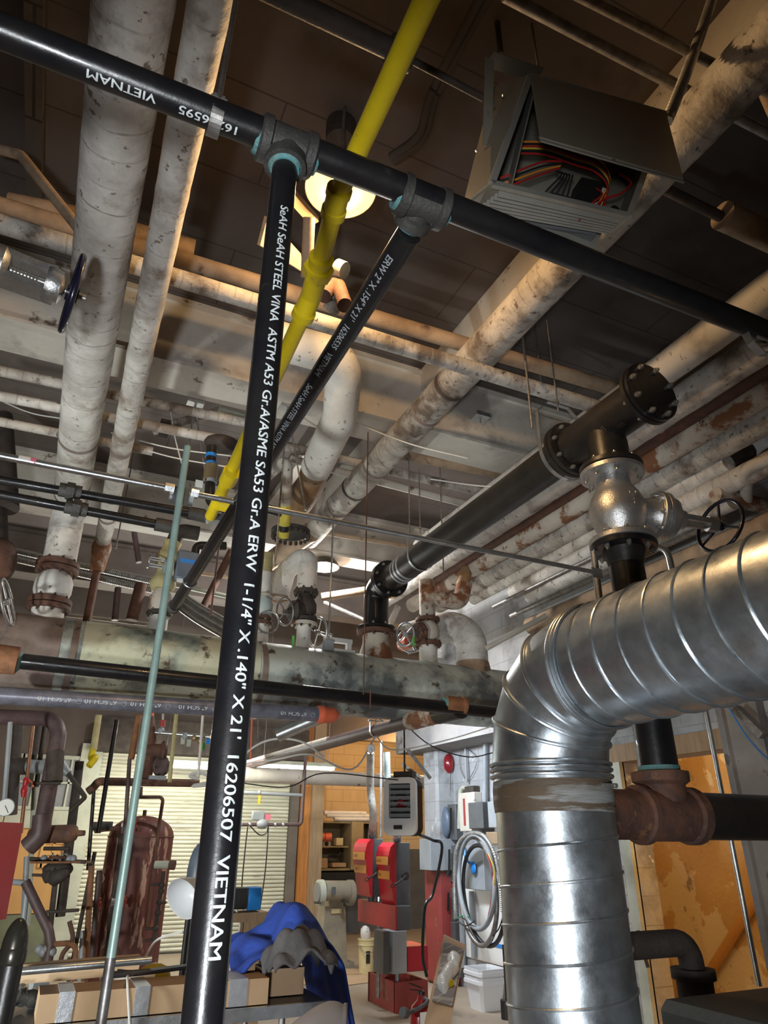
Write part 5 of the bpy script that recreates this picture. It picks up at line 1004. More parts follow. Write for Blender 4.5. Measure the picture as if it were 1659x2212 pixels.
# gauge-glass column right of tank
t = thing('level_gauge', PF(340, 1870, 6.9), 'black level-gauge column with small cocks right of the tank', 'gauge')
G = lambda x_, y_: PF(x_, y_, 6.9)
MB().tube([G(354, 1882), G(333, 2030)], .017, 10).build('column', m_dark, t); MB().cyl(G(335, 1868), G(372, 1868), .032, seg=16).build('head_chamber', m_cream, t); MB().cyl(G(366, 1868), G(378, 1869), .04, seg=16).build('rusty_cap', m_rust, t)
for (a, b) in (((325, 1912), (348, 1910)), ((347, 1949), (359, 1950)), ((316, 2006), (336, 2006)), ((313, 2032), (333, 2030))): MB().cyl(G(*a), G(*b), .011, seg=8).build('cock', m_dark, t)
for y in (1912, 1925, 1949, 1972, 2005): c = G(354-(y-1882)*.142, y); MB().ball(c, .028, 10).build('fitting', m_dark, t)
t = thing('small_bore_pipe', PF(330, 1722, 7.0), 'rusty small-bore pipe angling over the shutter above the tank', 'pipe')
MB().tube(fillet([PF(290, 1722, 7.0), PF(353, 1722, 7.0), PF(341, 1800, 7.0), PF(318, 2000, 7.0)], .04), .016, 10).build('pipe', m_rust, t); MB().cyl(PF(304, 1700, 7.0), PF(303, 1720, 7.0), .02, seg=10).build('drop', m_rust, t)
# rust relief valves and labelled valves beneath the violet pipe
t = thing('relief_valve', PF(312, 1650, 6.3), 'rusty flanged relief valve hanging under the violet pipe', 'valve')
K = lambda x_, y_: PF(x_, y_, 6.3)
MB().tube([K(325, 1548), K(322, 1600), K(318, 1640), K(312, 1690)], [.035, .065, .075, .05], 20).build('body', m_rust, t); MB().tube([K(325, 1540), K(326, 1556)], .03, 12).build('top_cap', m_orange, t)
MB().lathe(K(345, 1622), EX, [(-.12, .05), (0, .06), (.01, .085), (.03, .085), (.04, .06), (.06, .055)], 20).build('side_outlet', m_rust, t); flange(t, K(348, 1655), V((.5, -.85, 0)), .085, .03, m_plum, 6, .01, m_dark)
MB().tube([K(300, 1545), K(283, 1640)], .028, 12).build('side_pipe', m_rusto, t); flange(t, K(312, 1688), EZ, .10, .025, m_rust, 6, .01, m_rust)
t = thing('tagged_valves', PF(400, 1605, 6.3), 'row of small labelled valves on a grey pipe under the violet pipe', 'valve')
MB().tube([K(335, 1582), K(410, 1588), K(455, 1592)], .018, 12).build('pipe', m_galvp, t); MB().cyl(K(352, 1542), K(350, 1582), .012, seg=8).build('drop', m_galvp, t); MB().cyl(K(351, 1556), K(350, 1570), .026, seg=12).build('red_body', m_redd, t)
for (x_, y_, mm) in ((348, 1578, m_lgrey), (400, 1590, m_lgrey), (420, 1594, m_bglow), (432, 1600, m_bglow)): MB().ball(K(x_, y_), .03, 12).build('valve_body', mm, t)
for (x_, y_, mm) in ((450, 1600, m_blue2), (438, 1612, m_gtag), (408, 1605, m_cream), (395, 1600, m_cream)): MB().box(K(x_, y_), (.035, .004, .06)).build('hanging_tag', mm, t)
for (px2, px, y0, y1, w, mm, lab) in ((384, 366, 1510, 1690, 9, m_yelw, 'grey-yellow drop pipe clamped to the violet pipe'), (438, 428, 1545, 1680, 6, m_lagw, 'white drop pipe under the labelled valves')): vp(px, y0, y1, 5.8, w, mm, lab, px2, 'drop_pipe')
c = PF(430, 1682, 6.4); tag(MB().tube(spl([c, c+V((-.08, 0, .02)), c+V((.02, 0, .05)), c+V((.12, .0, -.02)), c+V((-.05, 0, -.06)), c+V((.15, 0, -.04))]), .016, 8).build('cable_bundle', m_wcab), 'tangle of white cable wrapped with red tape under the valves', 'cable')
tag(MB().box(PF(340, 1680, 6.2), (.14, .06, .03)).build('grey_box', m_lgrey), 'pale small box on the rusty horizontal pipe', 'box')
tag(MB().cyl(PF(545, 1530, 6.0), PF(541, 1640, 6.0), .008, seg=8).build('copper_rod', m_orange), 'thin orange rod right of the stencilled pipe', 'rod')
tag(MB().cyl(PF(557, 1545, 6.1), PF(556, 1600, 6.1), .010, seg=8).build('hanging_rod', m_rod), 'short dull rod beside the thin orange rod', 'rod')
tag(MB().lathe(PF(540, 1550, 6.2), EZ, [(0, .09), (.03, .05), (.05, .02)], 20).build('lamp_shade', m_white), 'small white lamp shade peeping from behind the stencilled pipe', 'lamp')
# braced pipework between ochre panel and tank (lower left)
for (pts, w, mm, lab) in (([(55, 1905), (55+50, 2010), (110, 2040), (95, 2120)], 20, m_plum, 'thick plum pipe sloping down toward the tank foot'), ([(110, 2040), (165, 2036), (160, 2120)], 11, m_rusto, 'rusty branch pipe bending down at the tank foot'), ([(125, 2100), (135, 2060), (160, 2030), (150, 1990)], 10, m_rust, 'rusty curved pipe left of the tank foot'),
    ([(65, 1855), (185, 1862)], 8, m_dark, 'sooty horizontal pipe left of the tank'), ([(70, 1890), (150, 1893)], 6, m_dark, 'lower sooty horizontal pipe left of the tank'), ([(100, 1970), (170, 1966)], 7, m_dark, 'short black pipe beside the ochre panel'), ([(95, 1833), (150, 1833)], 8, m_dark, 'upper sooty cross pipe before the small window'),
    ([(28, 1905), (60, 1908), (40, 2080)], 12, m_lgrey, 'grey bent pipe right of the red-edged cabinet')):
    q = [PF(x_, y_, 5.9) for x_, y_ in pts]; tag(MB().tube(fillet(q, .07) if len(q) > 2 else q, pw(q[0], w)/2, 14).build('plant_pipe', mm), lab, 'pipe')
t = thing('flanged_pump', PF(125, 1870, 5.9), 'sooty flanged pump head in front of the small window', 'pump')
MB().ball(PF(125, 1878, 5.9), .085, 16, (1.3, 1, .7)).build('casing', m_dark, t); flange(t, PF(127, 1852, 5.9), EZ, .07, .02, m_rust, 6, .008); [MB().ball(PF(px, 1855, 5.9), .028, 10).build('knob', m_lgrey, t) for px in (150, 158, 95)]
MB().box(PF(130, 1862, 5.9), (.42, .16, .015)).build('shelf_plate', m_rusto, t); MB().tube(spl([PF(95, 1885, 5.85), PF(120, 1893, 5.85), PF(150, 1882, 5.85)]), [.03, .04, .05, .06, .05, .06, .07, .06, .05, .05, .04, .03, .02], 12).build('lower_casing', m_dark, t)
t = thing('hose_cock', PF(92, 2060, 5.9), 'grey cluster of cocks near the lower left pipes', 'valve'); [MB().ball(PF(85+9*k, 2050+6*(k % 2), 5.9), .034, 10).build('cock', m_lgrey, t) for k in range(4)]
# ================================================================ back: gas line on shutter, tan duct, alcove contents
Yg = 9.6
tag(MB().cyl(PY(500, 1672, Yg), PY(935, 1690, 10.4), .10, seg=24).build('lagged_pipe', m_beam), 'tan lagged pipe running across the top of the alcove', 'pipe')
t = thing('gas_line', PY(640, 1750, Yg), 'grey gas line with regulator valve in front of the roller shutter', 'pipe'); Gp = lambda x_, y_: PY(x_, y_, Yg)
MB().tube([Gp(515, 1711), Gp(655, 1718)], .022, 12).build('upper_pipe', m_lgrey, t); MB().tube(fillet([Gp(661, 1620), Gp(651, 1781), Gp(500, 1781)], .05), .024, 12).build('lower_pipe', m_plum, t)
MB().ball(Gp(560, 1712), .03, 12).build('tee', m_lgrey, t); MB().box(Gp(560, 1727), (.03, .01, .12)).build('yellow_tag', m_yel, t); MB().box(Gp(627, 1782), (.11, .02, .03)).build('yellow_label', m_yel, t)
MB().ball(Gp(566, 1780), .07, 16, (1.2, 1, .9)).build('regulator', m_lgrey, t); MB().box(Gp(557, 1762), (.16, .06, .11), None, .008).build('actuator', m_lgrey, t); MB().box(Gp(578, 1765), (.07, .05, .07)).build('pink_cap', m_pink, t)
for px in (520, 540, 595, 612): MB().ball(Gp(px, 1781), .034, 10).build('union', m_galvp, t)
for pts, lab in (([(535, 1786), (528, 1850), (522, 1930), (530, 1990)], 'black cord hanging from the regulator, left'), ([(580, 1784), (575, 1860), (568, 1920), (558, 1980), (545, 2040)], 'black cord hanging from the regulator, right'), ([(540, 1784), (560, 1803), (575, 1800), (579, 1786)], 'short cord looped under the regulator')):
    tag(MB().tube(spl([PY(x_, y_, Yg-.05) for x_, y_ in pts]), .008, 6).build('cord', m_rub), lab, 'cord')
# wall cabinet in the alcove
Yc = 11.6; Cc = lambda x_, y_: PY(x_, y_, Yc); z1c, z0c = Cc(740, 1776).z, Cc(740, 1878).z; xl, xr = Cc(684, 1820).x, Cc(815, 1820).x
t = thing('wall_cabinet', (xl, Yc+.3, z0c), 'open wall cabinet with doors ajar hung on the ochre block wall', 'cabinet')
m = MB(); w_ = xr-xl; mx = (xl+xr)/2
for z in (z0c, z1c): m.box((mx, Yc+.25, z), (w_, .5, .03))
for x_ in (xl, mx+.07, xr): m.box((x_, Yc+.25, (z0c+z1c)/2), (.03, .5, z1c-z0c))
m.box((mx, Yc+.5, (z0c+z1c)/2), (w_, .02, z1c-z0c)); m.build('carcass', m_kraft, t, smooth=0)
zsH = (z0c+z1c)/2-.02; MB().box((mx-.25, Yc+.25, zsH), (w_*.52, .46, .02)).build('shelf', m_kraft, t)
dl = MB().quad(PY(675, 1771, Yc-.5), PY(688, 1772, Yc-.48), PY(682, 1879, Yc-.48), PY(667, 1877, Yc-.5), .025).build('door', m_teal, t, smooth=0)
dl = MB().quad(Cc(759, 1774), Cc(784, 1776), Cc(783, 1878), Cc(756, 1878), .03).build('door', m_kraft, t, smooth=0); MB().tube(spl([Cc(758, 1869), Cc(760, 1874), Cc(766, 1874), Cc(769, 1869)]), .005, 6).build('handle', m_blk, dl)
MB().box(((xl+xr)/2, Yc+.2, z0c-.09), (w_, .5, .1)).build('plinth', m_blk, t)
Ci = lambda x_, y_: PY(x_, y_, Yc+.15)
for i, (x_, lab) in enumerate(((693, 'orange plastic pipe end lying in the cabinet, left'), (708, 'orange plastic pipe end lying in the cabinet, right'))):
    c = Ci(x_, 1808); tag(MB().tube([c-EX*.055, c+EX*.05], [.062, .068], 18).build('pipe_offcut', m_orange), lab, 'pipe offcut')
tag(MB().box(Ci(731, 1818), (.12, .12, .11)).build('carton', m_pail), 'cream carton on the cabinet upper shelf', 'box'); c = Ci(705, 1823); tag(MB().torus(c, V((0, -1, .1)), .055, .02, 28, 10).build('tape_roll', m_bench), 'dark tape roll on the cabinet upper shelf', 'roll')
for i in range(3): tag(MB().box(Ci(693, 1871-7*i), (.16, .2, .045)).build('carton', m_card), ('lowest', 'middle', 'topmost')[i]+' flat carton stacked at the cabinet bottom left', 'box')
tag(MB().box(Ci(728, 1868), (.24, .2, .06)).build('carton', m_card), 'long flat carton at the cabinet bottom right', 'box'); tag(MB().tube(spl([Ci(708, 1846), Ci(720, 1838), Ci(735, 1840), Ci(728, 1852), Ci(712, 1850)]), .014, 8).build('hose_coil', m_rub), 'black hose heap in the cabinet', 'hose')
for i, (x0_, x1_, y_) in enumerate(((705, 800, 1762), (722, 806, 1769), (700, 790, 1756))): tag(MB().tube([Cc(x0_, y_), Cc(x1_, y_+1)], .035, 14).build('lagged_offcut', m_lagw), ('lower long', 'front short', 'rear upper')[i]+' pipe-lagging offcut on top of the wall cabinet', 'pipe offcut')
# pedestal grinder
Gx = PZ(728, 2096, 0); gs = .0050
def GR(x_, y_, off=0): return PY(x_, y_, Gx.y-off)
t = thing('pedestal_grinder', at_z(Gx, 0), 'khaki pedestal bench grinder below the wall cabinet', 'grinder')
def taper(par, xs, ys, dep_, mm, nm):   # front trapezoid prism
    return MB().prism([GR(xs[0], ys[0]), GR(xs[1], ys[0]), GR(xs[3], ys[1]), GR(xs[2], ys[1])], (0, dep_, 0)).build(nm, mm, par, smooth=0)
taper(t, (703, 746, 693, 750), (1958, 2078), .26, m_bench, 'pedestal'); taper(t, (690, 765, 690, 765), (2078, 2096), .34, m_bench, 'foot'); taper(t, (712, 742, 712, 742), (1938, 1958), .22, m_bench, 'neck')
MB().cyl(GR(700, 1924, .1)+EX*.0, GR(752, 1924, .1), .11, seg=24).build('motor', m_bench, t)
for x_ in (692, 756):
    c = GR(x_, 1928, .08); MB().lathe(c-EX*.035, EX, [(0, .10), (.005, .14), (.065, .14), (.07, .10)], 30).build('wheel_guard', m_bench if x_ > 700 else m_cream, t); MB().cyl(c-EX*.05, c+EX*.05, .11, seg=26).build('wheel', m_abr, t)
MB().box(GR(721, 1924, .24), (.05, .01, .08)).build('switch', m_grey, t); MB().box(GR(727, 1968, .02), (.14, .01, .05)).build('name_plate', m_pail, t); MB().box(GR(686, 1950, .2), (.05, .12, .02)).build('tool_rest', m_dark, t); MB().box(GR(745, 1948, .2), (.05, .12, .02)).build('tool_rest', m_dark, t)
# pail with rag
Bp = PZ(791, 2104, 0); r = .095; t = thing('pail', at_z(Bp, 0), 'cream plastic pail with a wire handle and a rag roll on top', 'bucket'); hgt = vz(Bp, 2027)
MB().lathe(at_z(Bp, 0), EZ, [(0, r*.88), (hgt*.80, r), (hgt*.81, r*1.07), (hgt*.84, r*1.07), (hgt*.85, r*1.02), (hgt*.95, r*1.04), (hgt*.96, r*1.1), (hgt, r*1.1), (hgt, r*.98)], 36).build('body', m_pail, t)
MB().tube(spl([at_z(Bp, hgt*.85)+V((-.11, 0, 0)), at_z(Bp, hgt*.62)+V((-.06, -.11, 0)), at_z(Bp, hgt*.68)+V((.06, -.11, 0)), at_z(Bp, hgt*.85)+V((.11, 0, 0))]), .004, 6).build('handle', m_rod, t)
MB().box(at_z(Bp, hgt*.5)+V((.0, -.093, 0))-V((.02, 0, 0)), (.05, .004, .12)).build('label', m_pail if 0 else m_inkb, t)
tag(MB().lathe(at_z(Bp, hgt+.0)+V((-.01, 0, .0)), V((-.25, -.3, .9)), [(0, .055), (.06, .06), (.11, .05), (.13, .03), (.12, .015)], 20).build('rag_roll', m_lagw), 'white rag roll standing on the cream pail', 'rag')
for i, (x_, y_, sx, sy, rz) in enumerate(((740, 2118, .9, .5, .2), (760, 2098, .6, .35, -.2))): c = PZ(x_, y_, .006+.008*i); u_ = V((cos(rz), sin(rz), 0)); tag(MB().box(c, (sx, sy, .006), (u_, EZ.cross(u_), EZ)).build('cardboard_sheet', m_card), ('large cardboard sheet on the floor by the pail', 'small cardboard sheet on the floor behind the pail')[i], 'cardboard')
# ================================================================ bench stand with blue box behind the table
Yt = PZ(530, 2130, 0).y*.80
S1 = PF(540, 2060, 6.0); t = thing('timber_stand', at_z(S1, 0), 'rough timber stand carrying the blue box', 'stand')
zt_ = vz(S1, 1968); MB().box(at_z(S1, zt_/2), (.15, .15, zt_)).build('post', m_wood, t); MB().box(at_z(S1+V((-.08, 0, 0)), zt_-.03), (.34, .24, .06)).build('top', m_wood, t)
c = PF(540, 1945, 6.0); tag(MB().box(at_z(c, zt_+.085)+V((.02, 0, 0)), (.10, .14, .15), None, .006).build('blue_box', m_blue2), 'bright blue box on the timber stand', 'box')
t = thing('black_device', at_z(c, zt_)+V((-.13, 0, 0)), 'black device with cables on the timber stand', 'device'); MB().box(at_z(c, zt_+.09)+V((-.12, -.02, 0)), (.15, .12, .14), None, .006).build('case', m_blk, t); MB().tube(spl([PF(515, 1930, 5.9), PF(510, 1960, 5.9), PF(518, 2000, 5.9), PF(505, 2050, 5.9)]), .008, 6).build('cable', m_wcab, t)
for i, (x_, y_) in enumerate(((510, 2068), (560, 2045))): tag(MB().ball(PF(x_, y_, 5.2), .085, 16, (1.3, 1, .7)).build('white_bag', m_whited), ('white bag behind the blue quilt, left', 'white bag behind the blue quilt, right')[i], 'bag')
# clamp lamp and black stand legs left of stencilled pipe
c = PF(407, 1932, 4.6); t = thing('clamp_lamp', c, 'white dish lamp shade left of the stencilled pipe', 'lamp'); ax_ = V((-.75, -.6, -.45)).normalized()
MB().lathe(c-ax_*.05, ax_, [(-.06, .02), (-.04, .045), (.0, .075), (.06, .105), (.10, .118), (.10, .114), (.05, .10), (0, .07), (-.02, .04)], 36).build('shade', m_whited, t); MB().cyl(c-ax_*.16, c-ax_*.10, .03, seg=16).build('socket', m_blk, t)
zc_ = PF(405, 1990, 4.6); 
for i, px in enumerate((392, 402, 412)): P = PF(px, 2110, 4.7); tag(MB().cyl(at_z(P, 0), at_z(P, vz(P, 1975)), .016, seg=10).build('black_upright', m_blk), ('left', 'middle', 'right')[i]+' black upright under the dish lamp', 'post')
tag(MB().ball(PF(428, 1890, 5.2), .11, 18, (.7, .7, 1.8)).build('blue_cylinder', m_bgrey), 'dark blue gas-bottle shape behind the stencilled pipe', 'bottle')
# ================================================================ foreground table and its load
zT = .78; f0, f1 = PZ(100, 2250, zT), PZ(712, 2163, zT); Yf = f1.y-.0; x0_, x1_ = f0.x-.3, f1.x
t = thing('folding_table', ((x0_+x1_)/2, Yf+.35, 0), 'folding table loaded with boxes and quilts at the lower left', 'table')
MB().box(((x0_+x1_)/2, Yf+.36, zT-.015), (x1_-x0_, .74, .03), None, .004).build('tabletop', m_grey, t); MB().box(((x0_+x1_)/2, Yf-.005, zT-.018), (x1_-x0_, .02, .045)).build('edge_trim', m_galvp, t)
for x_ in (x0_+.2, x1_-.18):
    for y_ in (Yf+.08, Yf+.64): MB().cyl((x_, y_, 0), (x_, y_, zT-.03), .014, seg=10).build('leg', m_rod, t)
yb = Yf+.02
bxL, bxR = PZ(88, 2190, zT+.09).x, PZ(640, 2150, zT+.09).x
t = thing('long_carton', (bxL, Yf+.12, zT), 'long brown cardboard carton taped shut along the table front', 'box')
MB().box(((bxL+bxR)/2, Yf+.13, zT+.05), (bxR-bxL, .20, .09)).build('carton', m_card, t, smooth=0)
for px in (150, 336, 592): x_ = PZ(px, 2180, zT+.08).x; MB().box((x_, Yf+.13, zT+.052), (.055 if px != 592 else .075, .206, .094)).build('duct_tape', m_tape, t, smooth=0)
tag(MB().box((bxR+.11, Yf+.24, zT+.055), (.18, .16, .10)).build('small_carton', m_card, smooth=0), 'small brown carton under the charcoal quilt', 'box')
# boards and metal pipe at the back of the table
A, B = PZ(20, 2150, zT+.20), PZ(395, 2112, zT+.20); tag(MB().bar(V((A.x, Yf+.50, zT+.10)), V((PZ(395, 2112, zT+.2).x, Yf+.50, zT+.11)), .05, .07).build('pine_board', m_pine), 'pale pine board lying along the back of the table', 'board')
tag(MB().cyl((A.x-.1, Yf+.36, zT+.125), (B.x+.03, Yf+.36, zT+.14), .015, seg=14).build('metal_tube', m_galvp), 'galvanised tube lying on the table before the pine board', 'pipe')
for k in range(4):
    q = [V((PZ(250, 2170, zT+.1).x+.02*k, Yf+.25+.015*k, zT+.105+.004*k)), V((PZ(330, 2160, zT+.1).x, Yf+.22+.02*k, zT+.112)), V((PZ(430, 2150, zT+.1).x, Yf+.26+.015*k, zT+.115)), V((PZ(560, 2130, zT+.1).x, Yf+.33+.01*k, zT+.12))]
    tag(MB().tube(spl(q), .008, 6).build('rubber_hose', m_rub), ('front', 'second', 'third', 'rear')[k]+' black hose strand lying over the long carton', 'hose')
tag(MB().ball((PZ(365, 2105, zT+.1).x, Yf+.62, zT+.04), .06, 16, (1.3, .9, .9)).build('yellow_bag', m_yel), 'crumpled yellow bag at the back of the table', 'bag')
c = V((PZ(340, 2140, zT+.1).x, Yf+.45, zT+.05)); tag(MB().tube([c-EX*.10, c+EX*.07], [.035, .04], 18).build('white_canister', m_whited), 'white canister lying among the table clutter', 'canister')
tag(MB().tube(spl([PF(395, 2012, 3.9), PF(340, 2030, 3.9), PF(312, 2070, 3.8), V((PZ(312, 2110, zT+.1).x, Yf+.6, zT+.05))]), .006, 6).build('white_hose', m_wcab), 'thin white hose arching to the back of the table', 'hose')
tag(MB().tube(spl([V((PZ(300, 2150, zT+.1).x, Yf+.2, zT+.11)), V((PZ(303, 2180, zT+.1).x, Yf-.01, zT+.11)), V((PZ(300, 2205, zT).x, Yf-.03, zT-.15))]), .0045, 6).build('white_cable', m_wcab), 'thin white cable hanging over the table front', 'cable')
for i, (px, mm) in enumerate(((486, m_pink), (508, m_pink))): tag(MB().ball(PF(px, 2113-3*i, 3.5), .016, 10, (1.2, 1, .8)).build('pink_cap', mm), ('left', 'right')[i]+' small pink cap beside the blue quilt', 'cap')
# clutter on the left of the table
for i in range(5):
    c = V((PZ(30+22*i, 2190, zT+.1).x, Yf+.30+.05*(i % 2), zT+.045)); tag(MB().lathe(c, V((cos(i*1.7), sin(i*1.7), .3)), [(-.04, .022), (-.02, .03), (0, .03), (.02, .022), (.05, .024)], 14).build('pipe_fitting', m_galvp if i % 2 else m_cast), ('leftmost', 'second', 'third', 'fourth', 'rightmost')[i]+' loose metal pipe fitting left of the long carton', 'pipe fitting')
tag(MB().cyl((PZ(75, 2130, zT+.1).x, Yf+.60, zT+.05), (PZ(112, 2122, zT+.1).x, Yf+.62, zT+.05), .03, seg=16).build('pipe_offcut', m_lgrey), 'grey pipe offcut at the back left of the table', 'pipe offcut')
# quilts: height-field cloth
def cloth(nm, mm, cx, cy, z0, nx, ny, sx, sy, fn, lab, th=.018):
    vs = []; rnd = random.Random(hash(nm) % 99)
    for j in range(ny+1):
        for i in range(nx+1):
            u, v = i/nx, j/ny; x_, y_, z_ = fn(u, v); vs.append(V((cx+x_, cy+y_, z0+z_)))
    fs = [[j*(nx+1)+i, j*(nx+1)+i+1, (j+1)*(nx+1)+i+1, (j+1)*(nx+1)+i] for j in range(ny) for i in range(nx)]
    o = MB().add(vs, fs).build(nm, mm, smooth=80); md = o.modifiers.new('s', 'SOLIDIFY'); md.thickness = th; md.offset = 1; sb = o.modifiers.new('b', 'SUBSURF'); sb.levels = 1; sb.render_levels = 1
    return tag(o, lab, 'quilt')
qx0, qx1 = PY(480, 2100, Yf+.46).x, PY(722, 2150, Yf+.46).x; W_ = qx1-qx0
def fq(u, v):
    prof = .095*sin(pi*min(1, u*1.15))+.18*math.exp(-((u-.60)/.22)**2)+.06*math.exp(-((u-.15)/.12)**2)
    z_ = prof*(1-.5*(2*v-1)**2)+.020*sin(u*26+v*5)*sin(v*6)+.015*sin(u*11-v*14)+.012*sin(v*23+u*3)
    if u > .86: z_ -= (u-.86)*3.6*.55
    return (u*W_*1.0, (v-.5)*.62+.02*sin(u*9), z_+.06)
cloth('blue_quilt', m_blue, qx0, Yf+.46, zT+.0, 60, 36, 0, 0, fq, 'crumpled royal blue moving quilt heaped on the table end')
gx0, gx1 = PY(572, 2100, Yf+.12).x, PY(700, 2130, Yf+.12).x; Wg = gx1-gx0
def fg(u, v):
    z_ = .14*sin(pi*u)**.7*(.35+.65*sin(pi*min(1, v*1.1)))+.018*sin(u*14+v*9)+.014*sin(v*19-u*7)
    return (u*Wg, (v-.5)*.26, z_+.02)
cloth('charcoal_quilt', m_gcl, gx0, Yf+.10, zT+.09, 36, 24, 0, 0, fg, 'charcoal grey quilt bunched in front of the blue one', .014)
# chair back
c = PF(665, 2170, 2.55); t = thing('folding_chair', at_z(c, 0), 'taupe plastic chair back at the bottom edge by the table', 'chair')
vs = []; nn = 20
for j in range(9):
    for i in range(nn+1):
        u = i/nn; top_ = .94+.055*sin(pi*min(1, .12+u*.95))**.6; z_ = .50+(top_-.50)*j/8; vs.append(V((c.x-.10+.22*u, c.y-.03-.03*sin(pi*u), z_-.10*(1-u)*(j/8))))
o = MB().add(vs, [[j*(nn+1)+i, j*(nn+1)+i+1, (j+1)*(nn+1)+i+1, (j+1)*(nn+1)+i] for j in range(8) for i in range(nn)]).build('backrest', m_chair, t, smooth=80); md = o.modifiers.new('s', 'SOLIDIFY'); md.thickness = .012
MB().box((c.x+.01, c.y-.22, .46), (.40, .40, .03), None, .01).build('seat', m_chair, t)
for sx_ in (-.17, .19):
    for sy_ in (-.38, -.05): MB().cyl((c.x+sx_, c.y+sy_, 0), (c.x+sx_*.9, c.y+sy_, .45), .011, seg=8).build('leg', m_rod, t)
# ================================================================ red electrical stack
def iso(xl, xe, xr, yt, yb, d):
    """box whose near vertical edge is at column xe; left face looks to -X, right face to -Y"""
    P = PF(xe, yb, d); zt = vz(P, yt); q = ray(xl, (yt+yb)/2); yl = P.x*q.y/q.x; q = ray(xr, (yt+yb)/2); xr_ = P.y*q.x/q.y
    return P.x, xr_, P.y, yl, P.z, zt       # x0,x1,y0,y1,z0,z1
def ibox(B, mm, nm, par, e=0): x0, x1, y0, y1, z0, z1 = B; return MB().box(((x0+x1)/2, (y0+y1)/2, (z0+z1)/2), (x1-x0+e, y1-y0+e, z1-z0), None, .004).build(nm, mm, par, smooth=0)
sw = []
for i, (a, lab) in enumerate((((777, 804, 829, 1812, 1938, 7.5), 'left red-fronted disconnect switch above the red trough'), ((828, 856, 888, 1820, 1956, 7.25), 'right red-fronted disconnect switch above the red trough, nearer the heater'))):
    B = iso(*a); x0, x1, y0, y1, z0, z1 = B; t = thing('disconnect_switch', ((x0+x1)/2, (y0+y1)/2, z0), lab, 'electrical switch', 'red-fronted disconnect switches')
    ibox((x0, x1, y0+.02, y1-.02, z0, z1), m_grey, 'case', t)
    n = 14; pr = [V((x0-.002, y1, z0)), V((x0-.002, y1, z1))]; H_ = z1-z0; dz = .055
    side = [(z0, .012)]+[(z0+H_*k/n, .012+.085*(.12+.88*k/n)*min(1, ((n-k)/3.2))**.5) for k in range(1, n+1)]
    vs = [V((x0-o, y, z)) for z, o in side for y in (y0, y1)]; vs += [V((x0+.001, y, z)) for z, o in side for y in (y0, y1)]; k2 = 2*len(side)
    fs = [[2*k, 2*k+1, 2*k+3, 2*k+2] for k in range(len(side)-1)]+[[2*k, 2*k+2, k2+2*k+2, k2+2*k] for k in range(len(side)-1)]+[[2*k+1, k2+2*k+1, k2+2*k+3, 2*k+3] for k in range(len(side)-1)]+[[k2-2, k2-1, 2*k2-1, 2*k2-2]]
    MB().add(vs, fs).build('front_cover', m_red if 0 else m_redd if 0 else m_red, t, smooth=0)
    for f in (.70, .47):
        q = MB().box((x0-(.080 if f > .6 else .062), (y0+y1)/2, z0+H_*f), (.006, (y1-y0)*.9, .07)).build('warning_label', m_orl, t, smooth=0)
        flat_text('DO NOT' if f > .6 else 'THE FEED' if 0 else 'TE RC', .030, V((x0-(.0835 if f > .6 else .0655), y1-(y1-y0)*.12, z0+H_*f-.012)), -EY, EZ, q, m_inkb, stretch=.8)
    c = V(((x0+x1)/2, y0-.02, z0+H_*.46)); h = MB(); h.cyl(c, c-EY*.03, .035, seg=14); h.tube([c-EY*.03, c+V((-.09, -.05, -.05)), c+V((-.14, -.05, -.07))], .009, 8); h.torus(c+V((-.15, -.05, -.075)), EY, .018, .005, 16, 6); h.build('handle', m_dark, t)
    MB().cyl((c.x, (y0+y1)/2, z1), (c.x, (y0+y1)/2, z1+.06), .04, seg=16).build('hub', m_grey, t); MB().cyl((c.x, (y0+y1)/2, z0-.05), (c.x, (y0+y1)/2, z0), .035, seg=16).build('nipple', m_grey, t)
    sw.append(B)
x0, x1, y0, y1, z0, z1 = sw[0]; ct = V(((x0+x1)/2, (y0+y1)/2, z1+.05)); 
tag(MB().tube(spl([ct, PF(806, 1760, 7.2), PF(800, 1700, 7.2), PF(800, 1625, 7.0)]), [.036+(.002 if k % 2 else 0) for k in range(19)], 16).build('flexible_conduit', m_lag2), 'thick grey flexible conduit dropping to the left red switch', 'conduit')
tag(MB().cyl(ct+V((.10, 0, -.04)), at_z(ct+V((.10, 0, 0)), vz(ct, 1600)), .015, seg=10).build('conduit', m_rod), 'thin straight conduit between the two flexible conduits', 'conduit')
x0, x1, y0, y1, z0, z1 = sw[1]; ct2 = V(((x0+x1)/2, (y0+y1)/2, z1+.05)); tag(MB().tube(spl([ct2, PF(850, 1780, 6.95), PF(838, 1690, 7.1), PF(835, 1625, 7.1)]), .034, 16).build('flexible_conduit', m_head), 'greenish flexible conduit dropping behind the heater to the right red switch', 'conduit')
B = iso(775, 857, 888, 1957, 2010, 7.15); t = thing('wiring_trough', (B[0], B[2], B[4]), 'wide red and grey wiring trough below the two switches', 'electrical box')
ibox(B, m_grey, 'trough', t); MB().box((B[0]-.006, (B[2]+B[3])/2, (B[4]+B[5])/2), (.012, B[3]-B[2], B[5]-B[4])).build('red_front', m_red, t, smooth=0)
tag(MB().cyl((B[0]+.08, B[2]+.55, B[5]), (B[0]+.08, B[2]+.55, B[5]+.07), .04, seg=16).build('tin_can', m_galvp), 'small tin can standing on the red wiring trough', 'can')
for k, px in enumerate((817, 858)): P = PF(px, 2110, 7.5); tag(MB().cyl(at_z(P, .1), at_z(P, B[4]), .02, seg=8).build('trough_leg', m_rod), ('slim leg under the left end of the red trough', 'slim leg under the right end of the red trough')[k], 'post')
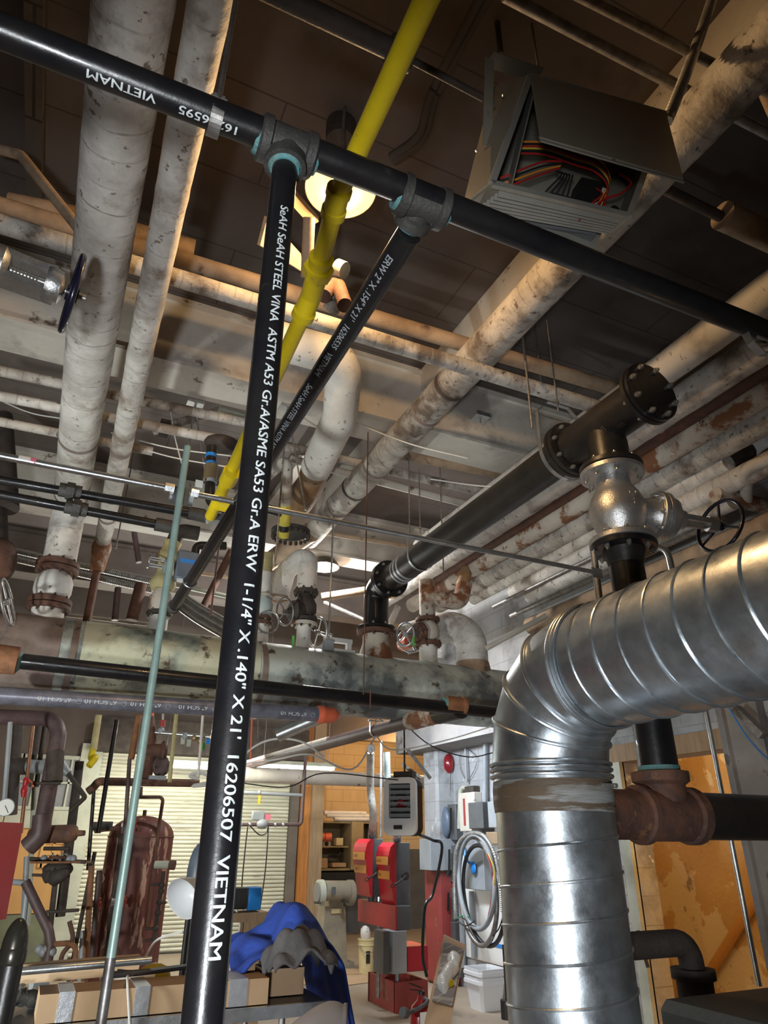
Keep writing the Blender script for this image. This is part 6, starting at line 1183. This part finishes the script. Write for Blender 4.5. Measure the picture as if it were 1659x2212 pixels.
B = iso(848, 848, 879, 2012, 2105, 7.1); t = thing('grey_duct_box', (B[0], B[2], B[4]), 'grey square duct box hanging below the wiring trough', 'electrical box')
ibox((B[0], B[1], B[2], B[2]+.22, B[4], B[5]), m_lgrey, 'case', t); MB().box((B[0]-.05, B[2]+.12, (B[4]+B[5])/2), (.06, .2, B[5]-B[4])).build('inner_strip', m_grey, t)
t = thing('red_pump', PF(835, 2065, 7.2), 'rounded red machine guard behind the grey duct box', 'machine'); MB().lathe(PF(832, 2062, 7.7)-EX*.05, EX, [(0, .12), (.01, .19), (.12, .19), (.13, .12)], 34).build('guard', m_redd, t)
B = iso(880, 880, 915, 2045, 2100, 7.5); ibox((B[0], B[1]+.05, B[2], B[2]+.35, B[4], B[5]), m_red, 'red_housing', t); 
B = iso(799, 856, 920, 2122, 2190, 7.42); x0, x1, y0, y1, z0, z1 = B; z0 = .0; t = thing('red_trough_base', (x0, y0, 0), 'open red and rusty steel base tray on the floor', 'tray')
m = MB(); th = .03; H_ = z1
for c, dd in (((x0, (y0+y1)/2, H_/2), (th, y1-y0, H_)), ((x1, (y0+y1)/2, H_/2), (th, y1-y0, H_)), (((x0+x1)/2, y0, H_/2), (x1-x0+th, th, H_)), (((x0+x1)/2, y1, H_/2), (x1-x0+th, th, H_)), (((x0+x1)/2, (y0+y1)/2, .08), (x1-x0, y1-y0, .02))): m.box(c, dd)
m.build('tray', m_redd, t, smooth=0)
# ================================================================ white louvred unit heater
HC = PF(863, 1741, 6.2); sc = dep(HC)/FPX; hx = V((.72, -.69, 0)).normalized(); hy = V((.69, .72, 0)).normalized(); ax = (hx, hy, EZ)
W2, H2, D2_ = 68*sc*1.08, 116*sc, 38*sc
t = thing('louvred_heater', HC-EZ*H2/2, 'white-faced louvred electric unit heater with black finned sides', 'heater')
fc = HC-hy*D2_*.0
def rrect(w, h, r, n=6):
    o = []
    for (sx, sy, a0) in ((1, 1, 0), (-1, 1, 90), (-1, -1, 180), (1, -1, 270)):
        for k in range(n+1): a = radians(a0+90*k/n); o.append((sx*(w/2-r)+r*cos(a), sy*(h/2-r)+r*sin(a)))
    return o
def slab(w, h, r, c, d, mm, nm, par, hole=None):
    o = rrect(w, h, r); P3 = lambda p, s: c+hx*p[0]+EZ*p[1]+hy*s
    n = len(o)
    if hole:
        q = rrect(*hole[:3]); off = hole[3]; q = [(a, b+off) for a, b in q]
        vs = [P3(p, 0) for p in o]+[P3(p, 0) for p in q]+[P3(p, d) for p in o]+[P3(p, d) for p in q]
        fs = [[k, (k+1) % n, n+(k+1) % n, n+k] for k in range(n)]+[[k, 2*n+k, 2*n+(k+1) % n, (k+1) % n] for k in range(n)]+[[n+k, n+(k+1) % n, 3*n+(k+1) % n, 3*n+k] for k in range(n)]
        return MB().add(vs, fs).build(nm, mm, par, smooth=40)
    return MB().prism([P3(p, 0) for p in o], hy*d).build(nm, mm, par, smooth=40)
slab(W2, H2, .06, fc, .05, m_white, 'front_panel', t, (W2*.66, H2*.60, .008, H2*.09)); MB().torus(fc, hy, .001, .0005, 8, 4) 
slab(W2*.95, H2*.96, .055, fc+hy*.05, D2_, m_blk, 'finned_body', t)
m = MB()
for k in range(16): q = [fc+hx*p[0]+EZ*p[1]+hy*(.06+D2_*k/16) for p in rrect(W2*.99, H2*.99, .06)]; m.tube(q+[q[0]], .004, 6, False)
m.build('fins', m_blkr, t)
for k in range(6): z = H2*(.09+.25-.10*k); MB().box(fc+EZ*z+hy*.012, (W2*.64, .035, .004), (hx, (hy*.7-EZ*.7).normalized(), (hy*.7+EZ*.7).normalized())).build('louver', m_lgrey, t, smooth=0)
MB().torus(fc+hy*.045+EZ*H2*.09, hy, W2*.27, .012, 30, 8).build('fan_ring', m_grey, t); MB().ball(fc+hy*.05+EZ*H2*.05, .045, 14).build('motor', m_redb, t)
MB().box(fc-hy*.003+V((0, 0, -H2*.36))-hx*W2*.05, (W2*.26, .004, H2*.07), ax).build('name_plate', m_blk, t, smooth=0)
m = MB(); m.box(fc+hy*.15+EZ*(H2/2+.03), (W2*.6, .10, .05), ax); m.cyl(fc+hy*.15+EZ*(H2/2+.04), fc+hy*.15+EZ*(H2/2+.5), .008, seg=8); m.build('hanger', m_dark, t)
tag(MB().bar(PF(868, 1650, 6.6), PF(910, 1682, 6.6), .03, .03).build('wall_bracket', m_galvp), 'pale strut bracket arm above the louvred heater', 'bracket'); tag(MB().bar(PF(880, 1618, 6.8), PF(930, 1682, 6.8), .03, .03).build('wall_bracket', m_rod), 'grey diagonal bracket arm from soffit to pillar', 'bracket')
tag(MB().tube(spl([fc+hx*W2*.4+hy*.2-EZ*H2*.48, PF(935, 1815, 6.6), PF(955, 1830, 6.6), PF(935, 1930, 6.5), PF(918, 1960, 6.4), PF(913, 2060, 6.4), PF(922, 2110, 6.4)]), .013, 8).build('power_cord', m_rub), 'thick black power cord looping from the louvred heater down the pillar', 'cord')
# ================================================================ things on the right wall
def wb(xl, xr, yt, yb, d, mm, nm, lab, cat='electrical box', bev=.006, one=True):
    a, b = PX(xl, (yt+yb)/2, XW-d), PX(xr, (yt+yb)/2, XW-d); md = PX((xl+xr)/2, (yt+yb)/2, XW-d); z0, z1 = vz(md, yb), vz(md, yt)
    m = MB().box((XW-d/2-.001, (a.y+b.y)/2, (z0+z1)/2), (d, a.y-b.y, z1-z0), None, bev)
    if one: return tag(m.build(nm, mm, smooth=0), lab, cat)
    t = thing(nm, (XW, (a.y+b.y)/2, z0), lab, cat); m.build('case', mm, t, smooth=0); return t, (XW-d, a.y, b.y, z0, z1)
P = PX(960, 1650, XW-.08); t = thing('alarm_bell', P, 'dark red round alarm bell on the white wall', 'bell'); rB = (vz(P, 1626)-vz(P, 1675))/2
MB().lathe(P+EX*.05, -EX, [(0, rB*.99), (.02, rB*1.0), (.05, rB*.93), (.085, rB*.68), (.10, rB*.3), (.102, .001)], 40).build('gong', m_redb, t); MB().cyl(P+EX*.078, P+EX*.04, .06, seg=18).build('base', m_dark, t)
def rswitch(xl, xr, yt, yb, lab):
    t, (x, ya, yb2, z0, z1) = wb(xl, xr, yt, yb, .09, m_grey, 'safety_switch', lab, one=False)
    w_ = ya-yb2; c = V((x-.03, (ya+yb2)/2+w_*.1, (z0+z1)/2)); m = MB().ball(c, 1, 20, (.06, w_*.36, (z1-z0)*.46)); m.build('rounded_cover', m_bgrey if 'upper' in lab else m_grey, t); MB().bar(V((x-.05, yb2+.02, z1-.04)), V((x-.05, yb2+.04, z0+.10)), .015, .02, up=EX).build('lever', m_blk, t)
    MB().box((x-.092, c.y, c.z-.03), (.004, .04, .035)).build('sticker', m_white, t)
rswitch(952, 985, 1738, 1815, 'upper blue-grey safety switch on the wall below the bell'); rswitch(955, 982, 1826, 1905, 'middle dark safety switch on the wall'); rswitch(955, 980, 1918, 1988, 'lowest dark safety switch on the wall')
t, (x, ya, yb2, z0, z1) = wb(992, 1026, 1712, 1796, .10, m_lgrey if 0 else m_beam, 'distribution_panel', 'dusty pale distribution panel right of the upper safety switch', one=False); MB().box((x-.002, (ya+yb2)/2+.05, (z0+z1)/2), (.006, .04, (z1-z0)*.7)).build('red_labels', m_redd, t)
wb(1012, 1043, 1733, 1790, .14, m_grey, 'breaker_box', 'small dark grey breaker box overlapping the pale panel'); wb(1054, 1078, 1731, 1788, .16, m_lgrey, 'switch_box', 'blue-grey switch box beside the spiral duct'); wb(1050, 1092, 1797, 1824, .20, m_orange if 0 else m_wood, 'rusty_shelf_beam', 'rust-blotched shelf beam under the blue-grey box', 'beam')
t, (x, ya, yb2, z0, z1) = wb(1003, 1045, 1828, 1922, .14, m_lgrey, 'control_panel', 'light grey control panel with a blue handle inside the cable coil', one=False)
c = V((x-.01, (ya+yb2)/2, (z0+z1)/2)); m = MB(); m.tube(spl([c+V((-.01, .14, .19)), c+V((-.03, .08, .08)), c+V((-.02, -.02, .03))]), .013, 8); m.ball(c+V((-.02, -.04, 0)), .05, 12, (.4, 1, 1.2)); m.build('blue_handle', m_blue2, t)
wb(906, 930, 1812, 1880, .36, m_lgrey, 'meter_box', 'grey meter box with a blue tag on the pillar', 'electrical box'); 
wb(985, 1100, 1850, 2078, .012, m_white, 'white_board', 'large white board taped to the wall with blue tape', 'board')
for i, (a, b, y_) in enumerate(((1085, 1100, 1934), (1052, 1092, 2042), (1088, 1103, 2015))): wb(a, b, y_-4, y_+4, .018, m_blue2, 'blue_tape', ('upper', 'long lower', 'small right')[i]+' strip of blue tape on the white board', 'tape', 0)
wb(968, 984, 1990, 2110, .10, m_grey, 'wall_channel', 'dark vertical wall channel below the lowest safety switch', 'channel')
def wp(pts, r, mm, lab, nm='conduit', cat='conduit', d=.05, R=.08): q = [PX(x_, y_, XW-d) for x_, y_ in pts]; return tag(MB().tube(fillet(q, R) if R else spl(q), r, 12).build(nm, mm), lab, cat)
wp([(1008, 1690), (1003, 1560)], .014, m_lgrey, 'conduit rising from the small square box on the wall'); wp([(1012, 1702), (995, 1700), (992, 1790)], .026, m_cream, 'pale bent conduit around the distribution panel', R=.12); wp([(1048, 1590), (1048, 1740), (1030, 1790), (1030, 1830)], .026, m_lgrey, 'offset grey conduit passing behind the breaker box')
wp([(971, 1670), (972, 1740)], .008, m_rod, 'thin wire from the bell to the safety switch'); wp([(1020, 1700), (1024, 1740)], .016, m_lagt, 'rusty short conduit below the square box'); wb(1003, 1022, 1698, 1712, .09, m_dark, 'square_box', 'small dark square box where the wall conduits meet')
for (px, y0_, y1_, lab) in ((985, 1990, 2090, 'grey conduit below the safety switches, left'), (995, 1925, 2090, 'grey conduit below the safety switches, right'), (1018, 1925, 2070, 'flat grey trunking under the control panel')): wp([(px, y0_), (px+6, y1_)], .028, m_lgrey, lab)
wp([(1000, 1610), (1030, 1640), (1010, 1685), (992, 1650), (1000, 1612)], .004, m_rod, 'loop of thin wire hanging on the wall', 'wire_loop', 'wire', .03, 0)
# coil of armoured cable
def loop(cx, cy, rx, ry, r, mm, lab, d=.28, tilt=0, n=40, nm='cable_coil'):
    pts = [];
    for k in range(n+1): a = 2*pi*k/n; x_, y_ = cx+rx*cos(a)*cos(tilt)-ry*sin(a)*sin(tilt), cy+rx*cos(a)*sin(tilt)+ry*sin(a)*cos(tilt); pts.append(PX(x_, y_, XW-d-.02*sin(3*a)))
    return tag(MB().tube(pts, r, 10, False).build(nm, mm), lab, 'cable')
loop(1032, 1925, 40, 118, .024, m_rod, 'largest grey loop of the cable coil on the wall', tilt=-.10); loop(1030, 1905, 38, 102, .024, m_lgrey, 'inner grey loop of the cable coil on the wall', .31, -.06); loop(1045, 1935, 42, 110, .020, m_rub, 'black loop of the cable coil on the wall', .26, -.14)
q = [PX(x_, y_, XW-.34) for x_, y_ in ((984, 1985), (982, 1900), (988, 1830), (1012, 1802), (1045, 1806), (1070, 1850), (1082, 1920), (1086, 1970))]; q = spl(q, 22)
tag(MB().tube(q, [.022 if k % 2 else .017 for k in range(len(q))], 10).build('armoured_cable', m_flex), 'bright armoured flexible cable arching over the cable coil', 'cable')
for (pts, mm, lab) in (([(1052, 1845), (1062, 1880), (1062, 1940), (1052, 1990)], m_wr, 'red wire hanging inside the coil'), ([(1055, 1845), (1068, 1880), (1066, 1930)], m_wy, 'yellow wire hanging inside the coil'), ([(986, 1985), (1000, 1978), (1014, 1980)], m_wg, 'green wire at the armoured cable end'), ([(986, 1987), (1005, 2000), (1025, 1990)], m_rub, 'black wire at the armoured cable end'), ([(1088, 1975), (1078, 2005), (1064, 2022)], m_rub, 'black wire tail hanging right of the coil')):
    tag(MB().tube(spl([PX(x_, y_, XW-.33) for x_, y_ in pts]), .006, 6).build('loose_wire', mm), lab, 'wire')
# shelf with white tubs, leaning framed carton, extinguisher
sa = PX(1060, 2178, XW-.30); t = thing('wall_bench', (sa.x, sa.y, 0), 'low timber bench against the right wall carrying white tubs', 'bench'); ztb = sa.z
MB().box((XW-.28, sa.y-.2, ztb-.02), (.52, 2.0, .04)).build('top', m_wood, t)
for y_ in (-1.1, .7): MB().box((XW-.48, sa.y+y_, ztb/2-.02), (.06, .06, ztb-.04)).build('leg', m_wood, t)
def tub(c, k, lab):
    t = thing('tub', c, lab, 'tub', 'stacked white tubs'); h = .26; m = MB(); pr = [(0, .11), (h*.8, .14), (h*.8, .155), (h*.9, .155), (h*.9, .147), (h, .15), (h, .140), (.02, .10)]
    vs = []; n = 4
    for z, r in pr:
        for (sx, sy) in ((1, 1), (-1, 1), (-1, -1), (1, -1)):
            for (a, b) in (((1, .8), (.8, 1)) if sx*sy > 0 else ((.8, 1), (1, .8))): vs.append(V(c)+V((sx*r*a, sy*r*b, z)))
    fs = [[i*8+j, i*8+(j+1) % 8, (i+1)*8+(j+1) % 8, (i+1)*8+j] for i in range(len(pr)-1) for j in range(8)]+[[(len(pr)-1)*8+j for j in range(8)]]
    m.add(vs, fs); m.build('body', m_whited, t, smooth=30); return t
c = PX(1050, 2165, XW-.36); tub((c.x, c.y, ztb), 0, 'lower white square tub of the stacked pair on the wall bench'); tub((c.x, c.y, ztb+.065), 1, 'upper white square tub nested in the other on the wall bench')
t = thing('black_cylinder', PX(1092, 2170, XW-.4), 'black spool with a rod standing by the white tubs', 'tool'); c = PX(1096, 2170, XW-.4); MB().cyl((c.x, c.y, ztb), (c.x, c.y, ztb+.14), .06, seg=20).build('spool', m_blk, t); MB().cyl((c.x, c.y, ztb+.14), (c.x, c.y, ztb+.55), .016, seg=10).build('rod', m_blk, t)
A, B_, C_, D_ = PF(960, 2020, 5.9), PF(1006, 2042, 5.75), PF(968, 2240, 4.9), PF(915, 2230, 5.0)
t = thing('leaning_carton', (A+B_+C_+D_)/4, 'patterned flat carton with plastic film leaning by the pillar', 'box'); MB().prism([A, B_, C_, D_], FH*.06).build('carton', m_card, t, smooth=0)
ia, ib, ic, id_ = [p.lerp((A+B_+C_+D_)/4, .14)-FH*.010 for p in (A, B_, C_, D_)]
m_pat = mat('grey_geometric_print', (.12, .095, .085), (.15, .12, .105), .6, sc=5, bump=.05, brick=('Y', 'Z', .085, .06, .006, (.30, .26, .22)))
pt = MB().quad(ia, ib, ic.lerp(ib, .25), id_.lerp(ia, .25), .004).build('printed_face', m_pat, t, smooth=0); f0_ = (ia+ib)/2; f1_ = (ic+id_)/2
MB().tube(spl([f0_.lerp(f1_, .08)-FW*.02, f0_.lerp(f1_, .25)-FW*.03+RT*.02, f0_.lerp(f1_, .45)-FW*.03-RT*.02, f0_.lerp(f1_, .62)-FW*.02]), [.02, .03, .045, .05, .05, .045, .04, .05, .06, .055, .05, .05, .055, .05, .04, .04, .03, .02, .01], 10).build('plastic_film', m_bag, t)
MB().box(f0_.lerp(f1_, .5)+RT*.03-FW*.05, (.03, .01, .09)).build('yellow_label', m_yel, t)
E_ = PF(912, 2230, 5.4); t = thing('fire_extinguisher', at_z(E_, 0), 'red fire extinguisher with a white tag at the bottom edge', 'fire extinguisher'); ze = vz(E_, 2152); rE = .078
MB().lathe(at_z(E_, .1), EZ, [(0, rE*.9), (.02, rE), (ze-.20, rE), (ze-.15, rE*.85), (ze-.12, rE*.4), (ze-.09, rE*.3)], 32).build('cylinder', m_redb, t)
h = at_z(E_, ze+.0); m = MB(); m.cyl(h-EZ*.02, h+EZ*.03, .022, seg=14); m.bar(h+EZ*.03, h+V((-.10, -.04, .05)), .02, .006); m.bar(h+EZ*.045, h+V((-.10, -.03, .08)), .02, .006); m.build('valve_handle', m_blk, t)
MB().tube(spl([h, h+V((.0, -.08, -.02)), h+V((-.14, -.10, -.06)), h+V((-.20, -.12, -.05))]), [.012]*12+[.012, .02, .028, .03, .03, .03, .03], 12).build('horn', m_grey, t); MB().box(h+V((-.03, -.10, -.12)), (.07, .003, .11)).build('tag', m_lagw, t)
# broom handle, boiler top, stair handrail
p0_, p1_ = PX(1490, 2170, 5.9), PX(1659, 1900, 5.9); d = adir(p0_, p1_); tag(MB().cyl(p0_-d*.4, p1_+d*.6, .042, seg=18).build('handrail', m_woodo if 0 else m_ply), 'thick orange-brown timber handrail climbing the ochre stair wall', 'handrail')
c = PZ(1540, 2180, .90); t = thing('boiler_casing', (2.75, 1.75, 0), 'dark boiler casing top in the lower right corner', 'boiler'); q = PZ(1390, 2147, .93)
m = MB(); m.box((q.x+.72, q.y-.62, .46), (1.4, 1.2, .92), None, .03); m.build('casing', m_grey if 0 else mat('olive_black_casing', (.035, .036, .030), (.055, .055, .045), .6, sc=3, bump=.2), t, smooth=0)
MB().lathe((2.50, 2.42, .50), EZ, [(0, .07), (.40, .07), (.405, .085), (.44, .085)], 20).build('pipe_collar', m_dark, t)
w_ = PX(1385, 1890, 4.3); tag(MB().tube(spl([PX(1378, 2010, 4.35), PX(1388, 2050, 4.35), PX(1400, 2090, 4.35)]), .014, 8).build('door_pull', m_dark), 'black curved cable beside the doorway jamb', 'cable')
tag(MB().tube(spl([PX(1575, 1530, XW-.3), PX(1620, 1600, XW-.3), PX(1680, 1660, XW-.3)]), .005, 6).build('blue_cable', m_blue2), 'thin blue cable crossing the upper right wall', 'cable')
tag(MB().bar(PX(1590, 1530, XW-.2), PX(1650, 1590, XW-.2), .06, .05).build('strut_channel', m_rod), 'grey strut channel under the duct at the right', 'bracket')
tag(MB().tube(fillet([PX(1360, 1198, 3.0), PX(1440, 1178, 3.0), PX(1458, 1260, 3.0)], .10), .018, 12).build('bent_conduit', m_galvp), 'bright bent conduit looping between the black riser and the spiral duct', 'conduit')
P = PX(1640, 2130, 4.15); tag(MB().cyl(P, at_z(P, 3.2), .0165, seg=14).build('vertical_conduit', m_galvp), 'thin galvanised vertical conduit in front of the ochre doorway', 'conduit')
